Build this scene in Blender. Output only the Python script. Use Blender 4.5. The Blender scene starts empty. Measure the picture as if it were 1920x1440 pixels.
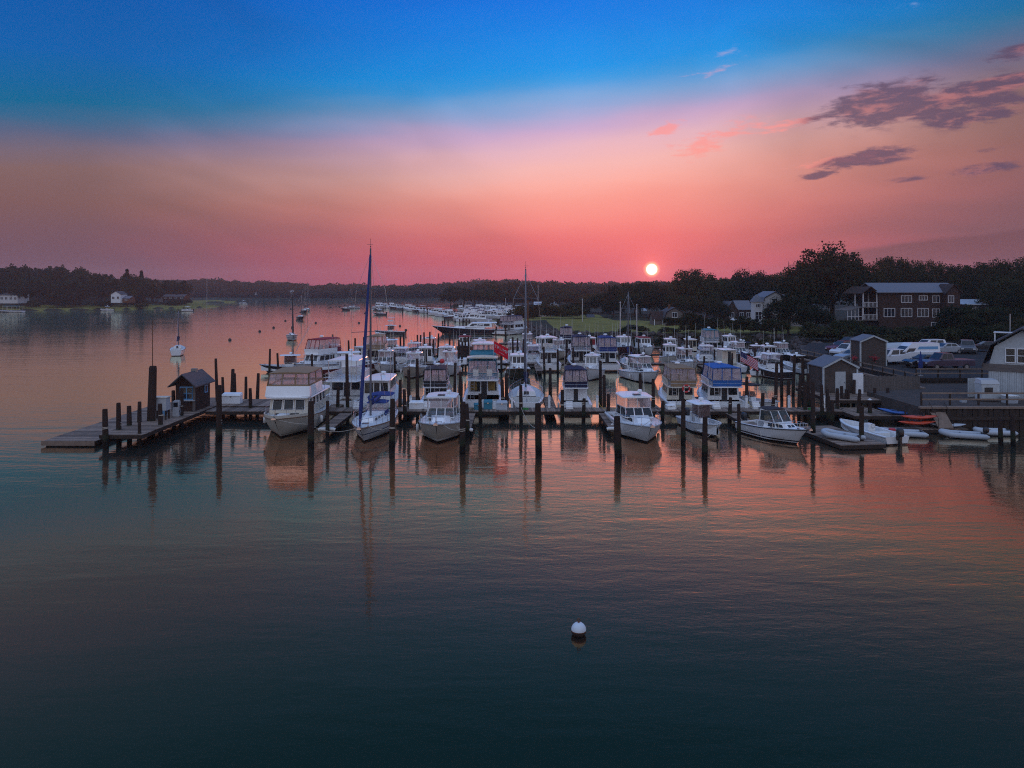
import bpy, math, random
import numpy as np
from mathutils import Vector, Matrix
R = math.radians
random.seed(11)
sc = bpy.context.scene
COL = sc.collection

# ------------------------------------------------------------------ camera, sky, sun, exposure
H, F, HY = 11.5, 1371.0, 540.0          # eye height (m), focal length in px of a 1920 px wide frame, horizon row
cd = bpy.data.cameras.new('camera')
cd.lens = 36 * F / 1920
cd.sensor_width = 36
cd.shift_y = -(720 - HY) / 1920
cd.clip_start, cd.clip_end = 0.5, 20000
cam = bpy.data.objects.new('camera', cd)
COL.objects.link(cam)
cam.location = (0, 0, H)
cam.rotation_euler = (R(90), 0, 0)
sc.camera = cam
sc.view_settings.view_transform = 'Standard'
sc.view_settings.look = 'None'
sc.view_settings.exposure = 0.1
sc.view_settings.gamma = 1.0
sc.render.engine = 'CYCLES'
cy = sc.cycles
cy.use_denoising = False
cy.filter_width = 1.1
cy.max_bounces = 8
cy.diffuse_bounces = 2
cy.glossy_bounces = 3
cy.transmission_bounces = 4
cy.transparent_max_bounces = 12
cy.volume_bounces = 0
cy.sample_clamp_indirect = 4
cy.caustics_reflective = False
cy.caustics_refractive = False

SUN_AZ = math.atan((1222 - 960) / F)
SUN_EL = math.atan((HY - 505) / F * math.cos(SUN_AZ))
SUN_DIR = Vector((math.sin(SUN_AZ) * math.cos(SUN_EL), math.cos(SUN_AZ) * math.cos(SUN_EL), math.sin(SUN_EL)))


def lin(r, g, b):
    f = lambda c: c / 12.92 if c <= .04045 else ((c + .055) / 1.055) ** 2.4
    return (f(r / 255), f(g / 255), f(b / 255), 1)


class NT:
    """small helper that writes node trees as expressions"""
    def __init__(s, tree):
        s.t = tree

    def n(s, typ, **kw):
        nd = s.t.nodes.new(typ)
        for k, v in kw.items():
            setattr(nd, k, v)
        return nd

    def put(s, sock, v):
        if isinstance(v, bpy.types.NodeSocket):
            s.t.links.new(v, sock)
        else:
            sock.default_value = v

    def m(s, op, a, b=None, c=None, clamp=False):
        nd = s.n('ShaderNodeMath', operation=op, use_clamp=clamp)
        s.put(nd.inputs[0], a)
        if b is not None:
            s.put(nd.inputs[1], b)
        if c is not None:
            s.put(nd.inputs[2], c)
        return nd.outputs[0]

    def mr(s, v, a, b, c=0.0, d=1.0, smooth=True):
        nd = s.n('ShaderNodeMapRange', interpolation_type='SMOOTHSTEP' if smooth else 'LINEAR')
        s.put(nd.inputs[0], v)
        for i, q in enumerate((a, b, c, d)):
            s.put(nd.inputs[i + 1], q)
        return nd.outputs[0]

    def mix(s, fac, a, b, blend='MIX'):
        nd = s.n('ShaderNodeMix', data_type='RGBA', blend_type=blend)
        s.put(nd.inputs[0], fac)
        s.put(nd.inputs[6], a)
        s.put(nd.inputs[7], b)
        return nd.outputs[2]

    def ramp(s, fac, stops, interp='LINEAR'):
        nd = s.n('ShaderNodeValToRGB')
        cr = nd.color_ramp
        cr.interpolation = interp
        while len(cr.elements) < len(stops):
            cr.elements.new(0.5)
        for e, (p, c) in zip(cr.elements, stops):
            e.position = p
            e.color = c
        s.put(nd.inputs[0], fac)
        return nd.outputs[0]

    def noise(s, vec, scale, detail=3.0, rough=.55, dist=0.0):
        nd = s.n('ShaderNodeTexNoise')
        s.put(nd.inputs['Vector'], vec)
        nd.inputs['Scale'].default_value = scale
        nd.inputs['Detail'].default_value = detail
        nd.inputs['Roughness'].default_value = rough
        nd.inputs['Distortion'].default_value = dist
        return nd.outputs[0]

    def comb(s, x, y, z):
        nd = s.n('ShaderNodeCombineXYZ')
        s.put(nd.inputs[0], x)
        s.put(nd.inputs[1], y)
        s.put(nd.inputs[2], z)
        return nd.outputs[0]

    def sep(s, v):
        nd = s.n('ShaderNodeSeparateXYZ')
        s.put(nd.inputs[0], v)
        return nd.outputs

    def mapping(s, v, scale=(1, 1, 1), rot=(0, 0, 0)):
        nd = s.n('ShaderNodeMapping')
        s.put(nd.inputs['Vector'], v)
        nd.inputs['Scale'].default_value = scale
        nd.inputs['Rotation'].default_value = rot
        return nd.outputs[0]


def make_world():
    w = bpy.data.worlds.new('World')
    sc.world = w
    w.use_nodes = True
    t = w.node_tree
    t.nodes.clear()
    N = NT(t)
    d = N.n('ShaderNodeTexCoord').outputs['Generated']
    x, y, z = N.sep(d)[:3]
    D = 180 / math.pi
    el = N.m('MULTIPLY', N.m('ARCSINE', z), D)
    az = N.m('MULTIPLY', N.m('ARCTAN2', x, y), D)
    daz = N.m('ABSOLUTE', N.m('SUBTRACT', az, 5.0))
    veil = N.noise(N.mapping(d, (2.2, 2.2, 5.0), (0, .5, .3)), 1.3, 3.0, .55, .8)
    daz = N.m('MAXIMUM', N.m('ADD', daz, N.m('MULTIPLY', N.m('SUBTRACT', veil, .5), 20.0)), 0.0)
    soft = N.noise(N.mapping(d, (3, 3, 14)), 1.6, 3.0)
    wob = N.m('MULTIPLY', N.m('SUBTRACT', soft, 0.5), 1.5)
    tilt = N.m('MULTIPLY', N.m('MAXIMUM', N.m('MINIMUM', az, 40.0), -40.0), -0.075)
    e2 = N.m('ADD', N.m('ADD', el, N.m('MULTIPLY', tilt, N.mr(el, 2.0, 10.0))), N.m('MULTIPLY', wob, N.mr(el, 1.0, 8.0)))
    pos = lambda e: (e + 10) / 100
    fac = N.m('DIVIDE', N.m('ADD', e2, 10.0), 100.0)
    top = [(36, (70, 128, 214)), (60, (152, 180, 232)), (90, (172, 192, 234))]
    A = [(-10, (100, 55, 80)), (0, (190, 74, 104)), (.84, (200, 79, 105)), (2.1, (210, 85, 105)), (3.75, (225, 105, 112)), (5, (236, 128, 125)), (6.65, (240, 150, 140)), (7.9, (243, 168, 158)), (9.1, (238, 178, 174)),
         (10.7, (224, 177, 190)), (12.1, (198, 166, 202)), (13.3, (150, 165, 210)), (14.3, (118, 164, 216)), (15.5, (50, 153, 224)), (16.5, (0, 146, 229)), (19.3, (0, 125, 222)), (22, (0, 108, 215))] + top
    B = [(-10, (50, 38, 52)), (0, (94, 68, 84)), (1.8, (100, 72, 88)), (4.1, (110, 78, 88)), (6.7, (120, 85, 85)), (9.9, (125, 95, 95)), (11.5, (112, 98, 114)), (12.6, (85, 95, 125)), (13.6, (56, 98, 134)),
         (14.6, (0, 98, 142)), (17.7, (0, 92, 165)), (22, (0, 84, 164))] + top
    C = [(-10, (116, 108, 126)), (0, (166, 156, 174)), (6, (194, 184, 200)), (14, (198, 200, 220)), (25, (184, 200, 230))] + top[1:]
    mk = lambda S: N.ramp(fac, [(pos(e), lin(*c)) for e, c in S])
    col = N.mix(N.mr(daz, 0, 36), mk(A), mk(B))
    col = N.mix(N.mr(daz, 50, 120), col, mk(C))
    # clouds: wisps with mauve bodies and lit pink lower edges, in the part of the sky right of the sun
    cv = N.comb(N.m('MULTIPLY', az, 0.16), N.m('MULTIPLY', el, 0.55), 0.0)
    cn = N.noise(cv, 1.15, 7.0, .62, .6)
    cn2 = N.noise(N.mapping(cv, (1, 1, 1), (0, 0, .12)), 3.1, 6.0, .6, .3)
    cnoise = N.m('ADD', N.m('MULTIPLY', cn, .6), N.m('MULTIPLY', cn2, .4))

    def blob(px, py, rx, ry, amp):
        a = math.atan((px - 960) / F)
        e = math.atan((HY - py) / F * math.cos(a))
        da = N.m('DIVIDE', N.m('SUBTRACT', az, a * D), rx)
        de = N.m('DIVIDE', N.m('SUBTRACT', N.m('SUBTRACT', el, e * D), N.m('MULTIPLY', N.m('SUBTRACT', az, a * D), .10)), ry)
        r = N.m('ADD', N.m('MULTIPLY', da, da), N.m('MULTIPLY', de, de))
        return N.m('MULTIPLY', N.m('EXPONENT', N.m('MULTIPLY', r, -1.0)), amp)

    def field(bl):
        s = None
        for b in bl:
            q = blob(*b)
            s = q if s is None else N.m('ADD', s, q)
        return s
    heavy = field([(1640, 195, 3.6, 1.5, .62), (1800, 185, 3.2, .8, .52), (1860, 212, 3.0, .6, .5), (1900, 150, 2.4, .5, .5), (1650, 290, 2.8, .55, .52), (1600, 305, 2.0, .3, .4),
                   (1536, 329, 1.5, .26, .55), (1690, 338, 1.4, .3, .42), (1848, 318, 1.6, .36, .55), (1910, 100, 1.6, .5, .45), (1890, 275, 1.6, .2, .4)])
    light = field([(1245, 242, 1.5, .5, .62), (1315, 272, 2.8, 1.0, .52), (1366, 95, 1.8, .45, .36), (1350, 130, 2.6, .5, .3),
                   (1690, 20, 2.2, .4, .3), (1480, 225, 5.0, .8, .26), (1560, 300, 4.0, .7, .28), (1100, 470, 9.0, .5, .06)])
    hm = N.mr(N.m('ADD', heavy, N.m('MULTIPLY', N.m('SUBTRACT', cnoise, .5), 2.3)), .10, .46)
    hm = N.m('MULTIPLY', hm, N.mr(heavy, .02, .2))
    lm = N.mr(N.m('ADD', light, N.m('MULTIPLY', N.m('SUBTRACT', cnoise, .5), 3.0)), .26, .62)
    lm = N.m('MULTIPLY', lm, N.mr(light, .01, .14))
    pale = N.ramp(fac, [(pos(0), lin(236, 110, 112)), (pos(8), lin(248, 146, 136)), (pos(12), lin(244, 146, 146)), (pos(17), lin(120, 160, 214))])
    col = N.mix(N.m('MULTIPLY', lm, .72), col, pale)
    body = N.mix(N.mr(cn2, .30, .54), lin(172, 108, 112), lin(88, 70, 96))
    col = N.mix(N.m('MULTIPLY', hm, .85), col, body)
    # long low cloud bank on the right
    bank = N.m('MULTIPLY', N.mr(N.m('SUBTRACT', N.m('SUBTRACT', N.m('ADD', el, N.m('MULTIPLY', wob, .9)), 1.7), N.m('MULTIPLY', N.m('SUBTRACT', az, 20.0), .128)), .5, .0), N.mr(az, 19, 27))
    bank = N.m('MULTIPLY', bank, N.mr(az, 95, 60))
    bank = N.m('MULTIPLY', bank, N.mr(el, 1.4, 2.1, .1, 1.0))
    col = N.mix(N.m('MULTIPLY', bank, .8), col, lin(104, 66, 78))
    # sun disc and the glow round it
    sd = N.n('ShaderNodeVectorMath', operation='DOT_PRODUCT')
    N.put(sd.inputs[0], d)
    sd.inputs[1].default_value = SUN_DIR
    ang = N.m('MULTIPLY', N.m('ARCCOSINE', N.m('MINIMUM', sd.outputs['Value'], 1.0)), D)
    glow = N.m('EXPONENT', N.m('MULTIPLY', ang, -.42))
    g2 = N.m('EXPONENT', N.m('MULTIPLY', ang, -1.5))
    col = N.mix(N.m('MULTIPLY', glow, .55), col, (.90, .13, .17, 1))
    col = N.mix(N.m('MULTIPLY', g2, .9), col, (1.25, .22, .2, 1))
    col = N.mix(N.mr(ang, .70, .34), col, (1.9, .6, .36, 1))
    col = N.mix(N.mr(ang, .46, .29), col, (6.0, 4.6, 3.0, 1))
    # faint physical twilight sky added on top
    sky = N.n('ShaderNodeTexSky', sky_type='NISHITA')
    sky.sun_disc = False
    sky.sun_elevation = SUN_EL
    sky.sun_rotation = SUN_AZ
    sky.air_density, sky.dust_density, sky.ozone_density = 1.0, 2.0, 2.0
    b1 = N.n('ShaderNodeBackground')
    N.put(b1.inputs[0], col)
    b1.inputs[1].default_value = 1.0
    b2 = N.n('ShaderNodeBackground')
    N.put(b2.inputs[0], sky.outputs[0])
    b2.inputs[1].default_value = 0.005
    ad = N.n('ShaderNodeAddShader')
    t.links.new(b1.outputs[0], ad.inputs[0])
    t.links.new(b2.outputs[0], ad.inputs[1])
    o = N.n('ShaderNodeOutputWorld')
    t.links.new(ad.outputs[0], o.inputs[0])


make_world()
sl = bpy.data.lights.new('sun', 'SUN')
sl.energy = 1.8
sl.angle = R(0.6)
sl.color = (1.0, .38, .22)
so = bpy.data.objects.new('sun', sl)
COL.objects.link(so)
so.rotation_euler = (-SUN_DIR).to_track_quat('-Z', 'Y').to_euler()
so.location = (60, 300, 60)


# ------------------------------------------------------------------ pixel helpers (rays of this camera met with a level plane)
def gp(px, py, z=0.0):
    Y = (H - z) * F / (py - HY)
    return ((px - 960) * Y / F, Y)


def gx(px, Y):
    return (px - 960) * Y / F


def gz(py, Y):
    return H - (py - HY) * Y / F


# ------------------------------------------------------------------ mesh builder
class MB:
    def __init__(s):
        s.v, s.f = [], []

    def add(s, vs, fs):
        k = len(s.v)
        s.v += [tuple(p) for p in vs]
        s.f += [tuple(i + k for i in f) for f in fs]
        return s

    def hexa(s, b, t):
        return s.add(list(b) + list(t), [(3, 2, 1, 0), (4, 5, 6, 7), (0, 1, 5, 4), (1, 2, 6, 5), (2, 3, 7, 6), (3, 0, 4, 7)])

    def box(s, x0, x1, y0, y1, z0, z1):
        return s.hexa([(x0, y0, z0), (x1, y0, z0), (x1, y1, z0), (x0, y1, z0)], [(x0, y0, z1), (x1, y0, z1), (x1, y1, z1), (x0, y1, z1)])

    def obox(s, c, size, rz=0.0):
        ca, sa = math.cos(rz), math.sin(rz)
        hx, hy, hz = size[0] / 2, size[1] / 2, size[2] / 2
        q = [(c[0] + a * hx * ca - b * hy * sa, c[1] + a * hx * sa + b * hy * ca) for a, b in ((-1, -1), (1, -1), (1, 1), (-1, 1))]
        return s.hexa([(a, b, c[2] - hz) for a, b in q], [(a, b, c[2] + hz) for a, b in q])

    def bar(s, p, q, w, h=None):
        p, q = Vector(p), Vector(q)
        h = h or w
        d = (q - p).normalized()
        up = Vector((0, 0, 1)) if abs(d.z) < .95 else Vector((0, 1, 0))
        sx = d.cross(up).normalized() * (w / 2)
        su = sx.cross(d).normalized() * (h / 2)
        c = [-sx - su, sx - su, sx + su, -sx + su]
        return s.hexa([p + k for k in c], [q + k for k in c])

    def tube(s, pts, r, n=6, caps=True):
        pts = [Vector(p) for p in pts]
        rs = r if isinstance(r, (list, tuple)) else [r] * len(pts)
        rings = []
        ref = None
        for i, p in enumerate(pts):
            a = pts[max(i - 1, 0)]
            b = pts[min(i + 1, len(pts) - 1)]
            d = (b - a).normalized()
            if ref is None:
                ref = Vector((1, 0, 0)) if abs(d.x) < .8 else Vector((0, 0, 1))
            u = (ref - d * ref.dot(d)).normalized()
            ref = u
            v = d.cross(u)
            rings.append([p + (u * math.cos(2 * math.pi * k / n) + v * math.sin(2 * math.pi * k / n)) * rs[i] for k in range(n)])
        return s.loft(rings, True, caps, caps)

    def loft(s, rings, closed=True, c0=True, c1=True):
        n = len(rings[0])
        vs = [p for r in rings for p in r]
        fs = []
        for i in range(len(rings) - 1):
            for k in range(n if closed else n - 1):
                a, b = i * n + k, i * n + (k + 1) % n
                fs.append((a, b, b + n, a + n))
        if c0:
            fs.append(tuple(range(n - 1, -1, -1)))
        if c1:
            fs.append(tuple((len(rings) - 1) * n + k for k in range(n)))
        return s.add(vs, fs)

    def prism(s, poly, vec):
        vec = Vector(vec)
        return s.loft([[Vector(p) for p in poly], [Vector(p) + vec for p in poly]])

    def ball(s, c, r, n=10, m=6, z0=-1.0, z1=1.0):
        rx, ry, rz = r if isinstance(r, (list, tuple)) else (r, r, r)
        rings = []
        a0, a1 = math.asin(z0), math.asin(z1)
        for i in range(m + 1):
            a = a0 + (a1 - a0) * i / m
            q = max(math.cos(a), .02)
            rings.append([(c[0] + rx * q * math.cos(2 * math.pi * k / n), c[1] + ry * q * math.sin(2 * math.pi * k / n), c[2] + rz * math.sin(a)) for k in range(n)])
        return s.loft(rings)

    def mesh(s, name, m=None, smooth=None):
        me = bpy.data.meshes.new(name)
        me.from_pydata(s.v, [], s.f)
        if smooth:
            me.polygons.foreach_set('use_smooth', [True] * len(me.polygons))
            me.set_sharp_from_angle(angle=R(smooth))
        if m is not None:
            me.materials.append(M[m] if isinstance(m, str) else m)
        me.update()
        return me

    def build(s, name, m, parent=None, smooth=None):
        o = bpy.data.objects.new(name, s.mesh(name, m, smooth))
        COL.objects.link(o)
        if parent is not None:
            o.parent = parent
        return o


def tag(o, label=None, cat=None, group=None, kind=None):
    for k, v in (('label', label), ('category', cat), ('group', group), ('kind', kind)):
        if v:
            o[k] = v
    return o


def thing(name, label, cat, loc=(0, 0, 0), rz=0.0, group=None):
    o = bpy.data.objects.new(name, None)
    o.empty_display_size = .3
    COL.objects.link(o)
    o.location = loc
    o.rotation_euler = (0, 0, rz)
    return tag(o, label, cat, group)


def copy_tree(o, parent=None):
    c = o.copy()
    COL.objects.link(c)
    if parent is not None:
        c.parent = parent
    for ch in list(o.children):
        copy_tree(ch, c)
    return c


# ------------------------------------------------------------------ materials
M = {}


def mat(name, col, rough=.5, var=.12, scale=3.0, metal=0.0, bump=0.0, bscale=25.0, spec=.5, island=0.0, stretch=(1, 1, 1), dirt=None, trans=0.0):
    m = bpy.data.materials.new(name)
    m.use_nodes = True
    t = m.node_tree
    t.nodes.clear()
    N = NT(t)
    tc = N.n('ShaderNodeTexCoord').outputs['Object']
    v = N.mapping(tc, stretch)
    nz = N.noise(v, scale, 5.0, .6)
    k = N.mr(nz, .25, .75, 1 - var, 1 + var, False)
    rnd = N.n('ShaderNodeObjectInfo').outputs['Random']
    k = N.m('MULTIPLY', k, N.mr(rnd, 0, 1, .94, 1.06, False))
    if island:
        ri = N.n('ShaderNodeNewGeometry').outputs['Random Per Island']
        k = N.m('MULTIPLY', k, N.mr(ri, 0, 1, 1 - island, 1 + island, False))
    c = (col[0], col[1], col[2], 1)
    cc = N.n('ShaderNodeVectorMath', operation='SCALE')
    cc.inputs[0].default_value = col[:3]
    N.put(cc.inputs['Scale'], k)
    out = cc.outputs[0]
    if dirt:
        dn = N.noise(N.mapping(tc, (1, 1, .35)), 2.2, 6.0, .7)
        out = N.mix(N.mr(dn, .5, .8, 0, dirt[3]), out, (dirt[0], dirt[1], dirt[2], 1))
    b = N.n('ShaderNodeBsdfPrincipled')
    N.put(b.inputs['Base Color'], out)
    N.put(b.inputs['Roughness'], N.mr(nz, .3, .7, max(rough - .08, .03), min(rough + .08, 1), False))
    b.inputs['Metallic'].default_value = metal
    b.inputs['Specular IOR Level'].default_value = spec
    if bump:
        bn = N.n('ShaderNodeBump')
        bn.inputs['Strength'].default_value = bump
        bn.inputs['Distance'].default_value = .02
        N.put(bn.inputs['Height'], N.noise(v, bscale, 3.0))
        t.links.new(bn.outputs[0], b.inputs['Normal'])
    sh = b.outputs[0]
    if trans:
        tr = N.n('ShaderNodeBsdfTranslucent')
        N.put(tr.inputs[0], out)
        mx = N.n('ShaderNodeMixShader')
        mx.inputs[0].default_value = trans
        t.links.new(sh, mx.inputs[1])
        t.links.new(tr.outputs[0], mx.inputs[2])
        sh = mx.outputs[0]
    t.links.new(sh, N.n('ShaderNodeOutputMaterial').inputs[0])
    M[name] = m
    return m


def hullmat(name, top, bottom=(.015, .012, .014), stripe=None, z0=.12, s0=.2, s1=.28):
    """painted topsides, a boot stripe and antifouling below it, as on the real hulls"""
    m = mat(name, top, .28, .05, 1.2, spec=.5, dirt=(top[0] * .62, top[1] * .58, top[2] * .5, .4))
    N = NT(m.node_tree)
    b = next(n for n in m.node_tree.nodes if n.type == 'BSDF_PRINCIPLED')
    src = b.inputs['Base Color'].links[0].from_socket
    z = N.sep(N.n('ShaderNodeTexCoord').outputs['Object'])[2]
    c = src
    if stripe:
        band = N.m('MULTIPLY', N.m('GREATER_THAN', z, s0), N.m('LESS_THAN', z, s1))
        c = N.mix(band, c, (*stripe, 1))
    c = N.mix(N.m('LESS_THAN', z, z0), c, (*bottom, 1))
    m.node_tree.links.new(c, b.inputs['Base Color'])
    return m


def vinylmat(name, col, clear):
    """sheet vinyl windows: partly see-through, partly scattering the light behind them"""
    m = bpy.data.materials.new(name)
    m.use_nodes = True
    t = m.node_tree
    t.nodes.clear()
    N = NT(t)
    nz = N.noise(N.n('ShaderNodeTexCoord').outputs['Object'], 1.2, 2.0)
    tl = N.n('ShaderNodeBsdfTranslucent')
    tl.inputs[0].default_value = (*col, 1)
    gl = N.n('ShaderNodeBsdfPrincipled')
    gl.inputs['Base Color'].default_value = (*col, 1)
    gl.inputs['Roughness'].default_value = .18
    tr = N.n('ShaderNodeBsdfTransparent')
    a, b = N.n('ShaderNodeMixShader'), N.n('ShaderNodeMixShader')
    a.inputs[0].default_value = .22
    t.links.new(tl.outputs[0], a.inputs[1])
    t.links.new(gl.outputs[0], a.inputs[2])
    N.put(b.inputs[0], N.mr(nz, .3, .7, 1 - clear, 1.04 - clear))
    t.links.new(tr.outputs[0], b.inputs[1])
    t.links.new(a.outputs[0], b.inputs[2])
    t.links.new(b.outputs[0], N.n('ShaderNodeOutputMaterial').inputs[0])
    M[name] = m


def glassmat(name, tint, opac, rough=.06):
    m = bpy.data.materials.new(name)
    m.use_nodes = True
    t = m.node_tree
    t.nodes.clear()
    N = NT(t)
    nz = N.noise(N.n('ShaderNodeTexCoord').outputs['Object'], 2.0, 2.0)
    b = N.n('ShaderNodeBsdfPrincipled')
    b.inputs['Base Color'].default_value = (*tint, 1)
    N.put(b.inputs['Roughness'], N.mr(nz, .3, .7, rough, rough + .06))
    tr = N.n('ShaderNodeBsdfTransparent')
    tr.inputs[0].default_value = (.9, .88, .86, 1)
    mx = N.n('ShaderNodeMixShader')
    N.put(mx.inputs[0], N.mr(nz, .2, .8, max(opac - .06, 0), min(opac + .06, 1)))
    t.links.new(tr.outputs[0], mx.inputs[1])
    t.links.new(b.outputs[0], mx.inputs[2])
    t.links.new(mx.outputs[0], N.n('ShaderNodeOutputMaterial').inputs[0])
    M[name] = m


WG = (.5, .5, .49)
mat('gelcoat', (.81, .81, .80), .3, .05, 1.5, dirt=WG + (.25,))
mat('gelcoat_cream', (.66, .60, .48), .32, .05, 1.5, dirt=(.4, .36, .3, .25))
mat('gelcoat_grey', (.42, .44, .46), .35, .06)
mat('nonskid', (.62, .62, .60), .6, .08, 8, bump=.2, bscale=90)
mat('dark_plastic', (.02, .02, .022), .35, .1)
mat('seat_vinyl', (.7, .69, .66), .5, .06)
mat('canvas_tan', (.36, .24, .14), .85, .1, 6, bump=.15, bscale=60, trans=.25)
mat('canvas_blue', (.015, .04, .19), .85, .12, 6, bump=.15, bscale=60, trans=.15)
mat('canvas_royal', (.02, .13, .42), .85, .12, 6, bump=.15, bscale=60, trans=.2)
mat('canvas_navy', (.012, .014, .05), .85, .12, 6, bump=.15, bscale=60, trans=.1)
mat('canvas_black', (.02, .016, .018), .85, .12, 6, bump=.15, bscale=60)
mat('canvas_teal', (.05, .26, .36), .8, .12, 6, trans=.3)
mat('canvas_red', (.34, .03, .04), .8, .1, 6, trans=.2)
mat('canvas_green', (.03, .30, .05), .8, .1, 6, trans=.2)
mat('steel', (.55, .55, .56), .25, .08, 5, metal=.9)
mat('mast_grey', (.13, .13, .15), .6, .1, 4, spec=.2)  # aluminium masts greyed: their backlit shade is put into the colour
mat('jib_navy', (.010, .026, .13), .85, .12, 6, bump=.15, bscale=60)
mat('shed_shingle', (.085, .068, .06), .85, .35, 2.5, bump=.5, bscale=10, stretch=(1, 1, 3), spec=.12)
mat('aluminium', (.50, .50, .52), .38, .08, 4, metal=.5)
mat('teak', (.20, .10, .05), .5, .25, 5, stretch=(6, 1, 6))
mat('rope', (.45, .40, .33), .9, .2, 20, spec=.12)
mat('rubber', (.018, .018, .02), .7, .2, 10)
mat('fender_white', (.66, .64, .6), .45, .08)
mat('buoy_white', (.60, .66, .70), .4, .05, 3, dirt=(.35, .2, .1, .35))
mat('rust', (.12, .045, .018), .8, .3, 8)
mat('buoy_dark', (.03, .022, .02), .6, .2)
mat('orange_plastic', (.55, .065, .02), .4, .15, 3)
mat('yellow_plastic', (.45, .30, .03), .5, .1)
mat('red_plastic', (.55, .03, .03), .45, .1)
mat('blue_plastic', (.02, .10, .35), .4, .1)
mat('hypalon', (.40, .44, .48), .55, .08, 3, dirt=(.25, .26, .27, .3))
mat('deck_wood', (.21, .155, .12), .75, .3, 3.5, bump=.4, bscale=14, island=.45, stretch=(1, 1, 1), spec=.12)
mat('beam_wood', (.045, .034, .028), .85, .3, 3, bump=.5, bscale=12, spec=.12)
mat('brown_shingle', (.05, .03, .025), .85, .35, 2.5, bump=.5, bscale=10, stretch=(1, 1, 3), spec=.12)
mat('grey_shingle', (.14, .12, .11), .85, .25, 2.5, bump=.5, bscale=10, stretch=(1, 1, 3), spec=.12)
mat('pale_shingle', (.52, .50, .50), .8, .2, 2.5, bump=.3, bscale=10, stretch=(1, 1, 3), spec=.12)
mat('roof_asphalt', (.085, .085, .095), .9, .25, 5, bump=.4, bscale=20, spec=.12)
mat('roof_blue_grey', (.13, .135, .16), .7, .15, 2, bump=.3, bscale=14)
mat('white_paint', (.70, .71, .72), .5, .08, 4, dirt=(.4, .38, .35, .3))
mat('dimmed_white', (.42, .45, .46), .6, .15, 3, dirt=(.25, .25, .24, .4))  # white with lens-vignette dimming put into the colour; also greyer shed trim
mat('dark_paint', (.05, .035, .03), .7, .2, spec=.12)
mat('blue_paint', (.10, .28, .48), .5, .1)
mat('concrete', (.26, .24, .22), .9, .25, 1.5, bump=.5, bscale=15, spec=.12)
mat('asphalt', (.036, .034, .034), .9, .25, .8, bump=.3, bscale=40, spec=.12)
mat('gravel', (.075, .062, .055), .95, .3, 1.5, bump=.7, bscale=30, spec=.12)
mat('soil', (.035, .034, .022), .95, .35, .08, bump=.4, bscale=4, spec=.12)
mat('grass', (.19, .165, .04), .95, .35, .25, bump=.5, bscale=12, spec=.12)
mat('rock', (.085, .07, .065), .9, .35, 2, bump=.7, bscale=8, island=.35, spec=.12)
mat('bark', (.05, .035, .025), .95, .3, 4, bump=.6, bscale=12, stretch=(1, 1, .3), spec=.12)
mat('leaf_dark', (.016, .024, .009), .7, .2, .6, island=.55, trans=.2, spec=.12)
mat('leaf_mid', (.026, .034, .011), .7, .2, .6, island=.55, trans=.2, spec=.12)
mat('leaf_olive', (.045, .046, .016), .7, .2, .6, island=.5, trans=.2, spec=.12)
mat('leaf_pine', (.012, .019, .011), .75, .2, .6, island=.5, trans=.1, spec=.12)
mat('red_cloth', (.75, .012, .03), .8, .08, 5, trans=.45)
mat('white_cloth', (.7, .68, .68), .8, .05, 5, trans=.4)
mat('navy_cloth', (.02, .025, .11), .8, .08, 5, trans=.3)
mat('curtain_gold', (.32, .20, .06), .8, .15, 9, trans=.3)
mat('tyre', (.015, .015, .015), .85, .1)
mat('rim', (.35, .35, .36), .35, .1, metal=.8)
mat('lamp_clear', (.6, .6, .6), .15, .1)
mat('lamp_red', (.35, .02, .02), .2, .1)
for nm, c in (('car_white', (.66, .67, .70)), ('car_maroon', (.13, .02, .03)), ('car_black', (.015, .015, .018)), ('car_silver', (.33, .35, .38)), ('car_grey', (.09, .10, .12)), ('car_purple', (.07, .045, .07))):
    mat(nm, c, .22, .04, 1.5, spec=.6)
glassmat('glass_dark', (.012, .016, .02), .86)
glassmat('glass_clear', (.06, .08, .08), .45)
glassmat('glass_house', (.02, .022, .03), .92)
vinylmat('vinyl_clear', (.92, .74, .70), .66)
vinylmat('vinyl_smoke', (.45, .32, .29), .4)
hullmat('hull_white', (.76, .76, .76), stripe=None)
hullmat('hull_white_blue', (.70, .70, .71), stripe=(.02, .05, .16), s0=.62, s1=.70)
hullmat('hull_white_black', (.66, .66, .66), stripe=(.02, .02, .03), s0=.20, s1=.30)
hullmat('hull_cream', (.60, .56, .47), stripe=(.30, .26, .2), s0=.24, s1=.30)
hullmat('hull_tan', (.48, .43, .36), stripe=(.7, .69, .66), s0=.2, s1=.3)
hullmat('hull_navy', (.02, .024, .04), stripe=(.5, .5, .5), s0=.14, s1=.2)
hullmat('hull_black', (.022, .02, .022), stripe=(.4, .38, .36), s0=.14, s1=.2)
hullmat('hull_green', (.02, .032, .022), stripe=(.4, .38, .36), s0=.14, s1=.2)
hullmat('hull_red', (.10, .02, .022), stripe=(.5, .48, .46), s0=.14, s1=.2)


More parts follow.
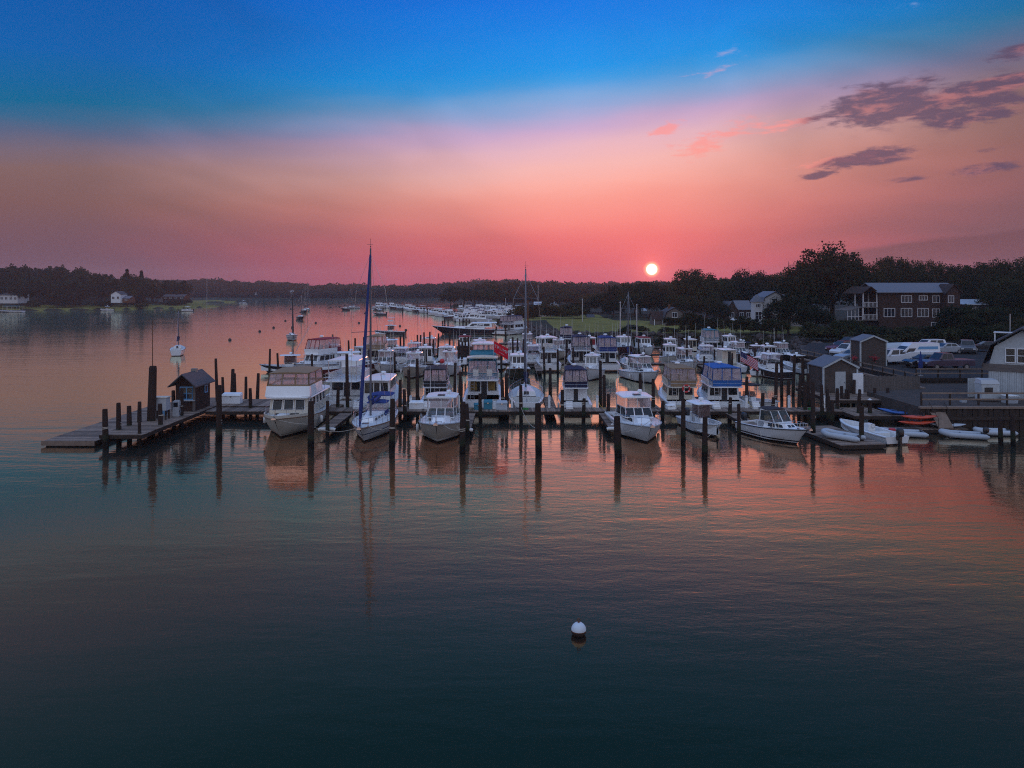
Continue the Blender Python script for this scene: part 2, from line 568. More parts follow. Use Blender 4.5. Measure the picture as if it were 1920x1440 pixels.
def piling_mat(name, c):
    """weathered timber, with the dark wet band and weed of the tide line"""
    m = mat(name, c, .9, .35, 2.5, bump=.8, bscale=9, stretch=(5, 5, .8), spec=.1)
    N = NT(m.node_tree)
    b = next(n for n in m.node_tree.nodes if n.type == 'BSDF_PRINCIPLED')
    src = b.inputs['Base Color'].links[0].from_socket
    g = N.n('ShaderNodeNewGeometry').outputs['Position']
    z = N.sep(g)[2]
    zn = N.m('ADD', z, N.m('MULTIPLY', N.m('SUBTRACT', N.noise(g, 2.5, 4.0), .5), .7))
    cc = N.mix(N.mr(zn, 1.3, .8), src, (.03, .036, .022, 1))
    cc = N.mix(N.mr(zn, .75, .45), cc, (.012, .011, .010, 1))
    m.node_tree.links.new(cc, b.inputs['Base Color'])


piling_mat('piling_wood', (.042, .029, .025))


def water_mat():
    m = bpy.data.materials.new('river_water')
    m.use_nodes = True
    t = m.node_tree
    t.nodes.clear()
    N = NT(t)
    p = N.n('ShaderNodeNewGeometry').outputs['Position']
    x, y, z = N.sep(p)[:3]
    w1 = N.noise(N.mapping(p, (.16, .55, 1), (0, 0, .16)), 1.0, 2.0, .5, .3)        # long low swell lines
    w2 = N.noise(N.mapping(p, (.9, 2.2, 1), (0, 0, -.3)), 1.0, 3.0, .55, .3)      # ripples
    w3 = N.noise(N.mapping(p, (4.5, 8.0, 1), (0, 0, .5)), 1.0, 2.0, .5)            # fine wind chop
    gust = N.mr(N.noise(N.mapping(p, (.012, .03, 1)), 1.0, 3.0), .35, .65, .35, 1.0)
    h = N.m('ADD', N.m('MULTIPLY', w1, .07), N.m('ADD', N.m('MULTIPLY', N.m('MULTIPLY', w2, N.mr(N.noise(N.mapping(p, (.02, .055, 1), (0, 0, .2)), 1.0, 4.0, .6, .5), .35, .65, .55, 1.5)), .024), N.m('MULTIPLY', N.m('MULTIPLY', w3, gust), .012)))
    b = N.n('ShaderNodeBump')
    b.inputs['Strength'].default_value = 1.0
    b.inputs['Distance'].default_value = .36
    N.put(b.inputs['Height'], h)
    g = N.n('ShaderNodeBsdfGlossy', distribution='GGX')
    g.inputs['Roughness'].default_value = .035
    t.links.new(b.outputs[0], g.inputs['Normal'])
    # reflectance against the grazing angle: warm sheen put into the tint, least looking down
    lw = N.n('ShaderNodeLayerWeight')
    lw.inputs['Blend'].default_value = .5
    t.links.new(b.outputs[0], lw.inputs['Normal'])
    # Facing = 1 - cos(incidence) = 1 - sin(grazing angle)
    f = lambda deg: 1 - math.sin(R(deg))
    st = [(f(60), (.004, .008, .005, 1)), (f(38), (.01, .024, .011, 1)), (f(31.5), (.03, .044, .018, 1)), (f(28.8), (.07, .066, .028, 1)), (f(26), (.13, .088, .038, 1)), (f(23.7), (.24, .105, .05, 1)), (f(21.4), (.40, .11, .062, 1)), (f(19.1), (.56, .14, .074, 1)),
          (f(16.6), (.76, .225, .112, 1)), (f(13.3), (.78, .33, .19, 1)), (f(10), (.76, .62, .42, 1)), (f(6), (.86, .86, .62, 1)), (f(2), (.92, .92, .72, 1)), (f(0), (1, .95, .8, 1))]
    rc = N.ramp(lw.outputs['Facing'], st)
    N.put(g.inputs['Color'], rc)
    # small ripples as a wide reflection, with orange sky glow put into its tint
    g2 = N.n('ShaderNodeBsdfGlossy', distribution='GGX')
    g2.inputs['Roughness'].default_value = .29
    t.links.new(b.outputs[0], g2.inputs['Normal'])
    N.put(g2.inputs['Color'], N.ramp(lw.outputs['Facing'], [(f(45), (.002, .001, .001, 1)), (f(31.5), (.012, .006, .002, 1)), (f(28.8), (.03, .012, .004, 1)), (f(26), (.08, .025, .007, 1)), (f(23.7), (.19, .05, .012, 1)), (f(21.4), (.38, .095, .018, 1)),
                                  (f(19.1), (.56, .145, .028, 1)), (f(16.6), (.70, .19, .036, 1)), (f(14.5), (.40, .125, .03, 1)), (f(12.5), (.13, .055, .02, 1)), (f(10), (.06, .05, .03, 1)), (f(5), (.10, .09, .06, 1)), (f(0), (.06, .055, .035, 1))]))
    df = N.n('ShaderNodeBsdfDiffuse')
    df.inputs[0].default_value = (.004, .009, .009, 1)
    ad = N.n('ShaderNodeAddShader')
    t.links.new(g.outputs[0], ad.inputs[0])
    t.links.new(df.outputs[0], ad.inputs[1])
    ad2 = N.n('ShaderNodeAddShader')
    t.links.new(ad.outputs[0], ad2.inputs[0])
    t.links.new(g2.outputs[0], ad2.inputs[1])
    t.links.new(ad2.outputs[0], N.n('ShaderNodeOutputMaterial').inputs[0])
    M['river_water'] = m


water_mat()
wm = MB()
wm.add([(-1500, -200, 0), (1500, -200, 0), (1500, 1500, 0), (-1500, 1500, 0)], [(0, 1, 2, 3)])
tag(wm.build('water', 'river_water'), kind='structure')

# ------------------------------------------------------------------ boat parts (local frame: bow towards +Y, origin on the waterline amidships)
def lerp(a, b, t):
    return a + (b - a) * t


class Hull:
    def __init__(s, root, L, B, fs, fb, mh='hull_white', md='nonskid', cock=None, tr=.9, pw=2.3, rake=.9, sole=.25, rail='gelcoat_grey', full=.86, open_bow=False):
        s.L, s.B, s.fs, s.fb, s.tr, s.pw = L, B, fs, fb, tr, pw
        s.root = root
        N = 18
        ts = [i / N for i in range(N + 1)]
        rings = []
        for t in ts:
            b, zs = s.hb(t), s.zs(t)
            k = max(0, (t - .5) / .5)
            zc = .10 + zs * .42 * k ** 1.7
            bc = b * (full - .52 * k ** 1.3)
            zk = -.35 + (.35 + zs * .35) * max(0, (t - .78) / .22) ** 1.6
            row = [(-b, zs), (-lerp(bc, b, .62), lerp(zc, zs, .5)), (-bc, zc), (0, zk), (bc, zc), (lerp(bc, b, .62), lerp(zc, zs, .5)), (b, zs)]
            ring = []
            for x, z in row:
                rel = (z - zk) / (zs - zk)
                ring.append((x, -L / 2 + L * t - rake * t ** 5 * (1 - rel), z))
            rings.append(ring)
        m = MB()
        m.loft(rings, False, True, False)
        m.build('hull', mh, root, 40)
        # deck
        t0 = cock if cock else 0
        m = MB()
        if not open_bow:
            rr = []
            for t in [x for x in ts if x > t0] if cock else ts:
                b, zs = s.hb(t), s.zs(t)
                rr.append([(-b + .03, -L / 2 + L * t, zs - .02), (-b * .5, -L / 2 + L * t, zs + .03), (0, -L / 2 + L * t, zs + .05), (b * .5, -L / 2 + L * t, zs + .03), (b - .03, -L / 2 + L * t, zs - .02)])
            if cock:
                b, zs = s.hb(t0), s.zs(t0)
                rr.insert(0, [(-b + .03, -L / 2 + L * t0, zs - .02), (-b * .5, -L / 2 + L * t0, zs + .03), (0, -L / 2 + L * t0, zs + .05), (b * .5, -L / 2 + L * t0, zs + .03), (b - .03, -L / 2 + L * t0, zs - .02)])
            m.loft(rr, False, False, False)
            m.build('deck', md, root, 50)
        if cock or open_bow:
            te = 1.0 if open_bow else t0
            tt = [x for x in ts if x < te - .02] + [te - (.03 if open_bow else 0)]
            g = MB()
            for sgn in (-1, 1):
                rr = []
                for t in tt:
                    b, zs, y = s.hb(t), s.zs(t), -L / 2 + L * t
                    w = min(.2, b * .5)
                    rr.append([(sgn * (b + .01), y, zs), (sgn * (b - w), y, zs + .01), (sgn * (b - w), y, sole)])
                g.loft(rr, False, False, False)
            b = s.hb(0)
            g.box(-b + .2, b - .2, -L / 2 + .01, -L / 2 + .18, sole, s.zs(0) - .01)
            g.build('gunwale', 'gelcoat', root)
            f = MB()
            rr = [[(-s.hb(t) + .15, -L / 2 + L * t, sole), (s.hb(t) - .15, -L / 2 + L * t, sole)] for t in tt if s.hb(t) > .2]
            f.loft(rr, False, False, False)
            if not open_bow:
                b = s.hb(t0)
                f.add([(-b + .03, s.y(t0), sole), (b - .03, s.y(t0), sole), (b - .03, s.y(t0), s.zs(t0)), (-b + .03, s.y(t0), s.zs(t0))], [(0, 1, 2, 3)])
            f.build('cockpit_floor', md, root)
        m = MB()
        for sgn in (-1, 1):
            m.tube([(sgn * (s.hb(t) + .012), -L / 2 + L * t, s.zs(t) - .05) for t in ts], .035, 5)
        m.build('rub_rail', rail, root, 60)

    def hb(s, t):
        if t < .4:
            b = s.B / 2 * (s.tr + (1 - s.tr) * (t / .4) ** .7)
        else:
            b = s.B / 2 * (1 - ((t - .4) / .6) ** s.pw)
        return max(b, .03)

    def zs(s, t):
        return s.fs + (s.fb - s.fs) * t ** 1.7

    def y(s, t):
        return -s.L / 2 + s.L * t

    def rail(s, t0=.45, t1=.985, h=.5, n=7, m='steel', inset=.08, mid=False):
        b = MB()
        for sgn in (-1, 1):
            ps = []
            for i in range(n):
                t = lerp(t0, t1, i / (n - 1))
                x, y, z = sgn * max(s.hb(t) - inset, .04), s.y(t), s.zs(t)
                hh = h * (.35 if i == 0 else 1)
                ps.append((x * .97, y, z + hh))
                if i:
                    b.tube([(x, y, z), (x * .97, y, z + hh)], .013, 4)
            b.tube(ps, .016, 5)
            if mid:
                b.tube([(p[0], p[1], p[2] - h * .5) for p in ps[1:]], .009, 4)
        b.build('bow_rail', m, s.root)

    def anchor(s):
        b = MB()
        y, z = s.L / 2, s.zs(1)
        b.box(-.1, .1, y - .35, y + .22, z + .03, z + .09)
        b.bar((0, y - .3, z + .13), (0, y + .28, z + .1), .05)
        b.bar((-.16, y + .22, z - .02), (.16, y + .22, z - .02), .05, .09)
        b.build('anchor', 'steel', s.root)

    def hatch(s, t=.72, w=.5):
        b = MB()
        z = s.zs(t) + .05
        b.box(-w / 2, w / 2, s.y(t) - w / 2, s.y(t) + w / 2, z - .02, z + .06)
        b.build('hatch', 'glass_dark', s.root)

    def cleats(s, ts=(.05, .6, .9)):
        b = MB()
        for t in ts:
            for q in (-1, 1):
                x = q * max(s.hb(t) - .12, .05)
                b.box(x - .03, x + .03, s.y(t) - .12, s.y(t) + .12, s.zs(t) + .03, s.zs(t) + .08)
        b.build('cleats', 'steel', s.root)

    def fender(s, t, sgn):
        b = MB()
        x, y, z = sgn * (s.hb(t) + .14), s.y(t), s.zs(t)
        b.tube([(x, y, z - .95), (x, y, z - .88), (x, y, z - .35), (x, y, z - .28)], [.04, .12, .12, .04], 8)
        o = b.build('fender', 'fender_white', s.root, 50)
        c = MB()
        c.tube([(x, y, z - .3), (x * .97, y, z + .05)], .012, 4)
        c.build('rope', 'rope', o)

    def stern_text(s, txt, size=.3, m='canvas_blue', z=None):
        o = text_mesh(txt, size, m)
        o.parent = s.root
        o.name = 'lettering'
        o.rotation_euler = (R(90), 0, 0)
        o.location = (0, -s.L / 2 - .02, z if z is not None else s.fs * .55)


def text_mesh(txt, size, m, extrude=.004):
    cu = bpy.data.curves.new('lettering', 'FONT')
    cu.body = txt
    cu.size = size
    cu.align_x = 'CENTER'
    cu.align_y = 'CENTER'
    cu.extrude = extrude
    tmp = bpy.data.objects.new('lettering_tmp', cu)
    COL.objects.link(tmp)
    dg = bpy.context.evaluated_depsgraph_get()
    me = bpy.data.meshes.new_from_object(tmp.evaluated_get(dg))
    bpy.data.objects.remove(tmp)
    me.materials.clear()
    me.materials.append(M[m])
    o = bpy.data.objects.new('lettering', me)
    COL.objects.link(o)
    return o


class Cab:
    """tapered deckhouse; faces f(ront) b(ack) l(eft) r(ight) can carry panes"""
    def __init__(s, root, name, m, y0, y1, w0, w1, z0, z1, ya=0.0, yf=0.0, ins=.08, build=True, smooth=None):
        s.root = root
        s.b = [Vector(p) for p in ((-w0, y0, z0), (w0, y0, z0), (w1, y1, z0), (-w1, y1, z0))]
        s.t = [Vector(p) for p in ((-w0 + ins, y0 + ya, z1), (w0 - ins, y0 + ya, z1), (w1 - ins, y1 - yf, z1), (-w1 + ins, y1 - yf, z1))]
        b, t = s.b, s.t
        s.face = {'b': (b[1], b[0], t[0], t[1]), 'f': (b[3], b[2], t[2], t[3]), 'l': (b[0], b[3], t[3], t[0]), 'r': (b[2], b[1], t[1], t[2])}
        s.c = sum(b + t, Vector()) / 8
        s.o = None
        if build:
            s.o = MB().hexa(b, t).build(name, m, root)

    def pt(s, f, u, v):
        a, b, c, d = s.face[f]
        return a.lerp(b, u).lerp(d.lerp(c, u), v)

    def nrm(s, f):
        a, b, c, d = s.face[f]
        n = (b - a).cross(d - a).normalized()
        if n.dot((a + c) / 2 - s.c) < 0:
            n = -n
        return n

    def pane(s, f, u0, u1, v0, v1, m='glass_dark', name='window', off=.015, frame=None):
        n = s.nrm(f) * off
        q = [s.pt(f, u0, v0), s.pt(f, u1, v0), s.pt(f, u1, v1), s.pt(f, u0, v1)]
        o = MB().hexa([p - n * .5 for p in q], [p + n for p in q]).build(name, m, s.root)
        if frame:
            b = MB()
            for i in range(4):
                b.bar(q[i] + n, q[(i + 1) % 4] + n, .05, .05)
            b.build('window_frame', frame, o)
        return o

    def row(s, f, n, u0, u1, v0, v1, gap=.03, m='glass_dark', name='window', frame=None):
        w = (u1 - u0) / n
        for i in range(n):
            s.pane(f, u0 + i * w + gap / 2, u0 + (i + 1) * w - gap / 2, v0, v1, m, name, frame=frame)


def slab(root, name, m, y0, y1, w0, w1, z, th=.1, camber=.08, bev=.12):
    """rounded hardtop or canvas top with a cambered crown"""
    N = 8
    rings = []
    for i in range(N + 1):
        t = i / N
        e = min(t, 1 - t)
        k = 1 - (1 - min(e / .14, 1)) ** 2 * .14
        w = lerp(w0, w1, t) * k
        y = lerp(y0, y1, t)
        cz = camber * (1 - (2 * t - 1) ** 2 * .4)
        rings.append([(-w, y, z), (-w * .98, y, z + th * .7), (-w * .6, y, z + th + cz * .7), (0, y, z + th + cz), (w * .6, y, z + th + cz * .7), (w * .98, y, z + th * .7), (w, y, z)])
    return MB().loft(rings).build(name, m, root, 35)


def enclosure(root, y0, y1, w0, w1, z0, z1, ya=0, yf=.35, ins=.12, mc='canvas_blue', mv='vinyl_clear', nf=3, ns=2, aft=True, top=True, skirt=0.0, bw=.07):
    """canvas and clear vinyl bridge enclosure: top, framing strips and one panel per opening"""
    c = Cab(root, 'x', None, y0, y1, w0, w1, z0, z1, ya, yf, ins, build=False)
    if top:
        slab(root, 'canvas_top', mc, min(c.t[0].y, y0) - .08, c.t[2].y + .08, c.t[1].x + .06, c.t[2].x + .06, z1 - .02, .05, .12)
    fr = MB()
    sides = [('f', nf), ('l', ns), ('r', ns)] + ([('b', nf)] if aft else [])
    for f, n in sides:
        for i in range(n + 1):
            fr.bar(c.pt(f, i / n, 0), c.pt(f, i / n, 1), bw, bw * .6)
        fr.bar(c.pt(f, 0, 0), c.pt(f, 1, 0), bw, bw)
        fr.bar(c.pt(f, 0, .98), c.pt(f, 1, .98), bw, bw)
        for i in range(n):
            c.pane(f, (i + .07) / n, (i + .93) / n, .04 + skirt, .95, mv, 'clear_panel', .006)
        if skirt:
            c.pane(f, .0, 1.0, 0, skirt, mc, 'canvas_skirt', .02)
    fr.build('canvas_frame', mc, root)
    return c


def radar(root, y, z, x=0, r=.28, m='gelcoat'):
    b = MB()
    b.tube([(x, y, z), (x, y, z + .12)], .09, 8)
    b.tube([(x, y, z + .12), (x, y, z + .17), (x, y, z + .27), (x, y, z + .33)], [r * .85, r, r * .95, r * .6], 14)
    b.build('radar_dome', m, root, 40)


def whip(root, x, y, z, h, lean=.06, m='fender_white'):
    MB().tube([(x, y, z), (x + lean * h * .3, y - lean * h, z + h)], [.02, .008], 4).build('antenna', m, root)


def outboard(root, x, y, z, m='dark_plastic', k=1.0):
    b = MB()
    pts = [(0, .30), (.10, .34), (.30, .32), (.42, .22)]
    rings = []
    for zz, r in [(0, .17), (.08, .24), (.36, .26), (.52, .2), (.57, .08)]:
        rings.append([(x + k * r * .8 * math.cos(a), y - .22 * k + k * r * 1.25 * math.sin(a), z + zz * k) for a in [i * math.pi / 5 for i in range(10)]])
    b.loft(rings)
    o = b.build('outboard_motor', m, root, 50)
    c = MB()
    c.box(x - .07 * k, x + .07 * k, y - .34 * k, y - .1 * k, z - .95 * k, z + .02)
    c.box(x - .12 * k, x + .12 * k, y - .12 * k, y + .04, z - .25 * k, z + .05 * k)
    c.build('motor_leg', m, o)


def ladder(root, x, y, z0, z1, w=.4, m='steel', lean=.25):
    b = MB()
    for q in (-w / 2, w / 2):
        b.tube([(x + q, y - lean, z0), (x + q, y, z1)], .02, 5)
    n = max(2, int((z1 - z0) / .3))
    for i in range(n):
        t = (i + .5) / n
        b.tube([(x - w / 2, y - lean * (1 - t), lerp(z0, z1, t)), (x + w / 2, y - lean * (1 - t), lerp(z0, z1, t))], .018, 4)
    b.build('ladder', m, root)


def rails(root, pts, h, m='steel', name='hand_rail', mid=True):
    b = MB()
    for p in pts:
        b.tube([p, (p[0], p[1], p[2] + h)], .016, 4)
    b.tube([(p[0], p[1], p[2] + h) for p in pts], .018, 5)
    if mid:
        b.tube([(p[0], p[1], p[2] + h * .5) for p in pts], .011, 4)
    b.build(name, m, root)


def seat(root, x, y, z, m='seat_vinyl', w=.55, rz=1):
    b = MB()
    b.box(x - w / 2, x + w / 2, y - .25, y + .25, z + .35, z + .5)
    b.box(x - w / 2, x + w / 2, y - .28 * rz - .06, y - .28 * rz + .06, z + .5, z + 1.0)
    b.tube([(x, y, z), (x, y, z + .36)], .06, 8)
    b.build('helm_seat', m, root)


# ---------------------------------------------------------------- whole boats
def boat_express(root, L=8.6, B=3.2, mh='hull_tan', top='gelcoat', fb=1.65, fs=.95, glass='glass_clear', curtain=True, n_out=0, poles=False):
    h = Hull(root, L, B, fs, fb, mh, 'gelcoat', cock=.36, rake=1.0, pw=2.5)
    k = B / 3.2
    z0 = h.zs(.5)
    c = Cab(root, 'trunk_cabin', 'gelcoat', h.y(.36), h.y(.84), B * .36, B * .16, z0, z0 + .5, 0, L * .12, .12)
    c.row('l', 2, .3, .75, .3, .7)
    c.row('r', 2, .25, .7, .3, .7)
    w = Cab(root, 'windshield_frame', 'gelcoat', h.y(.34), h.y(.60), B * .37, B * .30, z0 + .35, z0 + 1.0, 0, .55, .1, build=False)
    fr = MB()
    for f, n in (('f', 3), ('l', 2), ('r', 2)):
        for i in range(n + 1):
            fr.bar(w.pt(f, i / n, 0), w.pt(f, i / n, 1), .06)
        fr.bar(w.pt(f, 0, 0), w.pt(f, 1, 0), .07)
        fr.bar(w.pt(f, 0, 1), w.pt(f, 1, 1), .05)
        w.row(f, n, .02, .98, .04, .96, .04, glass, 'windshield')
    fr.build('windshield_frame', 'gelcoat', root)
    zt = z0 + 1.78
    u = Cab(root, 'x', None, h.y(.34), h.y(.60) - .5, B * .36, B * .28, z0 + 1.0, zt, 0, .15, .03, build=False)
    post = MB()
    for f, us in (('f', (0, .5, 1)), ('b', (0, 1))):
        for q in us:
            post.bar(u.pt(f, q, 0) - Vector((0, 0, .1 if f == 'f' else .9)), u.pt(f, q, 1), .05)
    post.build('hardtop_posts', 'aluminium', root)
    if curtain:
        u.row('f', 2, .03, .97, .04, .96, .05, 'vinyl_clear', 'clear_panel')
        u.row('l', 1, .04, .96, .04, .96, .05, 'vinyl_clear', 'clear_panel')
        u.row('r', 1, .04, .96, .04, .96, .05, 'vinyl_clear', 'clear_panel')
    slab(root, 'hardtop', top, h.y(.25), h.y(.60) - .35, B * .36, B * .34, zt, .1, .08)
    b = MB()
    b.box(-.28, .28, h.y(.5) - .25, h.y(.5) + .25, zt + .17, zt + .24)
    b.build('roof_hatch', 'dark_plastic', root)
    seat(root, .5 * k, h.y(.40), .45)
    seat(root, -.5 * k, h.y(.40), .45)
    h.rail(.42, .985, .55, 8)
    h.anchor()
    h.hatch(.74, .5)
    h.cleats()
    whip(root, B * .3, h.y(.3), zt + .1, 2.2)
    whip(root, -B * .3, h.y(.3), zt + .1, 2.6)
    h.fender(.5, 1)
    h.fender(.42, -1)
    for i in range(n_out):
        outboard(root, (i - (n_out - 1) / 2) * .75, h.y(0), .85)
    for i in range(4):
        x = (i - 1.5) * B * .18
        MB().tube([(x, h.y(.26), zt + .1), (x * 1.15, h.y(.26) - .35, zt + 1.5 + .15 * (i % 2))], [.014, .006], 4).build('fishing_rod', 'dark_plastic', root)
    radar(root, h.y(.4), zt + .14, -.5, .2)
    if poles:
        for s in (-1, 1):
            MB().tube([(s * B * .3, h.y(.4), zt + .1), (s * B * .75, h.y(.3) - 1.0, zt + 5.2)], [.025, .01], 4).build('outrigger', 'aluminium', root)
    return h


def boat_flybridge(root, L=9.5, B=3.4, mh='hull_white', canvas='canvas_navy', fs=1.0, fb=1.7, hood=True, skirt=.3, curtain=None, up_open=False, name_txt=None, ring=False, house='gelcoat', tall=1.0, vin='vinyl_clear', wind='glass_dark'):
    h = Hull(root, L, B, fs, fb, mh, 'gelcoat', cock=.28, rake=1.0)
    z0 = .9
    zr = fs + 1.55 * tall
    c = Cab(root, 'deckhouse', house, h.y(.28), h.y(.70), B * .41, B * .33, z0, zr, .0, .75, .12)
    c.row('f', 3, .06, .94, .5, .9, .05, wind)
    c.row('l', 3, .08, .92, .5, .88, .04, wind)
    c.row('r', 3, .08, .92, .5, .88, .04, wind)
    c.pane('b', .60, .94, .38, .86, wind)
    c.pane('b', .38, .56, .02, .9, 'dark_plastic', 'cabin_door', .02)
    c.pane('b', .06, .34, .42, .86, wind)
    f = Cab(root, 'foredeck_house', house, h.y(.68), h.y(.88), B * .31, B * .15, h.zs(.7) - .02, h.zs(.7) + .38, 0, .5, .08)
    f.row('f', 2, .1, .9, .2, .8, .06)
    # bridge deck overhangs the cockpit
    slab(root, 'bridge_deck', house, h.y(.12), h.y(.68), B * .42, B * .36, zr, .08, .03)
    br = Cab(root, 'bridge_coaming', house, h.y(.26), h.y(.64), B * .38, B * .30, zr + .10, zr + .72, .0, -.12, -.04, build=False)
    m = MB()
    for q in ('f', 'l', 'r'):
        a = [br.pt(q, 0, 0), br.pt(q, 1, 0), br.pt(q, 1, 1), br.pt(q, 0, 1)]
        n = br.nrm(q) * .06
        m.hexa([p for p in a], [p + n for p in a])
    m.build('bridge_coaming', house, root)
    rails(root, [(-B * .38, h.y(.26), zr + .1), (-B * .38, h.y(.14), zr + .1), (0, h.y(.13), zr + .1), (B * .38, h.y(.14), zr + .1), (B * .38, h.y(.26), zr + .1)], .7)
    seat(root, -.45, h.y(.40), zr + .1)
    seat(root, .45, h.y(.40), zr + .1)
    b = MB()
    b.box(-.55, .55, h.y(.55), h.y(.60), zr + .1, zr + .95)
    b.build('helm_console', house, root)
    if hood:
        enclosure(root, h.y(.16), h.y(.64), B * .37, B * .30, zr + .68, zr + 1.98, .1, .45, .1, canvas, vin, 3, 2, True, True, 0)
        if skirt:
            k = MB()
            k.box(-B * .36, B * .36, h.y(.15), h.y(.16), zr + .12, zr + .68)
            k.build('canvas_skirt', canvas, root)
    else:
        slab(root, 'hardtop', house, h.y(.14), h.y(.58), B * .38, B * .34, zr + 1.95, .1, .1)
        for x in (-1, 1):
            for t in (.18, .55):
                MB().bar((x * B * .34, h.y(t), zr + .1), (x * B * .34, h.y(t), zr + 1.98), .06).build('hardtop_post', 'aluminium', root)
    radar(root, h.y(.42), zr + 2.1)
    whip(root, B * .36, h.y(.3), zr + 1.0, 3.0)
    whip(root, -B * .36, h.y(.3), zr + 1.0, 3.4)
    ladder(root, -B * .26, h.y(.16), .3, zr + .1)
    h.rail(.5, .985, .65, 8, mid=True)
    h.anchor()
    h.cleats()
    s = MB()
    s.box(-B * .40, B * .40, h.y(0) - .55, h.y(0), .18, .26)
    s.build('swim_platform', 'teak', root)
    if name_txt:
        h.stern_text(name_txt, .34)
    h.fender(.3, 1)
    h.fender(.3, -1)
    if ring:
        o = ring_buoy()
        o.parent = root
        o.location = (B * .05, h.y(.115), zr - .05)
    if curtain:
        for q in (-1, 1):
            k = MB()
            for i in range(6):
                x = q * (B * .16 + i * .12)
                k.tube([(x, h.y(.18), zr - .05), (x, h.y(.18), zr - 1.0)], .07, 6)
            k.build('curtain', curtain, root)
    return h


def ring_buoy(r=.36, t=.085):
    b = MB()
    n, k = 20, 8
    vs, fs = [], []
    for i in range(n):
        a = 2 * math.pi * i / n
        for j in range(k):
            q = 2 * math.pi * j / k
            rr = r + t * math.cos(q)
            vs.append((rr * math.cos(a), t * math.sin(q), rr * math.sin(a)))
            fs.append((i * k + j, ((i + 1) % n) * k + j, ((i + 1) % n) * k + (j + 1) % k, i * k + (j + 1) % k))
    b.add(vs, fs)
    o = b.build('ring_buoy', 'red_plastic', None, 60)
    for i in range(4):
        a = math.pi / 4 + i * math.pi / 2
        c = MB()
        c.obox((r * math.cos(a), 0, r * math.sin(a)), (.12, .2, .12))
        c.build('ring_band', 'fender_white', o)
    return o


def boat_trawler(root, L=11.0, B=3.9):
    h = Hull(root, L, B, 1.25, 2.0, 'hull_cream', 'nonskid', cock=None, rake=1.1, pw=2.6, rail='teak')
    # raised bulwark at the bow
    m = MB()
    for s in (-1, 1):
        rr = []
        for i in range(9):
            t = .6 + .4 * i / 8
            rr.append([(s * (h.hb(t) + .005), h.y(t), h.zs(t) - .02), (s * (h.hb(t) + .02), h.y(t), h.zs(t) + .22), (s * max(h.hb(t) - .06, 0), h.y(t), h.zs(t) + .22), (s * max(h.hb(t) - .06, 0), h.y(t), h.zs(t))])
        m.loft(rr, False, False, False)
    m.build('bulwark', 'gelcoat_cream', root)
    z0 = 1.42
    zr = z0 + 1.75
    c = Cab(root, 'deckhouse', 'gelcoat_cream', h.y(.10), h.y(.66), B * .40, B * .37, z0, zr, 0, .42, .10)
    c.row('f', 3, .05, .95, .34, .86, .05, 'glass_dark', frame='gelcoat')
    for f in 'lr':
        c.row(f, 5, .06, .94, .42, .86, .05, 'glass_dark', frame='gelcoat')
    c.row('b', 2, .1, .9, .1, .86, .06)
    slab(root, 'bridge_deck', 'gelcoat', h.y(.02), h.y(.70), B * .49, B * .44, zr, .10, .04)
    br = Cab(root, 'bridge_coaming', 'gelcoat', h.y(.30), h.y(.68), B * .44, B * .42, zr + .12, zr + 1.05, 0, .22, .06)
    enclosure(root, h.y(.24), h.y(.655), B * .41, B * .39, zr + 1.05, zr + 2.2, .1, .3, .1, 'canvas_tan', 'vinyl_clear', 3, 2, True, True, .12, .09)
    rails(root, [(s, h.y(t), zr + .12) for s, t in ((-B * .46, .28), (-B * .46, .04), (0, .03), (B * .46, .04), (B * .46, .28))], .75)
    h.rail(.30, .985, .75, 10, mid=True)
    h.anchor()
    h.cleats()
    b = MB()
    b.box(-.35, .35, h.y(.78) - .35, h.y(.78) + .35, h.zs(.78) + .03, h.zs(.78) + .2)
    b.build('deck_hatch', 'gelcoat', root)
    for x in (-.6, .5):
        b = MB()
        b.box(x - .3, x + .3, h.y(.70) - .1, h.y(.70) + .15, h.zs(.7) + .05, h.zs(.7) + .16)
        b.build('wiper_motor', 'dark_plastic', root)
    h.fender(.55, 1)
    h.fender(.3, 1)
    h.fender(.5, -1)
    d = MB()   # dinghy cradle and mast aft
    d.tube([(0, h.y(.2), zr + .1), (0, h.y(.2), zr + 3.4)], [.06, .03], 6)
    d.build('signal_mast', 'aluminium', root)


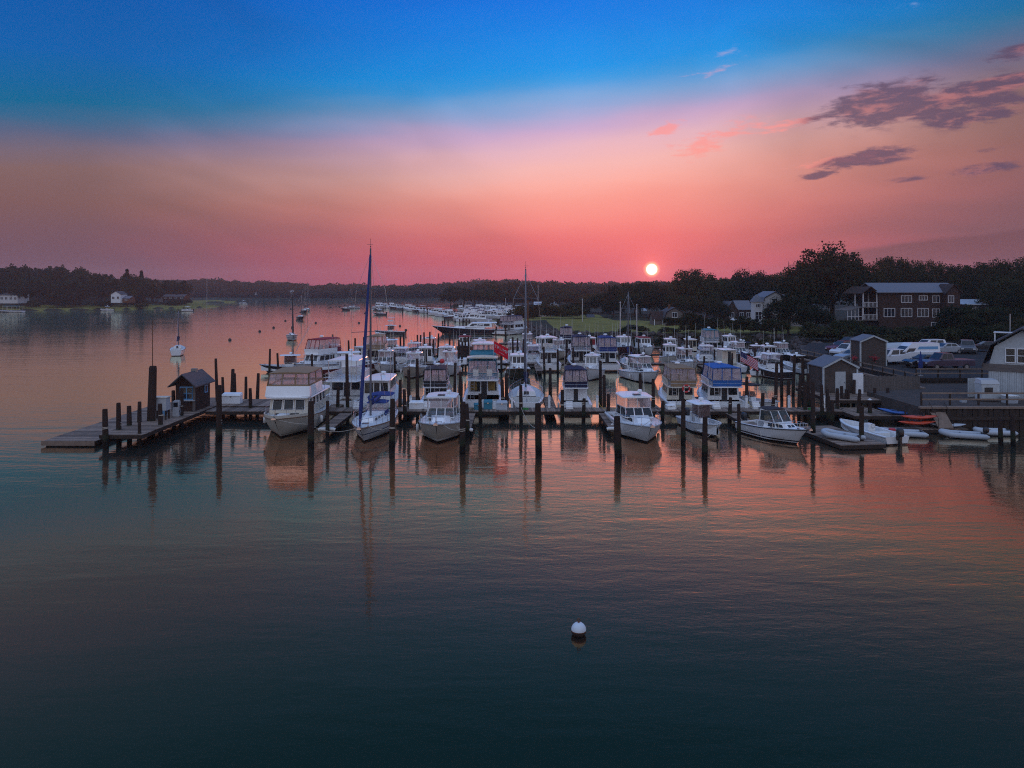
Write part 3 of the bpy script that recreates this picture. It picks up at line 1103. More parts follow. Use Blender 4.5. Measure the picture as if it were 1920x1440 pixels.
def boat_pilothouse(root, L=9, B=3.1, mh='hull_white', house='gelcoat', fs=.9, fb=1.7, long=False, roof='gelcoat', hard=True, glass='glass_dark'):
    """downeast cruiser: high bow, wheelhouse amidships, long open cockpit"""
    t0 = .12 if long else .34
    h = Hull(root, L, B, fs, fb, mh, 'nonskid', cock=max(t0, .2), rake=.7, pw=2.2)
    z0 = .75
    zr = z0 + 2.15
    c = Cab(root, 'wheelhouse', house, h.y(t0), h.y(.64), B * .36, B * .31, z0, zr, .0, .35, .10)
    c.row('f', 3, .06, .94, .58, .92, .05, glass)
    for f in 'lr':
        c.row(f, 5 if long else 3, .06, .94, .58, .9, .05, glass)
    c.pane('b', .62, .94, .45, .9, glass)
    c.pane('b', .38, .58, .05, .9, 'dark_plastic', 'cabin_door', .02)
    c.pane('b', .06, .32, .45, .9, glass)
    slab(root, 'roof', roof, h.y(t0) - (.5 if hard else .1), h.y(.62) + .05, B * .37, B * .33, zr, .07, .06)
    f = Cab(root, 'trunk_cabin', house, h.y(.62), h.y(.88), B * .30, B * .14, h.zs(.62) - .04, h.zs(.62) + .5, 0, .6, .1)
    f.row('l', 2, .2, .85, .3, .75, .1)
    f.row('r', 2, .15, .8, .3, .75, .1)
    radar(root, h.y(.5), zr + .12)
    whip(root, B * .3, h.y(.42), zr + .1, 2.6)
    whip(root, -B * .3, h.y(.42), zr + .1, 2.2)
    h.rail(.62, .985, .5, 6)
    h.anchor()
    h.cleats()
    h.fender(.4, 1)
    if not long:
        b = MB()
        b.box(-.6, .6, h.y(.14), h.y(.24), .25, .72)
        b.build('engine_box', house, root)
    return h


def boat_console(root, L=6.4, B=2.35, mh='hull_white', ttop='gelcoat', n_out=1, poles=False, tower=False, screen=True, seatc='seat_vinyl'):
    h = Hull(root, L, B, .72, 1.15, mh, 'nonskid', open_bow=True, rake=.7, sole=.28, pw=2.6)
    c = Cab(root, 'console', 'gelcoat', h.y(.40), h.y(.58), .42, .36, .28, 1.15, 0, .14, .05)
    c.pane('f', .1, .9, .06, .5, 'dark_plastic', 'console_hatch')
    w = Cab(root, 'x', None, h.y(.42), h.y(.565), .40, .34, 1.15, 1.62, 0, .2, .04, build=False)
    for f in 'flr':
        w.pane(f, .02, .98, 0, 1, 'glass_clear', 'windshield')
    m = MB()
    for x in (-.5, .5):
        for t in (.36, .56):
            m.tube([(x, h.y(t), .3), (x * .95, h.y(t) - .08, 2.25)], .028, 6)
        m.tube([(x, h.y(.36), 1.3), (x, h.y(.56), 1.3)], .02, 5)
    m.build('ttop_frame', 'aluminium', root)
    if screen:
        s = Cab(root, 'x', None, h.y(.36), h.y(.57), .49, .47, 1.25, 2.25, 0, .08, .02, build=False)
        for f in 'flr':
            s.pane(f, .02, .98, .02, .98, 'vinyl_smoke', 'clear_panel')
    slab(root, 'ttop', ttop, h.y(.28), h.y(.64), .98, .8, 2.25, .06, .06)
    b = MB()
    b.box(-.45, .45, h.y(.27), h.y(.36), .28, .95)
    b.box(-.45, .45, h.y(.25), h.y(.275), .95, 1.35)
    b.build('leaning_post', seatc, root)
    for i in range(n_out):
        outboard(root, (i - (n_out - 1) / 2) * .62, h.y(0), .78)
    radar(root, h.y(.45), 2.36, 0, .22)
    h.cleats()
    if poles:
        for x, l in ((-.8, 5.2), (.8, 4.8)):
            m = MB()
            m.tube([(x, h.y(.4), 2.3), (x * 1.6, h.y(.2) - 1.2, 2.3 + l)], [.025, .01], 4)
            m.build('outrigger', 'aluminium', root)
    if tower:
        m = MB()
        for x in (-.45, .45):
            for t in (.36, .54):
                m.tube([(x, h.y(t), 2.3), (x * .7, h.y(.45) + (t - .45) * 3, 4.1)], .028, 5)
        m.box(-.5, .5, h.y(.38), h.y(.54), 3.1, 3.16)
        m.build('tower_frame', 'aluminium', root)
        slab(root, 'tower_top', 'gelcoat', h.y(.34), h.y(.56), .62, .55, 4.1, .05, .05)
        slab(root, 'tower_rail', 'gelcoat', h.y(.38), h.y(.56), .5, .45, 3.3, .22, .04)
    return h


def boat_sail(root, L=10.4, B=3.3, mh='hull_white_blue', mast=14.6, jib='jib_navy', cover='canvas_blue', dodger='canvas_blue', fine=True, bimini=False, fs=1.0, fb=1.35):
    h = Hull(root, L, B, fs, fb, mh, 'nonskid', cock=.3, tr=.68, pw=2.0, rake=1.3, rail='teak', full=.78, sole=.45)
    ym = h.y(.60)
    c = Cab(root, 'coach_roof', 'gelcoat', h.y(.30), h.y(.74), B * .27, B * .15, h.zs(.5) - .02, h.zs(.5) + .45, .05, .5, .12)
    for f in 'lr':
        c.row(f, 4, .12, .9, .35, .72, .06)
    c.pane('b', .36, .64, .2, 1.0, 'dark_plastic', 'companionway', .02)
    hz = h.zs(.5) + .43
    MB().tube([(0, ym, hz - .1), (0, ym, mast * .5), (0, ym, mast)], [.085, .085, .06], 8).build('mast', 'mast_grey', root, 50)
    b = MB()
    for k, zz in ((.46, .55), (.34, .78)):
        b.tube([(-B * k, ym - .15, mast * zz), (0, ym, mast * zz + .06), (B * k, ym - .15, mast * zz)], .028, 5)
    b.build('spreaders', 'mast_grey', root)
    r = MB()
    yb = h.L / 2 - .12
    for s in (-1, 1):
        r.tube([(s * B * .46, ym - .2, h.zs(.6)), (s * B * .46, ym - .15, mast * .55), (s * B * .34, ym - .15, mast * .78), (0, ym, mast * .97)], .011, 4)
        r.tube([(s * B * .44, ym - .6, h.zs(.55)), (0, ym, mast * .56)], .010, 4)
    r.tube([(0, h.y(0) + .1, h.zs(0)), (0, ym, mast)], .011, 4)
    if not jib:
        r.tube([(0, yb, h.zs(1)), (0, ym, mast * .97)], .011, 4)
    r.build('rigging', 'steel', root)
    if jib:
        p0, p1 = Vector((0, yb, h.zs(1) + .15)), Vector((0, ym + .1, mast * .965))
        n = 12
        MB().tube([p0.lerp(p1, i / n) for i in range(n + 1)], [.06 if i == 0 else lerp(.15, .075, i / n) for i in range(n + 1)], 8).build('furled_jib', jib, root, 60)
    bz = hz + .75
    ye = h.y(.2)
    MB().tube([(0, ym - .1, bz), (0, ye, bz + .05)], .06, 7).build('boom', 'aluminium', root, 50)
    n = 8
    MB().tube([(0, lerp(ym - .05, ye + .2, i / n), bz + .17 + (.5 * max(0, 1 - i * 1.2) if i < 1 else 0)) for i in range(n + 1)], [.26 if i == 0 else lerp(.2, .11, i / n) for i in range(n + 1)], 8).build('sail_cover', cover, root, 60)
    w = MB()
    w.ball((0, ym, mast + .12), .05, 6, 4)
    w.tube([(0, ym, mast), (0, ym, mast + .75)], .012, 4)
    w.bar((-.18, ym, mast + .3), (.28, ym, mast + .3), .02)
    w.build('wind_vane', 'dark_plastic', root)
    if fine:
        if dodger:
            d = Cab(root, 'x', None, h.y(.26), h.y(.40), B * .27, B * .25, hz - .35, hz + .62, 0, .35, .1, build=False)
            for f, m in (('f', 'vinyl_clear'), ('l', 'vinyl_clear'), ('r', 'vinyl_clear')):
                d.row(f, 2 if f == 'f' else 1, .03, .97, .4, .9, .06, m, 'clear_panel')
                d.pane(f, 0, 1, 0, .4, dodger, 'dodger_side', .01)
            slab(root, 'dodger', dodger, h.y(.22), h.y(.40) - .25, B * .26, B * .25, hz + .58, .06, .1)
            slab(root, 'bimini', dodger, h.y(.02), h.y(.22), B * .30, B * .30, hz + .95, .05, .1)
            p = MB()
            for x in (-1, 1):
                p.tube([(x * B * .30, h.y(.12), h.zs(.1)), (x * B * .29, h.y(.04), hz + .97)], .016, 4)
                p.tube([(x * B * .30, h.y(.12), h.zs(.1)), (x * B * .29, h.y(.20), hz + .97)], .016, 4)
            p.build('bimini_frame', 'steel', root)
        h.rail(.06, .985, .6, 11, mid=True)
        h.anchor()
        h.hatch(.80, .45)
        h.cleats()
        wh = MB()
        n = 16
        wh.tube([(.42 * math.cos(2 * math.pi * i / n), h.y(.12), .45 + .75 + .42 * math.sin(2 * math.pi * i / n)) for i in range(n + 1)], .015, 4)
        wh.tube([(0, h.y(.12), .45), (0, h.y(.12), 1.2)], .06, 6)
        wh.build('steering_wheel', 'steel', root)
    return h


def boat_cuddy(root, L=6.6, B=2.5):
    h = Hull(root, L, B, .85, 1.3, 'hull_white_black', 'gelcoat', cock=.46, rake=.9, rail='dark_plastic')
    z = h.zs(.5)
    c = Cab(root, 'cuddy_cabin', 'gelcoat', h.y(.46), h.y(.80), B * .38, B * .20, z - .03, z + .42, 0, .6, .12)
    for f in 'lr':
        c.row(f, 2, .15, .85, .25, .75, .08)
    c.row('f', 2, .12, .88, .2, .8, .08)
    w = enclosure(root, h.y(.40), h.y(.62), B * .38, B * .33, z + .40, z + 1.25, 0, .6, .1, 'gelcoat', 'glass_clear', 2, 1, False, False)
    slab(root, 'canvas_top', 'canvas_black', h.y(.34), h.y(.62) - .5, B * .35, B * .33, z + 1.24, .06, .1)
    h.rail(.55, .985, .4, 7)
    seat(root, .5, h.y(.38), .25)
    seat(root, -.5, h.y(.38), .25)
    outboard(root, 0, h.y(0), .9)
    h.cleats()
    h.anchor()
    return h


def boat_skiff(root, L=5.2, B=2.1):
    h = Hull(root, L, B, .62, .85, 'hull_white', 'nonskid', open_bow=True, rake=.5, sole=.22, pw=2.8)
    c = Cab(root, 'console', 'gelcoat', h.y(.42), h.y(.55), .32, .28, .22, 1.05, 0, .15, .04)
    c.pane('f', .1, .9, 1.0, 1.28, 'glass_clear', 'windshield')
    n = MB()
    k = 12
    n.tube([(.17 * math.cos(2 * math.pi * i / k), h.y(.40), .95 + .17 * math.sin(2 * math.pi * i / k)) for i in range(k + 1)], .014, 4)
    n.build('steering_wheel', 'dark_plastic', root)
    b = MB()
    b.box(-.55, .55, h.y(.22), h.y(.32), .22, .62)
    b.build('bench_seat', 'seat_vinyl', root)
    b = MB()
    b.box(-.4, .4, h.y(.66), h.y(.76), .22, .5)
    b.build('bow_seat', 'gelcoat', root)
    outboard(root, 0, h.y(0), .68, k=1.1)
    return h


def boat_rib(root, L=3.1, B=1.55, m='hypalon', motor=False, z=0.0, seatm='gelcoat_grey'):
    r = .21
    pts = []
    n = 16
    for i in range(n + 1):
        a = math.pi * i / n
        pts.append(((B / 2 - r) * math.cos(a), L * .20 + (L * .30 - r) * math.sin(a) ** .8, z + r + .05 + .14 * math.sin(a)))
    ys = -L / 2
    full = [(B / 2 - r, ys, z + r + .02), (B / 2 - r, ys + .22, z + r + .03)] + pts + [(-(B / 2 - r), ys + .22, z + r + .03), (-(B / 2 - r), ys, z + r + .02)]
    MB().tube(full, [r * .45, r] + [r] * len(pts) + [r, r * .45], 10).build('tube', m, root, 60)
    f = MB()
    f.box(-(B / 2 - r), B / 2 - r, ys + .3, L * .3, z + .06, z + .12)
    f.build('floor', 'gelcoat_grey', root)
    f = MB()
    f.box(-(B / 2 - r), B / 2 - r, ys + .27, ys + .33, z + .06, z + .46)
    f.build('transom', 'dark_plastic', root)
    f = MB()
    f.box(-(B / 2 - r) - .05, B / 2 - r + .05, -.12, .12, z + .36, z + .41)
    f.build('thwart', seatm, root)
    if motor:
        outboard(root, 0, ys + .25, z + .5, k=.7)


def boat_yacht(root, L=14, B=4.2, mh='hull_navy', deck='gelcoat_grey'):
    """long low express yacht with raked windscreen"""
    h = Hull(root, L, B, 1.2, 2.1, mh, 'gelcoat', cock=.2, rake=2.0, pw=2.0)
    z = h.zs(.4)
    c = Cab(root, 'trunk_cabin', 'gelcoat', h.y(.3), h.y(.80), B * .38, B * .14, z, z + .55, 0, 2.4, .15)
    c.row('l', 3, .1, .7, .3, .75)
    c.row('r', 3, .3, .9, .3, .75)
    w = Cab(root, 'deck_saloon', 'gelcoat', h.y(.2), h.y(.56), B * .38, B * .33, z + .4, z + 1.45, .2, 1.5, .2)
    for f in 'lr':
        w.row(f, 3, .08, .9, .25, .85)
    w.row('f', 3, .04, .96, .1, .92)
    slab(root, 'hardtop', 'gelcoat', h.y(.14), h.y(.46), B * .34, B * .30, z + 1.45, .1, .12)
    m = MB()
    m.bar((-B * .36, h.y(.12), z + .2), (-B * .33, h.y(.18), z + 1.6), .12)
    m.bar((B * .36, h.y(.12), z + .2), (B * .33, h.y(.18), z + 1.6), .12)
    m.build('radar_arch', 'gelcoat', root)
    radar(root, h.y(.25), z + 1.65)
    h.rail(.5, .985, .55, 8)
    h.cleats()
    return h

# ------------------------------------------------------------------ docks and pilings
def dock(name, label, x0, x1, y0, y1, z, across='x', group=None, floating=False, cat='dock', pw=.19):
    """timber dock: separate deck boards with gaps, edge stringers and cross beams"""
    r = thing(name, label, cat, ((x0 + x1) / 2, (y0 + y1) / 2, 0), 0, group)
    hx, hy = (x1 - x0) / 2, (y1 - y0) / 2
    rnd = random.Random(int(x0 * 31 + y0 * 7))
    m = MB()
    if across == 'x':       # long axis x: boards run along y
        n = int(2 * hx / pw)
        for i in range(n):
            a = -hx + i * 2 * hx / n
            m.box(a + .008, a + 2 * hx / n - .008, -hy - rnd.uniform(0, .04), hy + rnd.uniform(0, .04), z - .04, z + rnd.uniform(-.006, .006))
    else:
        n = int(2 * hy / pw)
        for i in range(n):
            a = -hy + i * 2 * hy / n
            m.box(-hx - rnd.uniform(0, .04), hx + rnd.uniform(0, .04), a + .008, a + 2 * hy / n - .008, z - .04, z + rnd.uniform(-.006, .006))
    tag(m.build('deck_boards', 'deck_wood', r), kind='stuff')
    b = MB()
    d = .26
    for s in (-1, 1):
        b.box(s * (hx - .03) - .05, s * (hx - .03) + .05, -hy + .02, hy - .02, z - .04 - d, z - .045)
        b.box(-hx + .08, hx - .08, s * (hy - .03) - .05, s * (hy - .03) + .05, z - .04 - d, z - .045)
    b.build('stringer', 'beam_wood', r)
    b = MB()
    if across == 'x':
        for i in range(int(hx) + 1):
            x = -hx + .2 + i * 2
            if x < hx:
                b.box(x - .06, x + .06, -hy + .09, hy - .09, z - .26, z - .05)
    else:
        for i in range(int(hy) + 1):
            y = -hy + .2 + i * 2
            if y < hy:
                b.box(-hx + .09, hx - .09, y - .06, y + .06, z - .26, z - .05)
    tag(b.build('cross_beam', 'beam_wood', r), kind='stuff')
    if floating:
        f = MB()
        f.box(-hx + .15, hx - .15, -hy + .12, hy - .12, -.2, z - .27)
        f.build('float', 'rubber', r)
    return r


PM = []
for i in range(4):
    rnd = random.Random(i)
    n = 10
    rr = []
    for z, k in ((-1, 1.12), (.3, 1.1), (.55, 1.03), (.97, .92), (1.0, .84)):
        rr.append([(k * (1 + rnd.uniform(-.07, .07)) * math.cos(2 * math.pi * j / n), k * (1 + rnd.uniform(-.07, .07)) * math.sin(2 * math.pi * j / n), z) for j in range(n)])
    PM.append(MB().loft(rr).mesh('piling', 'piling_wood', 40))
WRAP = MB().tube([(1.12 * math.cos(2 * math.pi * i / 14), 1.12 * math.sin(2 * math.pi * i / 14), 0) for i in range(15)], .03, 5).mesh('rope_wrap', 'rope', 60)
CAP = MB().tube([(0, 0, 0), (0, 0, .05), (0, 0, .3)], [1.12, 1.12, .12], 10).mesh('piling_cap', 'fender_white', 30)


def piling(px, Y, py, r=.16, label=None, group=None, cap=False, x=None, top=None):
    h = top if top else gz(py, Y)
    rnd = random.Random(int(px * 13 + py))
    X = x if x is not None else gx(px, Y)
    t = thing('mooring_piling', label, 'piling', (X, Y, 0), 0, group)
    o = bpy.data.objects.new('post', PM[rnd.randrange(4)])
    COL.objects.link(o)
    o.parent = t
    o.scale = (r, r, h)
    o.rotation_euler = (rnd.uniform(-.03, .03), rnd.uniform(-.038, .038), rnd.uniform(0, 6))
    if rnd.random() < .4 and r > .12:
        for k in range(2):
            w = bpy.data.objects.new('rope_wrap', WRAP)
            COL.objects.link(w)
            w.parent = t
            w.location = (0, 0, min(h - .35, 1.25 + .5 * rnd.random()) + k * .06)
            w.scale = (r, r, 1)
            w.rotation_euler = (rnd.uniform(-.15, .15), rnd.uniform(-.15, .15), 0)
    if cap:
        c = bpy.data.objects.new('cap', CAP)
        COL.objects.link(c)
        c.parent = t
        c.scale = (r, r, .5)
        c.location = (0, 0, h)
    return t


ZD = .85
dock('main_dock', 'long narrow board dock that the front rows of boats tie up to', -26.5, 32, 63.2, 65.2, ZD, 'x')
for px, y0, lab in ((633, 56.6, 'between cream trawler and blue-sailed sloop'), (876, 56.4, 'beside beige hardtop boat'), (1143, 56.8, 'beside white express boat with pink-lit roof'), (1393, 57.2, 'beside small centre console')):
    X = gx(px, 60) if px != 633 else -14.3
    d = dock('finger_dock', 'slim finger dock ' + lab, X - .5, X + .5, y0, 63.1, .72, 'y', 'finger docks off the main dock')
    f = MB()
    f.tube([(-.62, -(63.1 - y0) / 2 - .12, .55), (-.5, -(63.1 - y0) / 2 - .16, .6), (.5, -(63.1 - y0) / 2 - .16, .6), (.62, -(63.1 - y0) / 2 - .12, .55)], .14, 8)
    f.build('bumper', 'fender_white', d, 60)
for px in (640, 770, 945, 1030, 1215, 1320):
    X = gx(px, 69)
    dock('finger_dock', 'slim finger dock reaching back between boats behind the main dock', X - .45, X + .45, 65.3, 72.5, .72, 'y', 'finger docks behind the main dock')
dock('second_dock', 'long board dock behind the second row of boats', -32, 37, 103.0, 104.8, ZD, 'x')
dock('third_dock', 'far board dock below the rocky bank', 6, 46, 131, 132.4, ZD, 'x')
for px in (560, 700, 800, 900, 1010, 1120, 1200, 1330, 1440):
    X = gx(px, 98)
    dock('finger_dock', 'slim finger dock in front of the second dock', X - .45, X + .45, 95.5, 102.9, .7, 'y', 'finger docks off the second dock')

# left pier: raised fixed pier, floating dock beside it, cross platform behind
PZ = .95
dock('fuel_pier', 'raised board pier carrying the small brown shed', -29.7, -26.6, 52.6, 70.5, PZ, 'y', pw=.2)
dock('floating_dock', 'low grey floating dock with pale end board beside the shed pier', -34.0, -30.2, 53.0, 71, .42, 'y', floating=True, pw=.2)
e = MB()
e.box(-34.05, -30.2, 52.86, 52.94, .1, .44)
tag(e.build('end_board', 'deck_wood'), 'pale end board across the tip of floating dock', 'board')
dock('cross_dock', 'short wide board dock holding white dock box behind brown shed', -26.5, -21.0, 65.4, 69.5, PZ, 'x')

GF, GD, GB, GL = 'pilings in front of the boats', 'pilings along the main dock', 'pilings among the back rows', 'pilings along the shed pier'
LF = 'weathered mooring piling standing in open water before the front boats'
LD = 'weathered piling standing against the main dock'
LB = 'dark piling rising among boats of the back rows'
LL = 'weathered piling standing along the shed pier'
for a in ((583, 52.5, 752, .21), (735, 52.0, 748, .19), (867, 50.7, 754, .19), (1010, 50.5, 756, .21), (1159, 49.6, 780, .22), (1321, 48.9, 782, .18), (1281, 53.5, 748, .16), (1525, 56.3, 716, .17), (1615, 53.4, 762, .16), (411, 54.7, 722, .19), (1386, 55.5, 757, .13), (877, 56.2, 757, .17), (614, 56.2, 752, .14)):
    piling(*a, {583: 'thick piling in open water off the cream trawler bow', 735: 'piling in open water beside the bow of blue-sailed sloop', 867: 'tall piling in open water beside beige hardtop boat',
                1010: 'lone thick piling in open water before the double-ended sloop', 1159: 'thick piling in open water before the white express boat', 1321: 'piling in open water before the small centre console',
                1281: 'thin piling between white express boat and small centre console', 1525: 'tall piling at the corner of floating dinghy dock', 1615: 'piling rising beside open skiff at the dinghy dock',
                411: 'tall piling in open water beside the shed pier', 1386: 'thin piling at the outer end of finger dock beside centre console', 877: 'piling at the outer end of finger dock beside beige hardtop boat',
                614: 'thin piling at the outer end of finger dock beside cream trawler'}[a[0]], GF)
for px, Y, py in ((652, 66, 664), (633, 65.8, 725), (750, 65.7, 712), (767, 66, 693), (783, 66.5, 672), (760, 62.7, 730), (852, 66, 680), (864, 65.8, 697), (901, 62.6, 738), (943, 66, 712), (950, 66.3, 700), (977, 62.6, 722), (1032, 73, 690), (1054, 62.7, 731), (1094, 62.6, 747), (1126, 71, 676), (1140, 62.6, 739),
                  (1133, 66, 703), (1242, 62.6, 752), (1225, 66, 711), (1203, 69, 700), (1368, 62.6, 745), (1429, 62.6, 737), (1449, 62.6, 745), (1400, 67, 706), (1454, 68, 680), (1498, 66, 703), (1506, 72, 669), (1542, 62.4, 721), (1553, 61.5, 742), (1560, 60.5, 752), (1579, 66, 724), (1590, 66, 730), (1609, 62.5, 742), (1466, 75, 668), (1487, 78, 665), (1478, 68, 712), (1517, 68, 700), (1510, 64, 716), (1570, 64.5, 728), (1600, 69, 712)):
    piling(px, Y, py, .15, LD, GD)
piling(1631, 62.4, 750, .16, 'piling with pale pointed cap at shore end of the main dock', None, True)
for px, Y, py, rr in ((198, 52.4, 767, .19), (223, 54.5, 755, .17), (243, 56.2, 761, .17), (261, 57.5, 753, .15), (302, 56.5, 757, .17), (326, 63, 732, .15), (340, 60.5, 728, .15), (408, 68, 672, .13), (419, 70, 707, .13), (434, 69.5, 692, .16), (441, 71, 700, .14), (461, 69.7, 706, .14), (470, 65, 728, .15), (482, 70, 700, .15), (262, 53.0, 790, .12)):
    piling(px, Y, py, rr, LL, GL)
piling(283, 58.2, 686, .30, 'thick tall cluster piling beside the shed pier with thin pole on top')
p = MB().tube([(0, 0, 0), (0, 0, 3.6)], [.035, .02], 5).build('staff', 'rust')
p.location = (gx(286, 58.2), 58.2, gz(686, 58.2))
tag(p, 'thin bare staff standing on thick pier piling', 'staff')
for px, Y, py in ((505, 99, 654), (578, 104, 635), (585, 96, 664), (522, 93, 662), (617, 106, 645), (625, 112, 627), (655, 108, 638), (666, 110, 634), (682, 112, 632), (714, 112, 626), (703, 112, 630), (751, 114, 629), (758, 113, 625), (784, 120, 628), (788, 119, 628), (796, 120, 623), (806, 121, 622), (812, 118, 636), (821, 122, 625), (843, 124, 620), (851, 123, 625), (868, 118, 640), (860, 102, 637), (866, 102, 640), (873, 108, 632), (880, 110, 631), (962, 112, 632), (970, 112, 634), (981, 112, 636), (1017, 104, 637), (1021, 96, 650), (1046, 97, 655), (1062, 106, 640), (1075, 100, 652), (1060, 94, 668), (1112, 98, 652),
                  (1180, 100, 650), (1207, 98, 655), (1288, 102, 632), (1376, 118, 638), (1340, 104, 655), (1320, 96, 668), (1372, 98, 662), (1415, 104, 652), (1436, 108, 645), (1240, 118, 640), (1110, 122, 636), (1150, 124, 634), (1198, 126, 636), (1265, 126, 634), (1310, 128, 634), (1355, 126, 640), (1420, 126, 640), (690, 100, 655), (740, 98, 660), (915, 100, 648), (940, 98, 655)):
    piling(px, Y, py, .14, LB, GB)
for px, Y, py in ((830, 205, 601), (834, 200, 594), (840, 206, 600), (862, 215, 598), (868, 214, 597), (874, 214, 598), (880, 213, 599), (795, 330, 577), (801, 325, 575), (755, 330, 576), (930, 180, 612), (948, 170, 612)):
    piling(px, Y, py, .2, 'dark piling standing out past the second dock', 'pilings of the outer docks')
for px, Y, py in ((1877, 53.5, 783), (1900, 53, 778)):
    piling(px, Y, py, .15, 'piling standing in the dark water below the seawall', 'pilings below the seawall')
dock('outer_dock', 'long dock behind the dark motor yacht', gx(832, 200), gx(910, 200), 200, 202, .9, 'x')
dock('middle_dock', 'low dock between the big flag boat and the marsh', gx(935, 135), gx(1000, 135), 140, 142, .9, 'x')

# pier shed
def gable_roof(root, x0, x1, y0, y1, z0, rise, ov, axis='y', m='roof_asphalt', th=.1, name='roof', gamb=None):
    """two-sided (or gambrel) roof; axis is the ridge direction"""
    if axis == 'y':
        c, hw = (x0 + x1) / 2, (x1 - x0) / 2 + ov
        a, b = y0 - ov, y1 + ov
        P = lambda u, z, v: (c + u, v, z)
    else:
        c, hw = (y0 + y1) / 2, (y1 - y0) / 2 + ov
        a, b = x0 - ov, x1 + ov
        P = lambda u, z, v: (v, c + u, z)
    s = rise / ((hw - ov) or 1)
    prof = [(-hw, z0 - ov * s), (0, z0 + rise), (hw, z0 - ov * s)]
    if gamb:
        prof = [(-hw, z0 - .1), (-hw * gamb[0], z0 + rise * gamb[1]), (0, z0 + rise), (hw * gamb[0], z0 + rise * gamb[1]), (hw, z0 - .1)]
    m_ = MB()
    lo = [P(u, z, a) for u, z in prof] + [P(u, z + th, a) for u, z in reversed(prof)]
    hi = [P(u, z, b) for u, z in prof] + [P(u, z + th, b) for u, z in reversed(prof)]
    n = len(prof)
    k = len(lo)
    fs = [(i, (i + 1) % k, (i + 1) % k + k, i + k) for i in range(k)]
    for e in (0, k):
        for i in range(n - 1):
            q = (e + i, e + i + 1, e + k - 2 - i, e + k - 1 - i)
            fs.append(q if e else q[::-1])
    m_.add(lo + hi, fs)
    o = m_.build(name, m, root)
    return prof, P


def gable_walls(root, x0, x1, y0, y1, z0, z1, rise, axis='y', m='white_paint', gamb=None, name='wall'):
    b = MB()
    b.box(x0, x1, y0, y1, z0, z1)
    c = (x0 + x1) / 2 if axis == 'y' else (y0 + y1) / 2
    hw = (x1 - x0) / 2 if axis == 'y' else (y1 - y0) / 2
    prof = [(-hw, z1), (0, z1 + rise), (hw, z1)]
    if gamb:
        prof = [(-hw, z1), (-hw * gamb[0], z1 + rise * gamb[1] - .02), (0, z1 + rise - .02), (hw * gamb[0], z1 + rise * gamb[1] - .02), (hw, z1)]
    if axis == 'y':
        b.prism([(c + u, y0, z) for u, z in prof], (0, y1 - y0, 0))
    else:
        b.prism([(x0, c + u, z) for u, z in prof], (x1 - x0, 0, 0))
    return b.build(name, m, root)


def window(root, face, c, cz, w, h, pos, fm='white_paint', gm='glass_house', nx=1, nz=1, name='window', fw=.09):
    """framed window; face 'f' looks to -Y at y=pos, 'b' +Y, 'l' looks to -X at x=pos, 'r' +X"""
    def P(u, v, d):
        if face == 'f':
            return (c + u, pos - d, cz + v)
        if face == 'b':
            return (c + u, pos + d, cz + v)
        if face == 'l':
            return (pos - d, c + u, cz + v)
        return (pos + d, c + u, cz + v)
    b = MB()
    def bx(u0, u1, v0, v1, d0, d1):
        b.hexa([P(u0, v0, d0), P(u1, v0, d0), P(u1, v0, d1), P(u0, v0, d1)], [P(u0, v1, d0), P(u1, v1, d0), P(u1, v1, d1), P(u0, v1, d1)])
    W, Hh = w / 2, h / 2
    bx(-W - fw, W + fw, -Hh - fw, -Hh, 0, .07)
    bx(-W - fw, W + fw, Hh, Hh + fw, 0, .07)
    bx(-W - fw, -W, -Hh, Hh, 0, .06)
    bx(W, W + fw, -Hh, Hh, 0, .06)
    for i in range(1, nx):
        u = -W + w * i / nx
        bx(u - fw * .4, u + fw * .4, -Hh, Hh, 0, .05)
    for i in range(1, nz):
        v = -Hh + h * i / nz
        bx(-W, W, v - fw * .3, v + fw * .3, 0, .045)
    o = b.build(name, fm, root)
    p = MB()
    p.hexa([P(-W, -Hh, .004), P(W, -Hh, .004), P(W, -Hh, .02), P(-W, -Hh, .02)], [P(-W, Hh, .004), P(W, Hh, .004), P(W, Hh, .02), P(-W, Hh, .02)])
    p.build('pane', gm, o)
    return o


s = thing('pier_shed', 'small brown shingled shed with gable roof on the pier', 'shed', (-27.95, 64.1, PZ))
gable_walls(s, -.85, .85, -1.5, 1.5, .005, 2.4, .75, 'y', 'brown_shingle')
gable_roof(s, -.85, .85, -1.9, 1.5, 2.42, .75, .35, 'y', 'roof_asphalt')
window(s, 'f', .1, 1.55, .95, .95, -1.5, 'blue_paint', 'glass_house', 2, 2)
window(s, 'r', .6, 1.65, .45, .5, .85, 'blue_paint', 'glass_house', 1, 1)
b = MB()
b.box(-.85, .85, -1.75, -1.5, .9, .98)
b.build('counter', 'gelcoat_grey', s)
b = MB()
b.box(.62, .85, -1.56, -1.502, .005, 2.3)
b.build('corner_board', 'grey_shingle', s)
v = MB()
v.box(-.3, .15, .2, .6, 3.0, 3.45)
v.build('roof_vent', 'concrete', s)

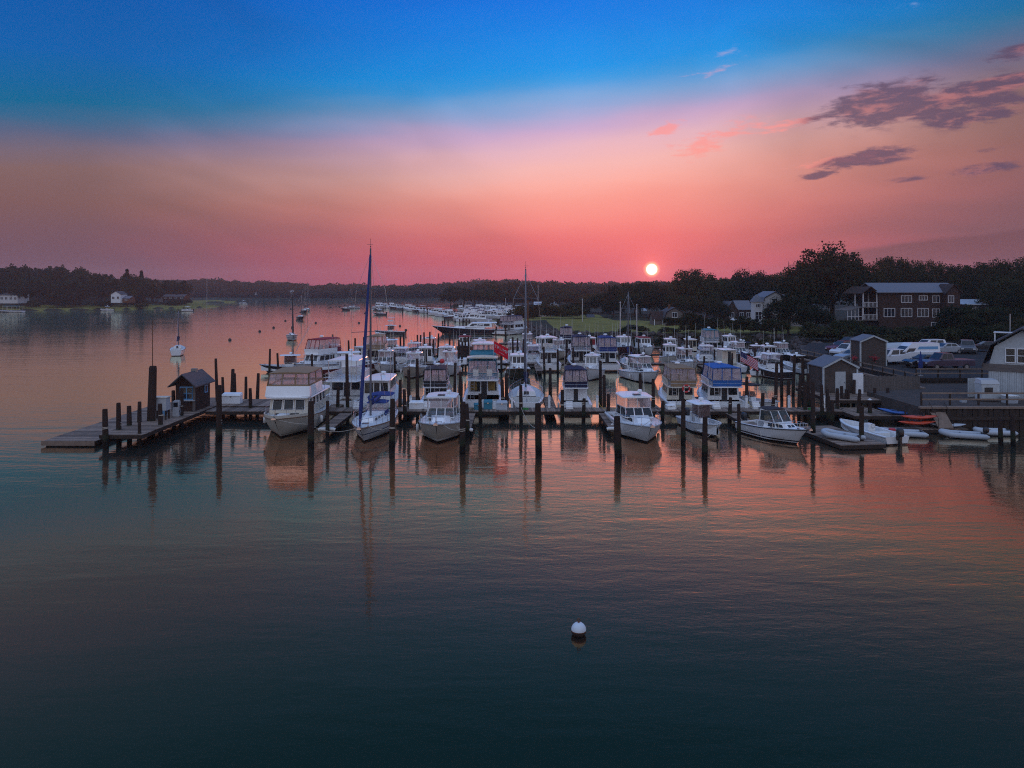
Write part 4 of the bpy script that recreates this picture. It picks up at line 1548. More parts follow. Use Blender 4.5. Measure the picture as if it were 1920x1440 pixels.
c = thing('fuel_cabinet', 'pale metal cabinet raised on legs on the pier before the shed', 'cabinet', (-28.2, 58.8, PZ))
MB().box(-.55, .55, -.35, .35, .75, 1.75).build('box', 'gelcoat_grey', c)
MB().box(-.62, .62, -.42, .42, 1.753, 1.82).build('lid', 'gelcoat_cream', c)
for x in (-.48, .48):
    for y in (-.28, .28):
        MB().box(x - .05, x + .05, y - .05, y + .05, .005, .75).build('leg', 'beam_wood', c)
for i, (x, y) in enumerate(((-27.6, 60.2), (-28.9, 60.6))):
    d = thing('fuel_dispenser', 'slim fuel dispenser with hose standing before the pier shed', 'fuel pump', (x, y, PZ), 0, 'fuel pumps on the pier')
    MB().box(-.25, .25, -.2, .2, .005, 1.25).build('body', 'blue_paint' if i else 'gelcoat_grey', d)
    MB().box(-.18, .18, -.22, -.2, .8, 1.15).build('display', 'glass_dark', d)
    MB().tube([(.26, 0, .9), (.4, -.05, .4), (.34, -.1, .1), (.26, -.05, .5)], .03, 5).build('hose', 'rubber', d)


def dock_box(x, y, z, w, d, h, label, m='gelcoat', rz=0):
    r = thing('dock_box', label, 'dock box', (x, y, z), rz, 'storage boxes on the docks')
    MB().hexa([(-w / 2, -d / 2, .006), (w / 2, -d / 2, .006), (w / 2, d / 2, .006), (-w / 2, d / 2, .006)], [(-w / 2, -d / 2 + .06, h * .72), (w / 2, -d / 2 + .06, h * .72), (w / 2, d / 2, h * .78), (-w / 2, d / 2, h * .78)]).build('box', m, r)
    MB().hexa([(-w / 2 - .03, -d / 2, h * .74), (w / 2 + .03, -d / 2, h * .74), (w / 2 + .03, d / 2 + .03, h * .82), (-w / 2 - .03, d / 2 + .03, h * .82)], [(-w / 2 + .04, -d / 2 + .1, h * .9), (w / 2 - .04, -d / 2 + .1, h * .9), (w / 2 - .04, d / 2, h), (-w / 2 + .04, d / 2, h)]).build('lid', m, r)
    MB().box(-.06, .06, -d / 2 - .02, -d / 2 + .01, h * .62, h * .74).build('latch', 'steel', r)


dock_box(gx(435, 67), 67, PZ, 1.7, .7, .95, 'white dock box on the short dock behind brown shed')
dock_box(gx(781, 64.5), 64.5, ZD, 1.25, .6, .7, 'white dock box at the end of main dock beside beige hardtop boat')
dock_box(gx(915, 64.4), 64.4, ZD, .75, .55, .8, 'pale blue dock box behind the big boat with flag', 'canvas_teal')
dock_box(gx(941, 64.2), 64.2, ZD, .95, .55, .75, 'white-lidded blue dock box between big flag boat and double-ended sloop', 'hypalon')
dock_box(gx(896, 64.2), 64.2, ZD, .6, .5, .55, 'small tilted blue dock box by finger dock', 'canvas_teal', .3)
dock_box(gx(1257, 64.3), 64.3, ZD, .7, .5, .45, 'small white dock box behind white express boat', 'gelcoat', .2)
dock_box(gx(860, 98), 102.2, ZD, 1.6, .7, .9, 'white dock box on second dock before left pilothouse boats')

for i, px in enumerate((560, 690, 770, 860, 960, 1030, 1120, 1215, 1300, 1400, 1480, 1545)):
    t = thing('power_pedestal', 'small white power pedestal on the main dock', 'power post', (gx(px, 64.9), 64.95, ZD), 0, 'power pedestals on the main dock')
    MB().box(-.1, .1, -.08, .08, .006, .95).build('post', 'gelcoat', t)
    MB().hexa([(-.13, -.11, .953), (.13, -.11, .953), (.13, .11, .953), (-.13, .11, .953)], [(-.06, -.05, 1.12), (.06, -.05, 1.12), (.06, .05, 1.12), (-.06, .05, 1.12)]).build('lamp_cap', 'gelcoat_grey', t)
    MB().tube([(.1, -.09, .6), (.22, -.3, .25), (.5, -.5, .03), (1.2, -.8, .03), (1.6, -.3, .03)], .02, 5).build('power_cord', 'yellow_plastic' if i % 3 == 0 else 'rubber', t)
for i, px in enumerate((668, 800, 930, 1068, 1262, 1345, 1420)):
    t = thing('boarding_steps', 'white plastic boarding steps on the main dock', 'steps', (gx(px, 64.2), 64.3, ZD), 0, 'boarding steps on the main dock')
    for k in range(3):
        MB().box(-.3, .3, -.1 + k * .2, .098 + k * .2, .006, .22 + k * .2).build('step', 'gelcoat', t)
for i, px in enumerate((730, 985, 1180, 1440, 1520)):
    t = thing('hose_coil', 'coiled green hose lying on the main dock', 'hose', (gx(px, 64), 63.8, ZD + .03), 0, 'hose coils on the main dock')
    MB().tube([((.3 - .02 * (k / 14)) * math.cos(k * .45), (.3 - .02 * (k / 14)) * math.sin(k * .45), .01 + k * .0035) for k in range(42)], .02, 5).build('coil', 'canvas_green', t)

# ------------------------------------------------------------------ boats
def berth(name, label, cat, px, py, L, face='c', rot=0.0, group=None):
    """near end of the boat on the water at the pixel; face c = bow to camera, a = bow away, l / r = broadside"""
    X, Y = gp(px, py)
    rz = {'c': math.pi, 'a': 0.0, 'l': math.pi / 2, 'r': -math.pi / 2}[face] + rot
    d = Vector((-math.sin(rz), math.cos(rz)))
    off = L / 2 if face in 'ca' else 0
    n = d * (-1 if face == 'c' else 1) * off
    if face in 'lr':
        n = Vector((0, 1.2))
    return thing(name, label, cat, (X + n.x, Y + n.y, 0), rz, group)


b = berth('trawler_yacht', 'cream trawler yacht with tan canvas bridge enclosure facing outward', 'motor yacht', 514, 829, 11, 'c', .03)
boat_trawler(b)
b.scale = (1.08, 1, .87)
b = berth('sloop', 'white sloop with blue furled jib and blue dodger in the front row', 'sailboat', 674, 838, 10.4, 'c')
boat_sail(b)
b = berth('hardtop_boat', 'beige-hulled hardtop fishing boat facing outward beside the blue-sailed sloop', 'motorboat', 817, 838, 8.6, 'c')
boat_express(b, 8.6, 3.5, 'hull_tan')
b = berth('hardtop_boat', 'white hardtop express boat facing outward with dark hatch on its roof', 'motorboat', 1222, 838, 9.6, 'c', .06)
boat_express(b, 9.6, 3.6, 'hull_white', fb=1.5, glass='glass_dark')
b = berth('centre_console', 'small white centre console boat with flat T-top in the front row', 'motorboat', 1347, 824, 6.4, 'c', .12)
boat_console(b)
b = berth('cuddy_boat', 'white cuddy cabin boat with dark stripe lying aslant by floating dock', 'motorboat', 1512, 838, 6.2, 'c', .40)
boat_cuddy(b)

b = berth('motor_yacht', 'white flybridge motor yacht close behind the cream trawler', 'motor yacht', 630, 772, 12, 'a', -.05)
boat_flybridge(b, 12, 4.0, 'hull_white', 'canvas_navy', hood=False, skirt=0)
b = berth('cabin_boat', 'white long-cabin cruiser with flat roof and dark windows behind blue-sailed sloop', 'motorboat', 701, 776, 10, 'a')
boat_pilothouse(b, 10, 3.6, 'hull_white', long=True, fb=1.8)
b = berth('flybridge_boat', 'white flybridge boat with pink-lit windows and black canvas behind beige hardtop boat', 'motorboat', 812, 776, 9.5, 'a')
boat_flybridge(b, 9.5, 3.4, 'hull_white', 'canvas_black')
b.scale = (.86, .95, .85)
b = berth('flybridge_boat', 'tall white convertible yacht with gold curtains and white bridge chairs on aft deck', 'motor yacht', 903, 778, 12.5, 'a')
b.scale = (.86, .95, .95)
hh = boat_flybridge(b, 12.5, 4.3, 'hull_white', 'canvas_teal', fs=1.25, fb=2.1, curtain='curtain_gold', skirt=0, tall=1.12)
zr = 1.25 + 1.55 * 1.12
for x in (-.75, .75):
    seat(b, x, hh.y(.18), zr + .1, 'seat_vinyl', .6)
u = slab(b, 'upper_hardtop', 'gelcoat_cream', hh.y(.06), hh.y(.22), 1.7, 1.7, zr + 2.3, .1, .12)
enclosure(b, hh.y(.3), hh.y(.5), 1.25, 1.2, zr + 2.35, zr + 3.45, 0, .3, .05, 'canvas_teal', 'vinyl_clear', 4, 2, True, False)
slab(b, 'tower_top', 'gelcoat', hh.y(.26), hh.y(.5), 1.35, 1.3, zr + 3.45, .08, .08)
rails(b, [(-1.2, hh.y(.28), zr + 3.55), (0, hh.y(.27), zr + 3.55), (1.2, hh.y(.28), zr + 3.55), (1.2, hh.y(.48), zr + 3.55)], .6, mid=False)
ws = MB()
ws.hexa([(-1.5, hh.y(.24), zr + 2.45), (1.5, hh.y(.24), zr + 2.45), (1.3, hh.y(.30), zr + 2.5), (-1.3, hh.y(.30), zr + 2.5)], [(-1.4, hh.y(.25), zr + 2.65), (1.4, hh.y(.25), zr + 2.65), (1.25, hh.y(.31), zr + 2.9), (-1.25, hh.y(.31), zr + 2.9)])
ws.build('canvas_cover', 'canvas_teal', b)
b = berth('sloop', 'double-ended white ketch-bowed sloop moored bow away behind the main dock', 'sailboat', 988, 776, 10, 'a')
boat_sail(b, 10, 3.5, 'hull_white', 13.4, 'mast_grey', 'canvas_navy', None, fs=1.05, fb=1.5)
b = berth('flybridge_boat', 'white flybridge boat with navy canvas and small square door window', 'motorboat', 1083, 778, 8.8, 'a')
boat_flybridge(b, 8.8, 3.3, 'hull_white', 'canvas_navy', wind='gelcoat')
b.scale = (.88, .95, .86)
b = berth('flybridge_boat', 'tan canvas flybridge trawler with red ring buoy hung at its stern', 'motorboat', 1290, 778, 10, 'a')
boat_flybridge(b, 10, 3.7, 'hull_cream', 'canvas_tan', ring=True, house='gelcoat_cream')
b.scale = (.88, .95, .88)
b = berth('flybridge_boat', 'white flybridge boat with bright blue canvas top and lettered stern', 'motorboat', 1374, 779, 10, 'a')
boat_flybridge(b, 10, 3.7, 'hull_white', 'canvas_royal', name_txt='ISLAND')
b.scale = (1, .95, .9)
b = berth('runabout', 'white open-bow runabout behind the main dock beside the blue canvas boat', 'motorboat', 1462, 776, 7, 'c', .5)
b.location.y = 70
boat_console(b, 7, 2.5, 'hull_white', 'canvas_black', 0, screen=False)

ROW = [
    # name, label, kind, px, py, L, face, rot, kwargs
    ('centre_console', 'dark-hulled centre console with two tall outriggers at the left end', 'con', 535, 699, 7.5, 'l', .25, dict(mh='hull_navy', poles=True)),
    ('hardtop_boat', 'express cruiser with dark red canvas beside the outrigger boat', 'fly', 592, 700, 10, 'l', 1.2, dict(mh='hull_white', canvas='canvas_red')),
    ('pilothouse_boat', 'white pilothouse boat with pink-lit windows behind the dark red lobster boat', 'pil', 645, 692, 9, 'a', -.6, dict(mh='hull_white', glass='vinyl_clear')),
    ('pilothouse_boat', 'dark red hulled lobster boat lying broadside with white wheelhouse', 'pil', 655, 703, 9, 'r', .35, dict(mh='hull_red', glass='vinyl_clear')),
    ('flybridge_boat', 'cream flybridge boat beside the dark red lobster boat', 'fly', 698, 692, 9.5, 'a', 0, dict(mh='hull_cream', canvas='canvas_tan', house='gelcoat_cream')),
    ('hardtop_boat', 'white express boat tucked behind the mast of blue-sailed sloop', 'exp', 712, 706, 8, 'c', 0, dict(mh='hull_white')),
    ('pilothouse_boat', 'white boat with rounded clear windows near the moored tower boat', 'exp', 735, 672, 9, 'r', .5, dict(mh='hull_white')),
    ('hardtop_boat', 'white twin-engined boat with hardtop showing its stern', 'exp', 738, 696, 8, 'a', -.15, dict(mh='hull_white', n_out=2)),
    ('hardtop_boat', 'white hardtop boat with two clear windscreen halves facing the fairway', 'exp', 767, 712, 8.2, 'c', 0, dict(mh='hull_tan')),
    ('hardtop_boat', 'white sport boat with tall rod outriggers at the far left pilings', 'exp', 797, 672, 9, 'c', 0, dict(mh='hull_white', poles=True)),
    ('pilothouse_boat', 'dark-cockpit hardtop boat beside red ball fender', 'pil', 797, 694, 8, 'a', .1, dict(mh='hull_black')),
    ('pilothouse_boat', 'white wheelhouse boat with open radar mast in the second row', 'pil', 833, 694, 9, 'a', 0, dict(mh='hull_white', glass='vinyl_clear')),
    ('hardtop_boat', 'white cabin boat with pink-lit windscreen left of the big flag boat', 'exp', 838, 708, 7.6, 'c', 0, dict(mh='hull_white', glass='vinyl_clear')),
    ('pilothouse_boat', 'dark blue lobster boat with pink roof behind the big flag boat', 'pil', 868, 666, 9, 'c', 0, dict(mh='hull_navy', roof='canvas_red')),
    ('centre_console', 'black centre console with white T-top right of the red flag', 'con', 940, 696, 8, 'c', .1, dict(mh='hull_black', seatc='dark_plastic')),
    ('pilothouse_boat', 'dark green lobster boat with white wheelhouse facing the fairway', 'pil', 973, 716, 8.6, 'c', 0, dict(mh='hull_green')),
    ('hardtop_boat', 'white boat cluttered with covers next to dark green lobster boat', 'exp', 1003, 690, 8, 'a', 0, dict(mh='hull_white')),
    ('flybridge_boat', 'white sedan with arched side fairings and wide swim platform', 'fly', 1033, 697, 9, 'a', .08, dict(mh='hull_white', canvas='canvas_navy', hood=False, skirt=0)),
    ('flybridge_boat', 'white sport boat with glowing pink enclosure behind small pilothouse boat', 'fly', 1092, 694, 10, 'a', 0, dict(mh='hull_white', canvas='canvas_navy', skirt=0)),
    ('pilothouse_boat', 'small white pilothouse boat with green-tinted windscreen facing the fairway', 'pil', 1102, 716, 7.6, 'c', -.25, dict(mh='hull_white', glass='glass_clear')),
    ('flybridge_boat', 'white flybridge boat with glowing orange windows and royal blue skirt', 'fly', 1142, 697, 9.6, 'a', 0, dict(mh='hull_white', canvas='canvas_blue')),
    ('sloop', 'small white sloop with royal blue sail cover stern to the fairway', 'sai', 1189, 699, 8.5, 'a', 0, dict(mh='hull_white', mast=11, jib=None, dodger=None, L=8.5, B=2.8)),
    ('hardtop_boat', 'white express boat with flared bow standing before the tan canvas trawler', 'exp', 1234, 722, 8.8, 'c', .25, dict(mh='hull_white')),
    ('hardtop_boat', 'white walkaround boat behind the tan canvas trawler', 'exp', 1302, 700, 7.6, 'c', .05, dict(mh='hull_white')),
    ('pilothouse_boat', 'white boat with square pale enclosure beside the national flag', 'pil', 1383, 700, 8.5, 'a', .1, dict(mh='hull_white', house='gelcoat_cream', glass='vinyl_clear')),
    ('centre_console', 'white skiff with bright green cover behind the national flag', 'con', 1420, 706, 6.5, 'a', -.5, dict(mh='hull_white', seatc='canvas_green', screen=False)),
    ('hardtop_boat', 'dark-hulled hardtop boat moored by the shore walkway', 'exp', 1475, 712, 8, 'a', .25, dict(mh='hull_black')),
    ('centre_console', 'white T-top boat moored closest to the shingled shed', 'con', 1515, 702, 7, 'a', .1, dict(mh='hull_white')),
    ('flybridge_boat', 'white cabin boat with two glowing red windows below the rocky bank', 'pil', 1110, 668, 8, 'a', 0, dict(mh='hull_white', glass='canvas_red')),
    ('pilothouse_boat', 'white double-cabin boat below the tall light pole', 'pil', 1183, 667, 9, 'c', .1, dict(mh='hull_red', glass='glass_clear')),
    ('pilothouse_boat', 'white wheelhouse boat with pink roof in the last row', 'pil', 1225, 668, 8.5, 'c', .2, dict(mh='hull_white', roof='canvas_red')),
    ('pilothouse_boat', 'small white cuddy boat with arched roof in the last row', 'pil', 1267, 672, 7.5, 'c', 0, dict(mh='hull_white')),
    ('pilothouse_boat', 'pale cream pilothouse boat with outboard in the last row', 'pil', 1303, 672, 7.5, 'a', 0, dict(mh='hull_cream', house='gelcoat_cream')),
    ('flybridge_boat', 'white boat with round turquoise bimini in the last row', 'fly', 1340, 672, 8.5, 'a', 0, dict(mh='hull_white', canvas='canvas_teal', hood=True, skirt=0)),
    ('centre_console', 'small dark-topped skiff under the shore ramp', 'con', 1402, 668, 6, 'r', 0, dict(mh='hull_white', ttop='canvas_navy', screen=False)),
    ('centre_console', 'dark grey console boat behind the second dock pilings', 'con', 1430, 678, 6.5, 'a', 0, dict(mh='hull_black')),
    ('centre_console', 'centre console with tall tower moored out beyond the docks', 'con', 729, 628, 7.5, 'l', .2, dict(mh='hull_navy', tower=True, n_out=2)),
]
KIND = dict(con=boat_console, fly=boat_flybridge, pil=boat_pilothouse, exp=boat_express, sai=boat_sail)
for nm, lab, kd, px, py, L, face, rot, kw in ROW:
    b = berth(nm, lab, 'sailboat' if kd == 'sai' else 'motorboat', px, py, L, face, rot)
    kw = dict(kw)
    if kd != 'sai':
        kw['L'] = L
        kw['B'] = round(L * (.36 if kd != 'con' else .33), 2)
    KIND[kd](b, **kw)
rnd = random.Random(77)
for px, py, kd, face, L in ((612, 688, 'exp', 'a', 7.5), (690, 676, 'pil', 'c', 7.5), (770, 683, 'exp', 'a', 7.5), (905, 676, 'pil', 'c', 8), (960, 680, 'exp', 'a', 7.5), (1010, 668, 'pil', 'c', 8), (1060, 664, 'fly', 'a', 8.5), (1045, 676, 'exp', 'c', 7.5), (1148, 672, 'exp', 'c', 7.5), (1262, 688, 'pil', 'c', 7.5), (1330, 690, 'exp', 'a', 7.8), (1405, 682, 'exp', 'c', 7.5), (1455, 690, 'pil', 'a', 7.5), (985, 660, 'exp', 'c', 7.5), (1385, 664, 'pil', 'c', 7.5), (1490, 684, 'exp', 'c', 7)):
    mh = rnd.choice(('hull_white', 'hull_white', 'hull_navy', 'hull_cream', 'hull_black'))
    lab = 'small %s-hulled %s showing its %s in the crowded middle berths' % (mh[5:], dict(exp='hardtop boat', pil='pilothouse boat', fly='flybridge boat')[kd], 'bow' if face == 'c' else 'stern')
    b = berth('berthed_boat', lab, 'motorboat', px, py, L, face, rnd.uniform(-.15, .15), 'boats wedged among the middle berths')
    KIND[kd](b, L=L, B=round(L * .36, 2), mh=mh)
b = berth('motor_yacht', 'long dark-hulled express yacht lying broadside at the outer dock', 'motor yacht', 880, 627, 15, 'l', 0)
boat_yacht(b, 19, 5)
b = berth('motor_yacht', 'white flybridge yacht with glowing top deck beside the dark express yacht', 'motor yacht', 938, 628, 13, 'a', -.6)
boat_flybridge(b, 13, 4.3, 'hull_white', 'canvas_navy', hood=True, skirt=0)

# moored sloops out on the river
for px, py, L, mast_y, lab, face, rot, kw in (
        (330, 668, 8.0, 583, 'white sloop moored alone with teal trim and bare mast', 'a', .35, dict(mh='hull_white', jib=None, dodger=None, cover='canvas_navy')),
        (550, 640, 8.2, 548, 'dark-keeled sloop moored beyond the outrigger boat', 'c', .35, dict(mh='hull_white_blue', jib='canvas_black', dodger=None, cover='canvas_black')),
        (569, 600, 8.5, 552, 'first small sloop of the moored trio upriver', 'c', .5, dict(mh='hull_navy', jib=None, dodger=None, cover='canvas_black')),
        (574, 587, 10, 533, 'second sloop of the moored trio upriver', 'c', .4, dict(mh='hull_navy', jib=None, dodger=None, cover='canvas_black')),
        (582, 584, 10.5, 530, 'third sloop of the moored trio, farthest upriver', 'c', .6, dict(mh='hull_white', jib=None, dodger=None, cover='canvas_navy')),
        (646, 582, 5.0, 563, 'tiny daysailer moored upriver beside broad white ketch', 'l', 0, dict(mh='hull_navy', jib=None, dodger=None, cover='canvas_black')),
        (660, 579, 10, 540, 'broad white ketch moored far upriver', 'l', 1.0, dict(mh='hull_white', jib=None, dodger='canvas_navy', cover='canvas_navy'))):
    b = berth('moored_sloop', lab, 'sailboat', px, py, L, face, rot)
    boat_sail(b, L, L * .31, mast=gz(mast_y, b.location.y), fine=L > 9 and px > 600, **kw)
for px, py, lab in ((710, 591, 'small open launch moored beyond the tower boat'), (706, 582, 'tiny dark launch far beyond the tower boat'), (198, 583, 'small white launch at the left shore landing'), (349, 584, 'small white runabout moored off the left shore'), (455, 570, 'distant launch off the marsh point')):
    b = berth('launch', lab, 'motorboat', px, py, 6, 'l', random.uniform(-.6, .6))
    boat_console(b, 6, 2.2, 'hull_white' if px < 600 else 'hull_navy', screen=False)

# far marina: many boats a few pixels across, each its own object
def small_boat(kind):
    r = thing('far_marina_boat', ('white flybridge boat berthed in the crowded far marina', 'small white hardtop boat berthed in the crowded far marina', 'dark-hulled masted boat berthed in the crowded far marina')[kind], 'motorboat', (0, 0, 0), 0, 'boats of the far marina')
    L, B = (10, 3.4) if kind != 1 else (7.5, 2.7)
    h = Hull(r, L, B, 1.0, 1.6, ('hull_white', 'hull_white', 'hull_navy')[kind], 'gelcoat', rake=.8)
    z = 1.2
    c = Cab(r, 'cabin', 'gelcoat', h.y(.25), h.y(.68), B * .36, B * .28, z, z + 1.3, 0, .6, .1)
    for f in 'flrb':
        c.row(f, 2, .08, .92, .45, .9, .06)
    if kind == 0:
        d = Cab(r, 'bridge', 'gelcoat', h.y(.3), h.y(.6), B * .33, B * .28, z + 1.32, z + 1.9, 0, 0, .05)
        slab(r, 'canvas_top', 'canvas_navy', h.y(.3), h.y(.58), B * .33, B * .3, z + 3.2, .06, .1)
        p = MB()
        for x in (-1, 1):
            p.bar((x * 1.0, h.y(.32), z + 1.9), (x * 1.0, h.y(.32), z + 3.22), .06)
            p.bar((x * .9, h.y(.56), z + 1.9), (x * .9, h.y(.56), z + 3.22), .06)
        p.build('top_posts', 'aluminium', r)
    if kind == 2:
        MB().tube([(0, h.y(.55), z), (0, h.y(.55), 13)], [.1, .06], 6).build('mast', 'bark', r)
    if kind == 1:
        slab(r, 'hardtop', 'gelcoat', h.y(.2), h.y(.6), B * .36, B * .33, z + 1.9, .08, .06)
    whip(r, .8, h.y(.4), z + 1.3, 3, .06, 'dark_plastic')
    return r


PROT = [small_boat(k) for k in range(3)]
first = [True] * 3
rnd = random.Random(5)
spots = []
for i in range(15):                       # outer line of big boats
    spots.append((lerp(712, 852, i / 14) + rnd.uniform(-2, 2), lerp(578, 598, (i / 14) ** 1.6) + rnd.uniform(-.5, .5), rnd.choice((0, 0, 1, 2)), rnd.choice((0, math.pi)) + rnd.uniform(-.3, .3) + .7))
for r_, (y, x0, x1, n) in enumerate(((603, 850, 905, 5), (598, 866, 950, 8), (594, 870, 985, 12), (590, 880, 1020, 15), (586.5, 890, 1000, 13), (584, 860, 960, 10))):
    for i in range(n):
        spots.append((lerp(x0, x1, (i + .5) / n) + rnd.uniform(-2, 2), y + rnd.uniform(-.7, .7), rnd.choice((0, 1, 1, 0, 2)) if r_ > 1 else rnd.choice((0, 1)), rnd.uniform(-.4, .4) + rnd.choice((0, math.pi / 2, math.pi))))
for px, py, k, rz in spots:
    if first[k]:
        o = PROT[k]
        first[k] = False
    else:
        o = copy_tree(PROT[k])
    X, Y = gp(px, py)
    o.location = (X, Y, 0)
    o.rotation_euler = (0, 0, rz)
    sc_ = rnd.uniform(.85, 1.1)
    o.scale = (sc_, sc_, sc_)
dock('far_marina_dock', 'low dock line behind the far marina boats', gx(700, 425), gx(850, 425), 428, 430, .9, 'x', pw=.5)

# ------------------------------------------------------------------ buoys
w = thing('mooring_buoy', 'white ball mooring buoy floating alone on the dark near water', 'buoy', (*gp(1085, 1190), .02))
MB().ball((0, 0, .14), (.25, .25, .25), 20, 10, .0, 1).build('ball', 'buoy_white', w, 80)
MB().ball((0, 0, .14), (.252, .252, .25), 20, 8, -1, -.1).build('fouled_base', 'buoy_dark', w, 60)
MB().ball((0, 0, .14), (.251, .251, .25), 20, 4, -.11, .02).build('rust_band', 'rust', w, 60)
MB().tube([(0, 0, .36), (0, 0, .43)], .035, 6).build('stud', 'rust', w)
n = 10
MB().tube([(.05 * math.cos(2 * math.pi * i / n), 0, .46 + .05 * math.sin(2 * math.pi * i / n)) for i in range(n + 1)], .016, 5).build('shackle', 'rust', w)
BM = MB().ball((0, 0, .1), (.36, .36, .34), 10, 6, -.5, 1).mesh('float', 'buoy_dark', 60)
BS = MB().tube([(0, 0, .4), (0, 0, .58)], .05, 5).mesh('stud', 'rust')
for i, (px, py) in enumerate(((431, 638), (513, 615), (487, 622), (535, 602), (592, 606), (545, 580), (620, 577), (637, 576), (673, 606), (750, 612), (707, 623), (685, 588), (184, 609), (560, 574), (600, 571))):
    t = thing('mooring_float', 'dark mooring float dotting the open river', 'buoy', (*gp(px, py), 0), 0, 'dark mooring floats on the river')
    for me, nm in ((BM, 'float'), (BS, 'stud')):
        o = bpy.data.objects.new(nm, me)
        COL.objects.link(o)
        o.parent = t
        o.scale = (1, 1, 1) if t.location.y < 300 else (1.5, 1.5, 1.5)
b = MB().ball((gx(829, 95), 95, 2.0), .33, 12, 8).build('ball_fender', 'red_plastic', None, 70)
tag(b, 'red ball fender hanging between second-row boats', 'fender')

# ------------------------------------------------------------------ flags
def flag_wave(u, v):
    return .22 * math.sin(u * 5.2 + v * 1.3) * min(1, u * 1.5) + .08 * math.sin(u * 11 + 2)


def flag(name, label, loc, w, h, m, droop, pole):
    r = thing(name, label, 'flag', loc)
    MB().tube([(0, 0, -pole), (0, 0, h + .1)], .025, 6).build('pole', 'aluminium', r)
    P = lambda u, v, d=0.0: (u * w * .92, flag_wave(u, v) - d, v * h - droop * u * w * .55)
    def cloth(name, mt, u0, u1, v0, v1, d, nu=16, nv=6, parent=r):
        b = MB()
        rr = [[P(lerp(u0, u1, i / nu), lerp(v0, v1, j / nv), d) for j in range(nv + 1)] for i in range(nu + 1)]
        return b.loft(rr, False, False, False).build(name, mt, parent, 80)
    return r, P, cloth


fx, fy = gx(926, 68.5), 68.5
r, P, cloth = flag('red_flag', 'red flag with white capital lettering flying above the tall convertible yacht', (fx, fy, gz(660, 68.5)), 1.45, 1.05, 'red_cloth', .9, 2.0)
fo = cloth('cloth', 'red_cloth', 0, 1, 0, 1, 0)
for txt, size, v in (('TRUMP', .42, .60), ('2024', .13, .34), ('SAVE AMERICA', .085, .2)):
    if txt == '2024':
        continue
    o = text_mesh(txt, size, 'white_cloth', .002) if txt == 'TRUMP' else None
    if o:
        for vt in o.data.vertices:
            u = .52 + vt.co.x / (1.45 * .92)
            q = P(u, v + vt.co.y / 1.05, .02 + vt.co.z)
            vt.co = q
        o.parent = fo
line = cloth('printed_line', 'white_cloth', .34, .74, .22, .26, .02, 8, 1, fo)

r, P, cloth = flag('striped_flag', 'red and white striped flag with navy corner drooping by shore pilings', (gx(1388, 84), 84, gz(676, 84)), 2.2, 1.15, None, 1.0, 2.6)
n = 13
for i in range(n):
    cloth('stripe', 'red_cloth' if i % 2 == 0 else 'white_cloth', 0 if i < 6 else .4, 1, i / n, (i + 1) / n, 0, 12, 1) if i >= 6 else cloth('stripe', 'red_cloth' if i % 2 == 0 else 'white_cloth', 0, 1, i / n, (i + 1) / n, 0, 14, 1)
ca = cloth('canton', 'navy_cloth', 0, .4, 6 / n, 1, 0, 6, 4)
st = MB()
for i in range(5):
    for j in range(4):
        q = Vector(P(.05 + i * .075, .52 + j * .125, .012))
        k = []
        for a in range(10):
            rr = .038 if a % 2 == 0 else .016
            k.append((q.x + rr * math.sin(a * math.pi / 5), q.y, q.z + rr * math.cos(a * math.pi / 5)))
        st.add(k, [tuple(range(10))])
st.build('star', 'white_cloth', ca)

# ropes from bows to pilings
def line_(p, q, sag, label, r=.018):
    p, q = Vector(p), Vector(q)
    pts = []
    for i in range(11):
        t = i / 10
        v = p.lerp(q, t)
        v.z -= sag * 4 * t * (1 - t)
        pts.append(v)
    tag(MB().tube(pts, r, 5).build('mooring_line', 'rope'), label, 'rope', 'mooring lines')


for a, b_, sag, lab in (((gx(583, 52.5), 52.5, 1.6), (-11.1, 54.0, 1.35), .45, 'mooring line slung from piling to the bow of blue-sailed sloop'),
                        ((gx(583, 52.5), 52.6, 1.7), (-18.0, 55.0, 1.7), .12, 'mooring line from piling to the bow of cream trawler'),
                        ((gx(735, 52), 52.1, 1.7), (-10.7, 54, 1.35), .3, 'mooring line from green piling to sloop bow'),
                        ((gx(867, 50.7), 50.8, 1.7), (-5.3, 54.2, 1.6), .3, 'mooring line from tall piling to beige hardtop boat'),
                        ((gx(1159, 49.6), 49.7, 1.7), (10.2, 54, 1.7), .25, 'mooring line from thick piling to white express boat'),
                        ((gx(1010, 50.5), 50.6, 1.8), (gx(977, 62.6), 62.5, 1.3), .5, 'mooring line sagging from mid-water piling to dock piling'),
                        ((gx(1321, 48.9), 49, 1.5), (gx(1338, 55.5), 55, 1.1), .25, 'mooring line from front piling to small console boat')):
    line_(a, b_, sag, lab)

# ------------------------------------------------------------------ land
LAND_R = [(39.5, 100), (50, 126), (52, 141), (30, 150), (8, 158), (1, 196), (-3, 222), (3, 240), (22, 262), (25, 330), (10, 362), (-5, 385), (-38, 440), (-30, 560), (60, 700), (60, 1500), (1400, 1500), (1400, 100)]
LAND_L = [(-1400, 240), (-420, 330), (-265, 360), (-215, 384), (-182, 430), (-178, 452), (-200, 480), (-240, 560), (-214, 598), (-218, 618), (-285, 640), (-345, 770), (-200, 788), (-60, 792), (90, 800), (90, 1500), (-1400, 1500)]


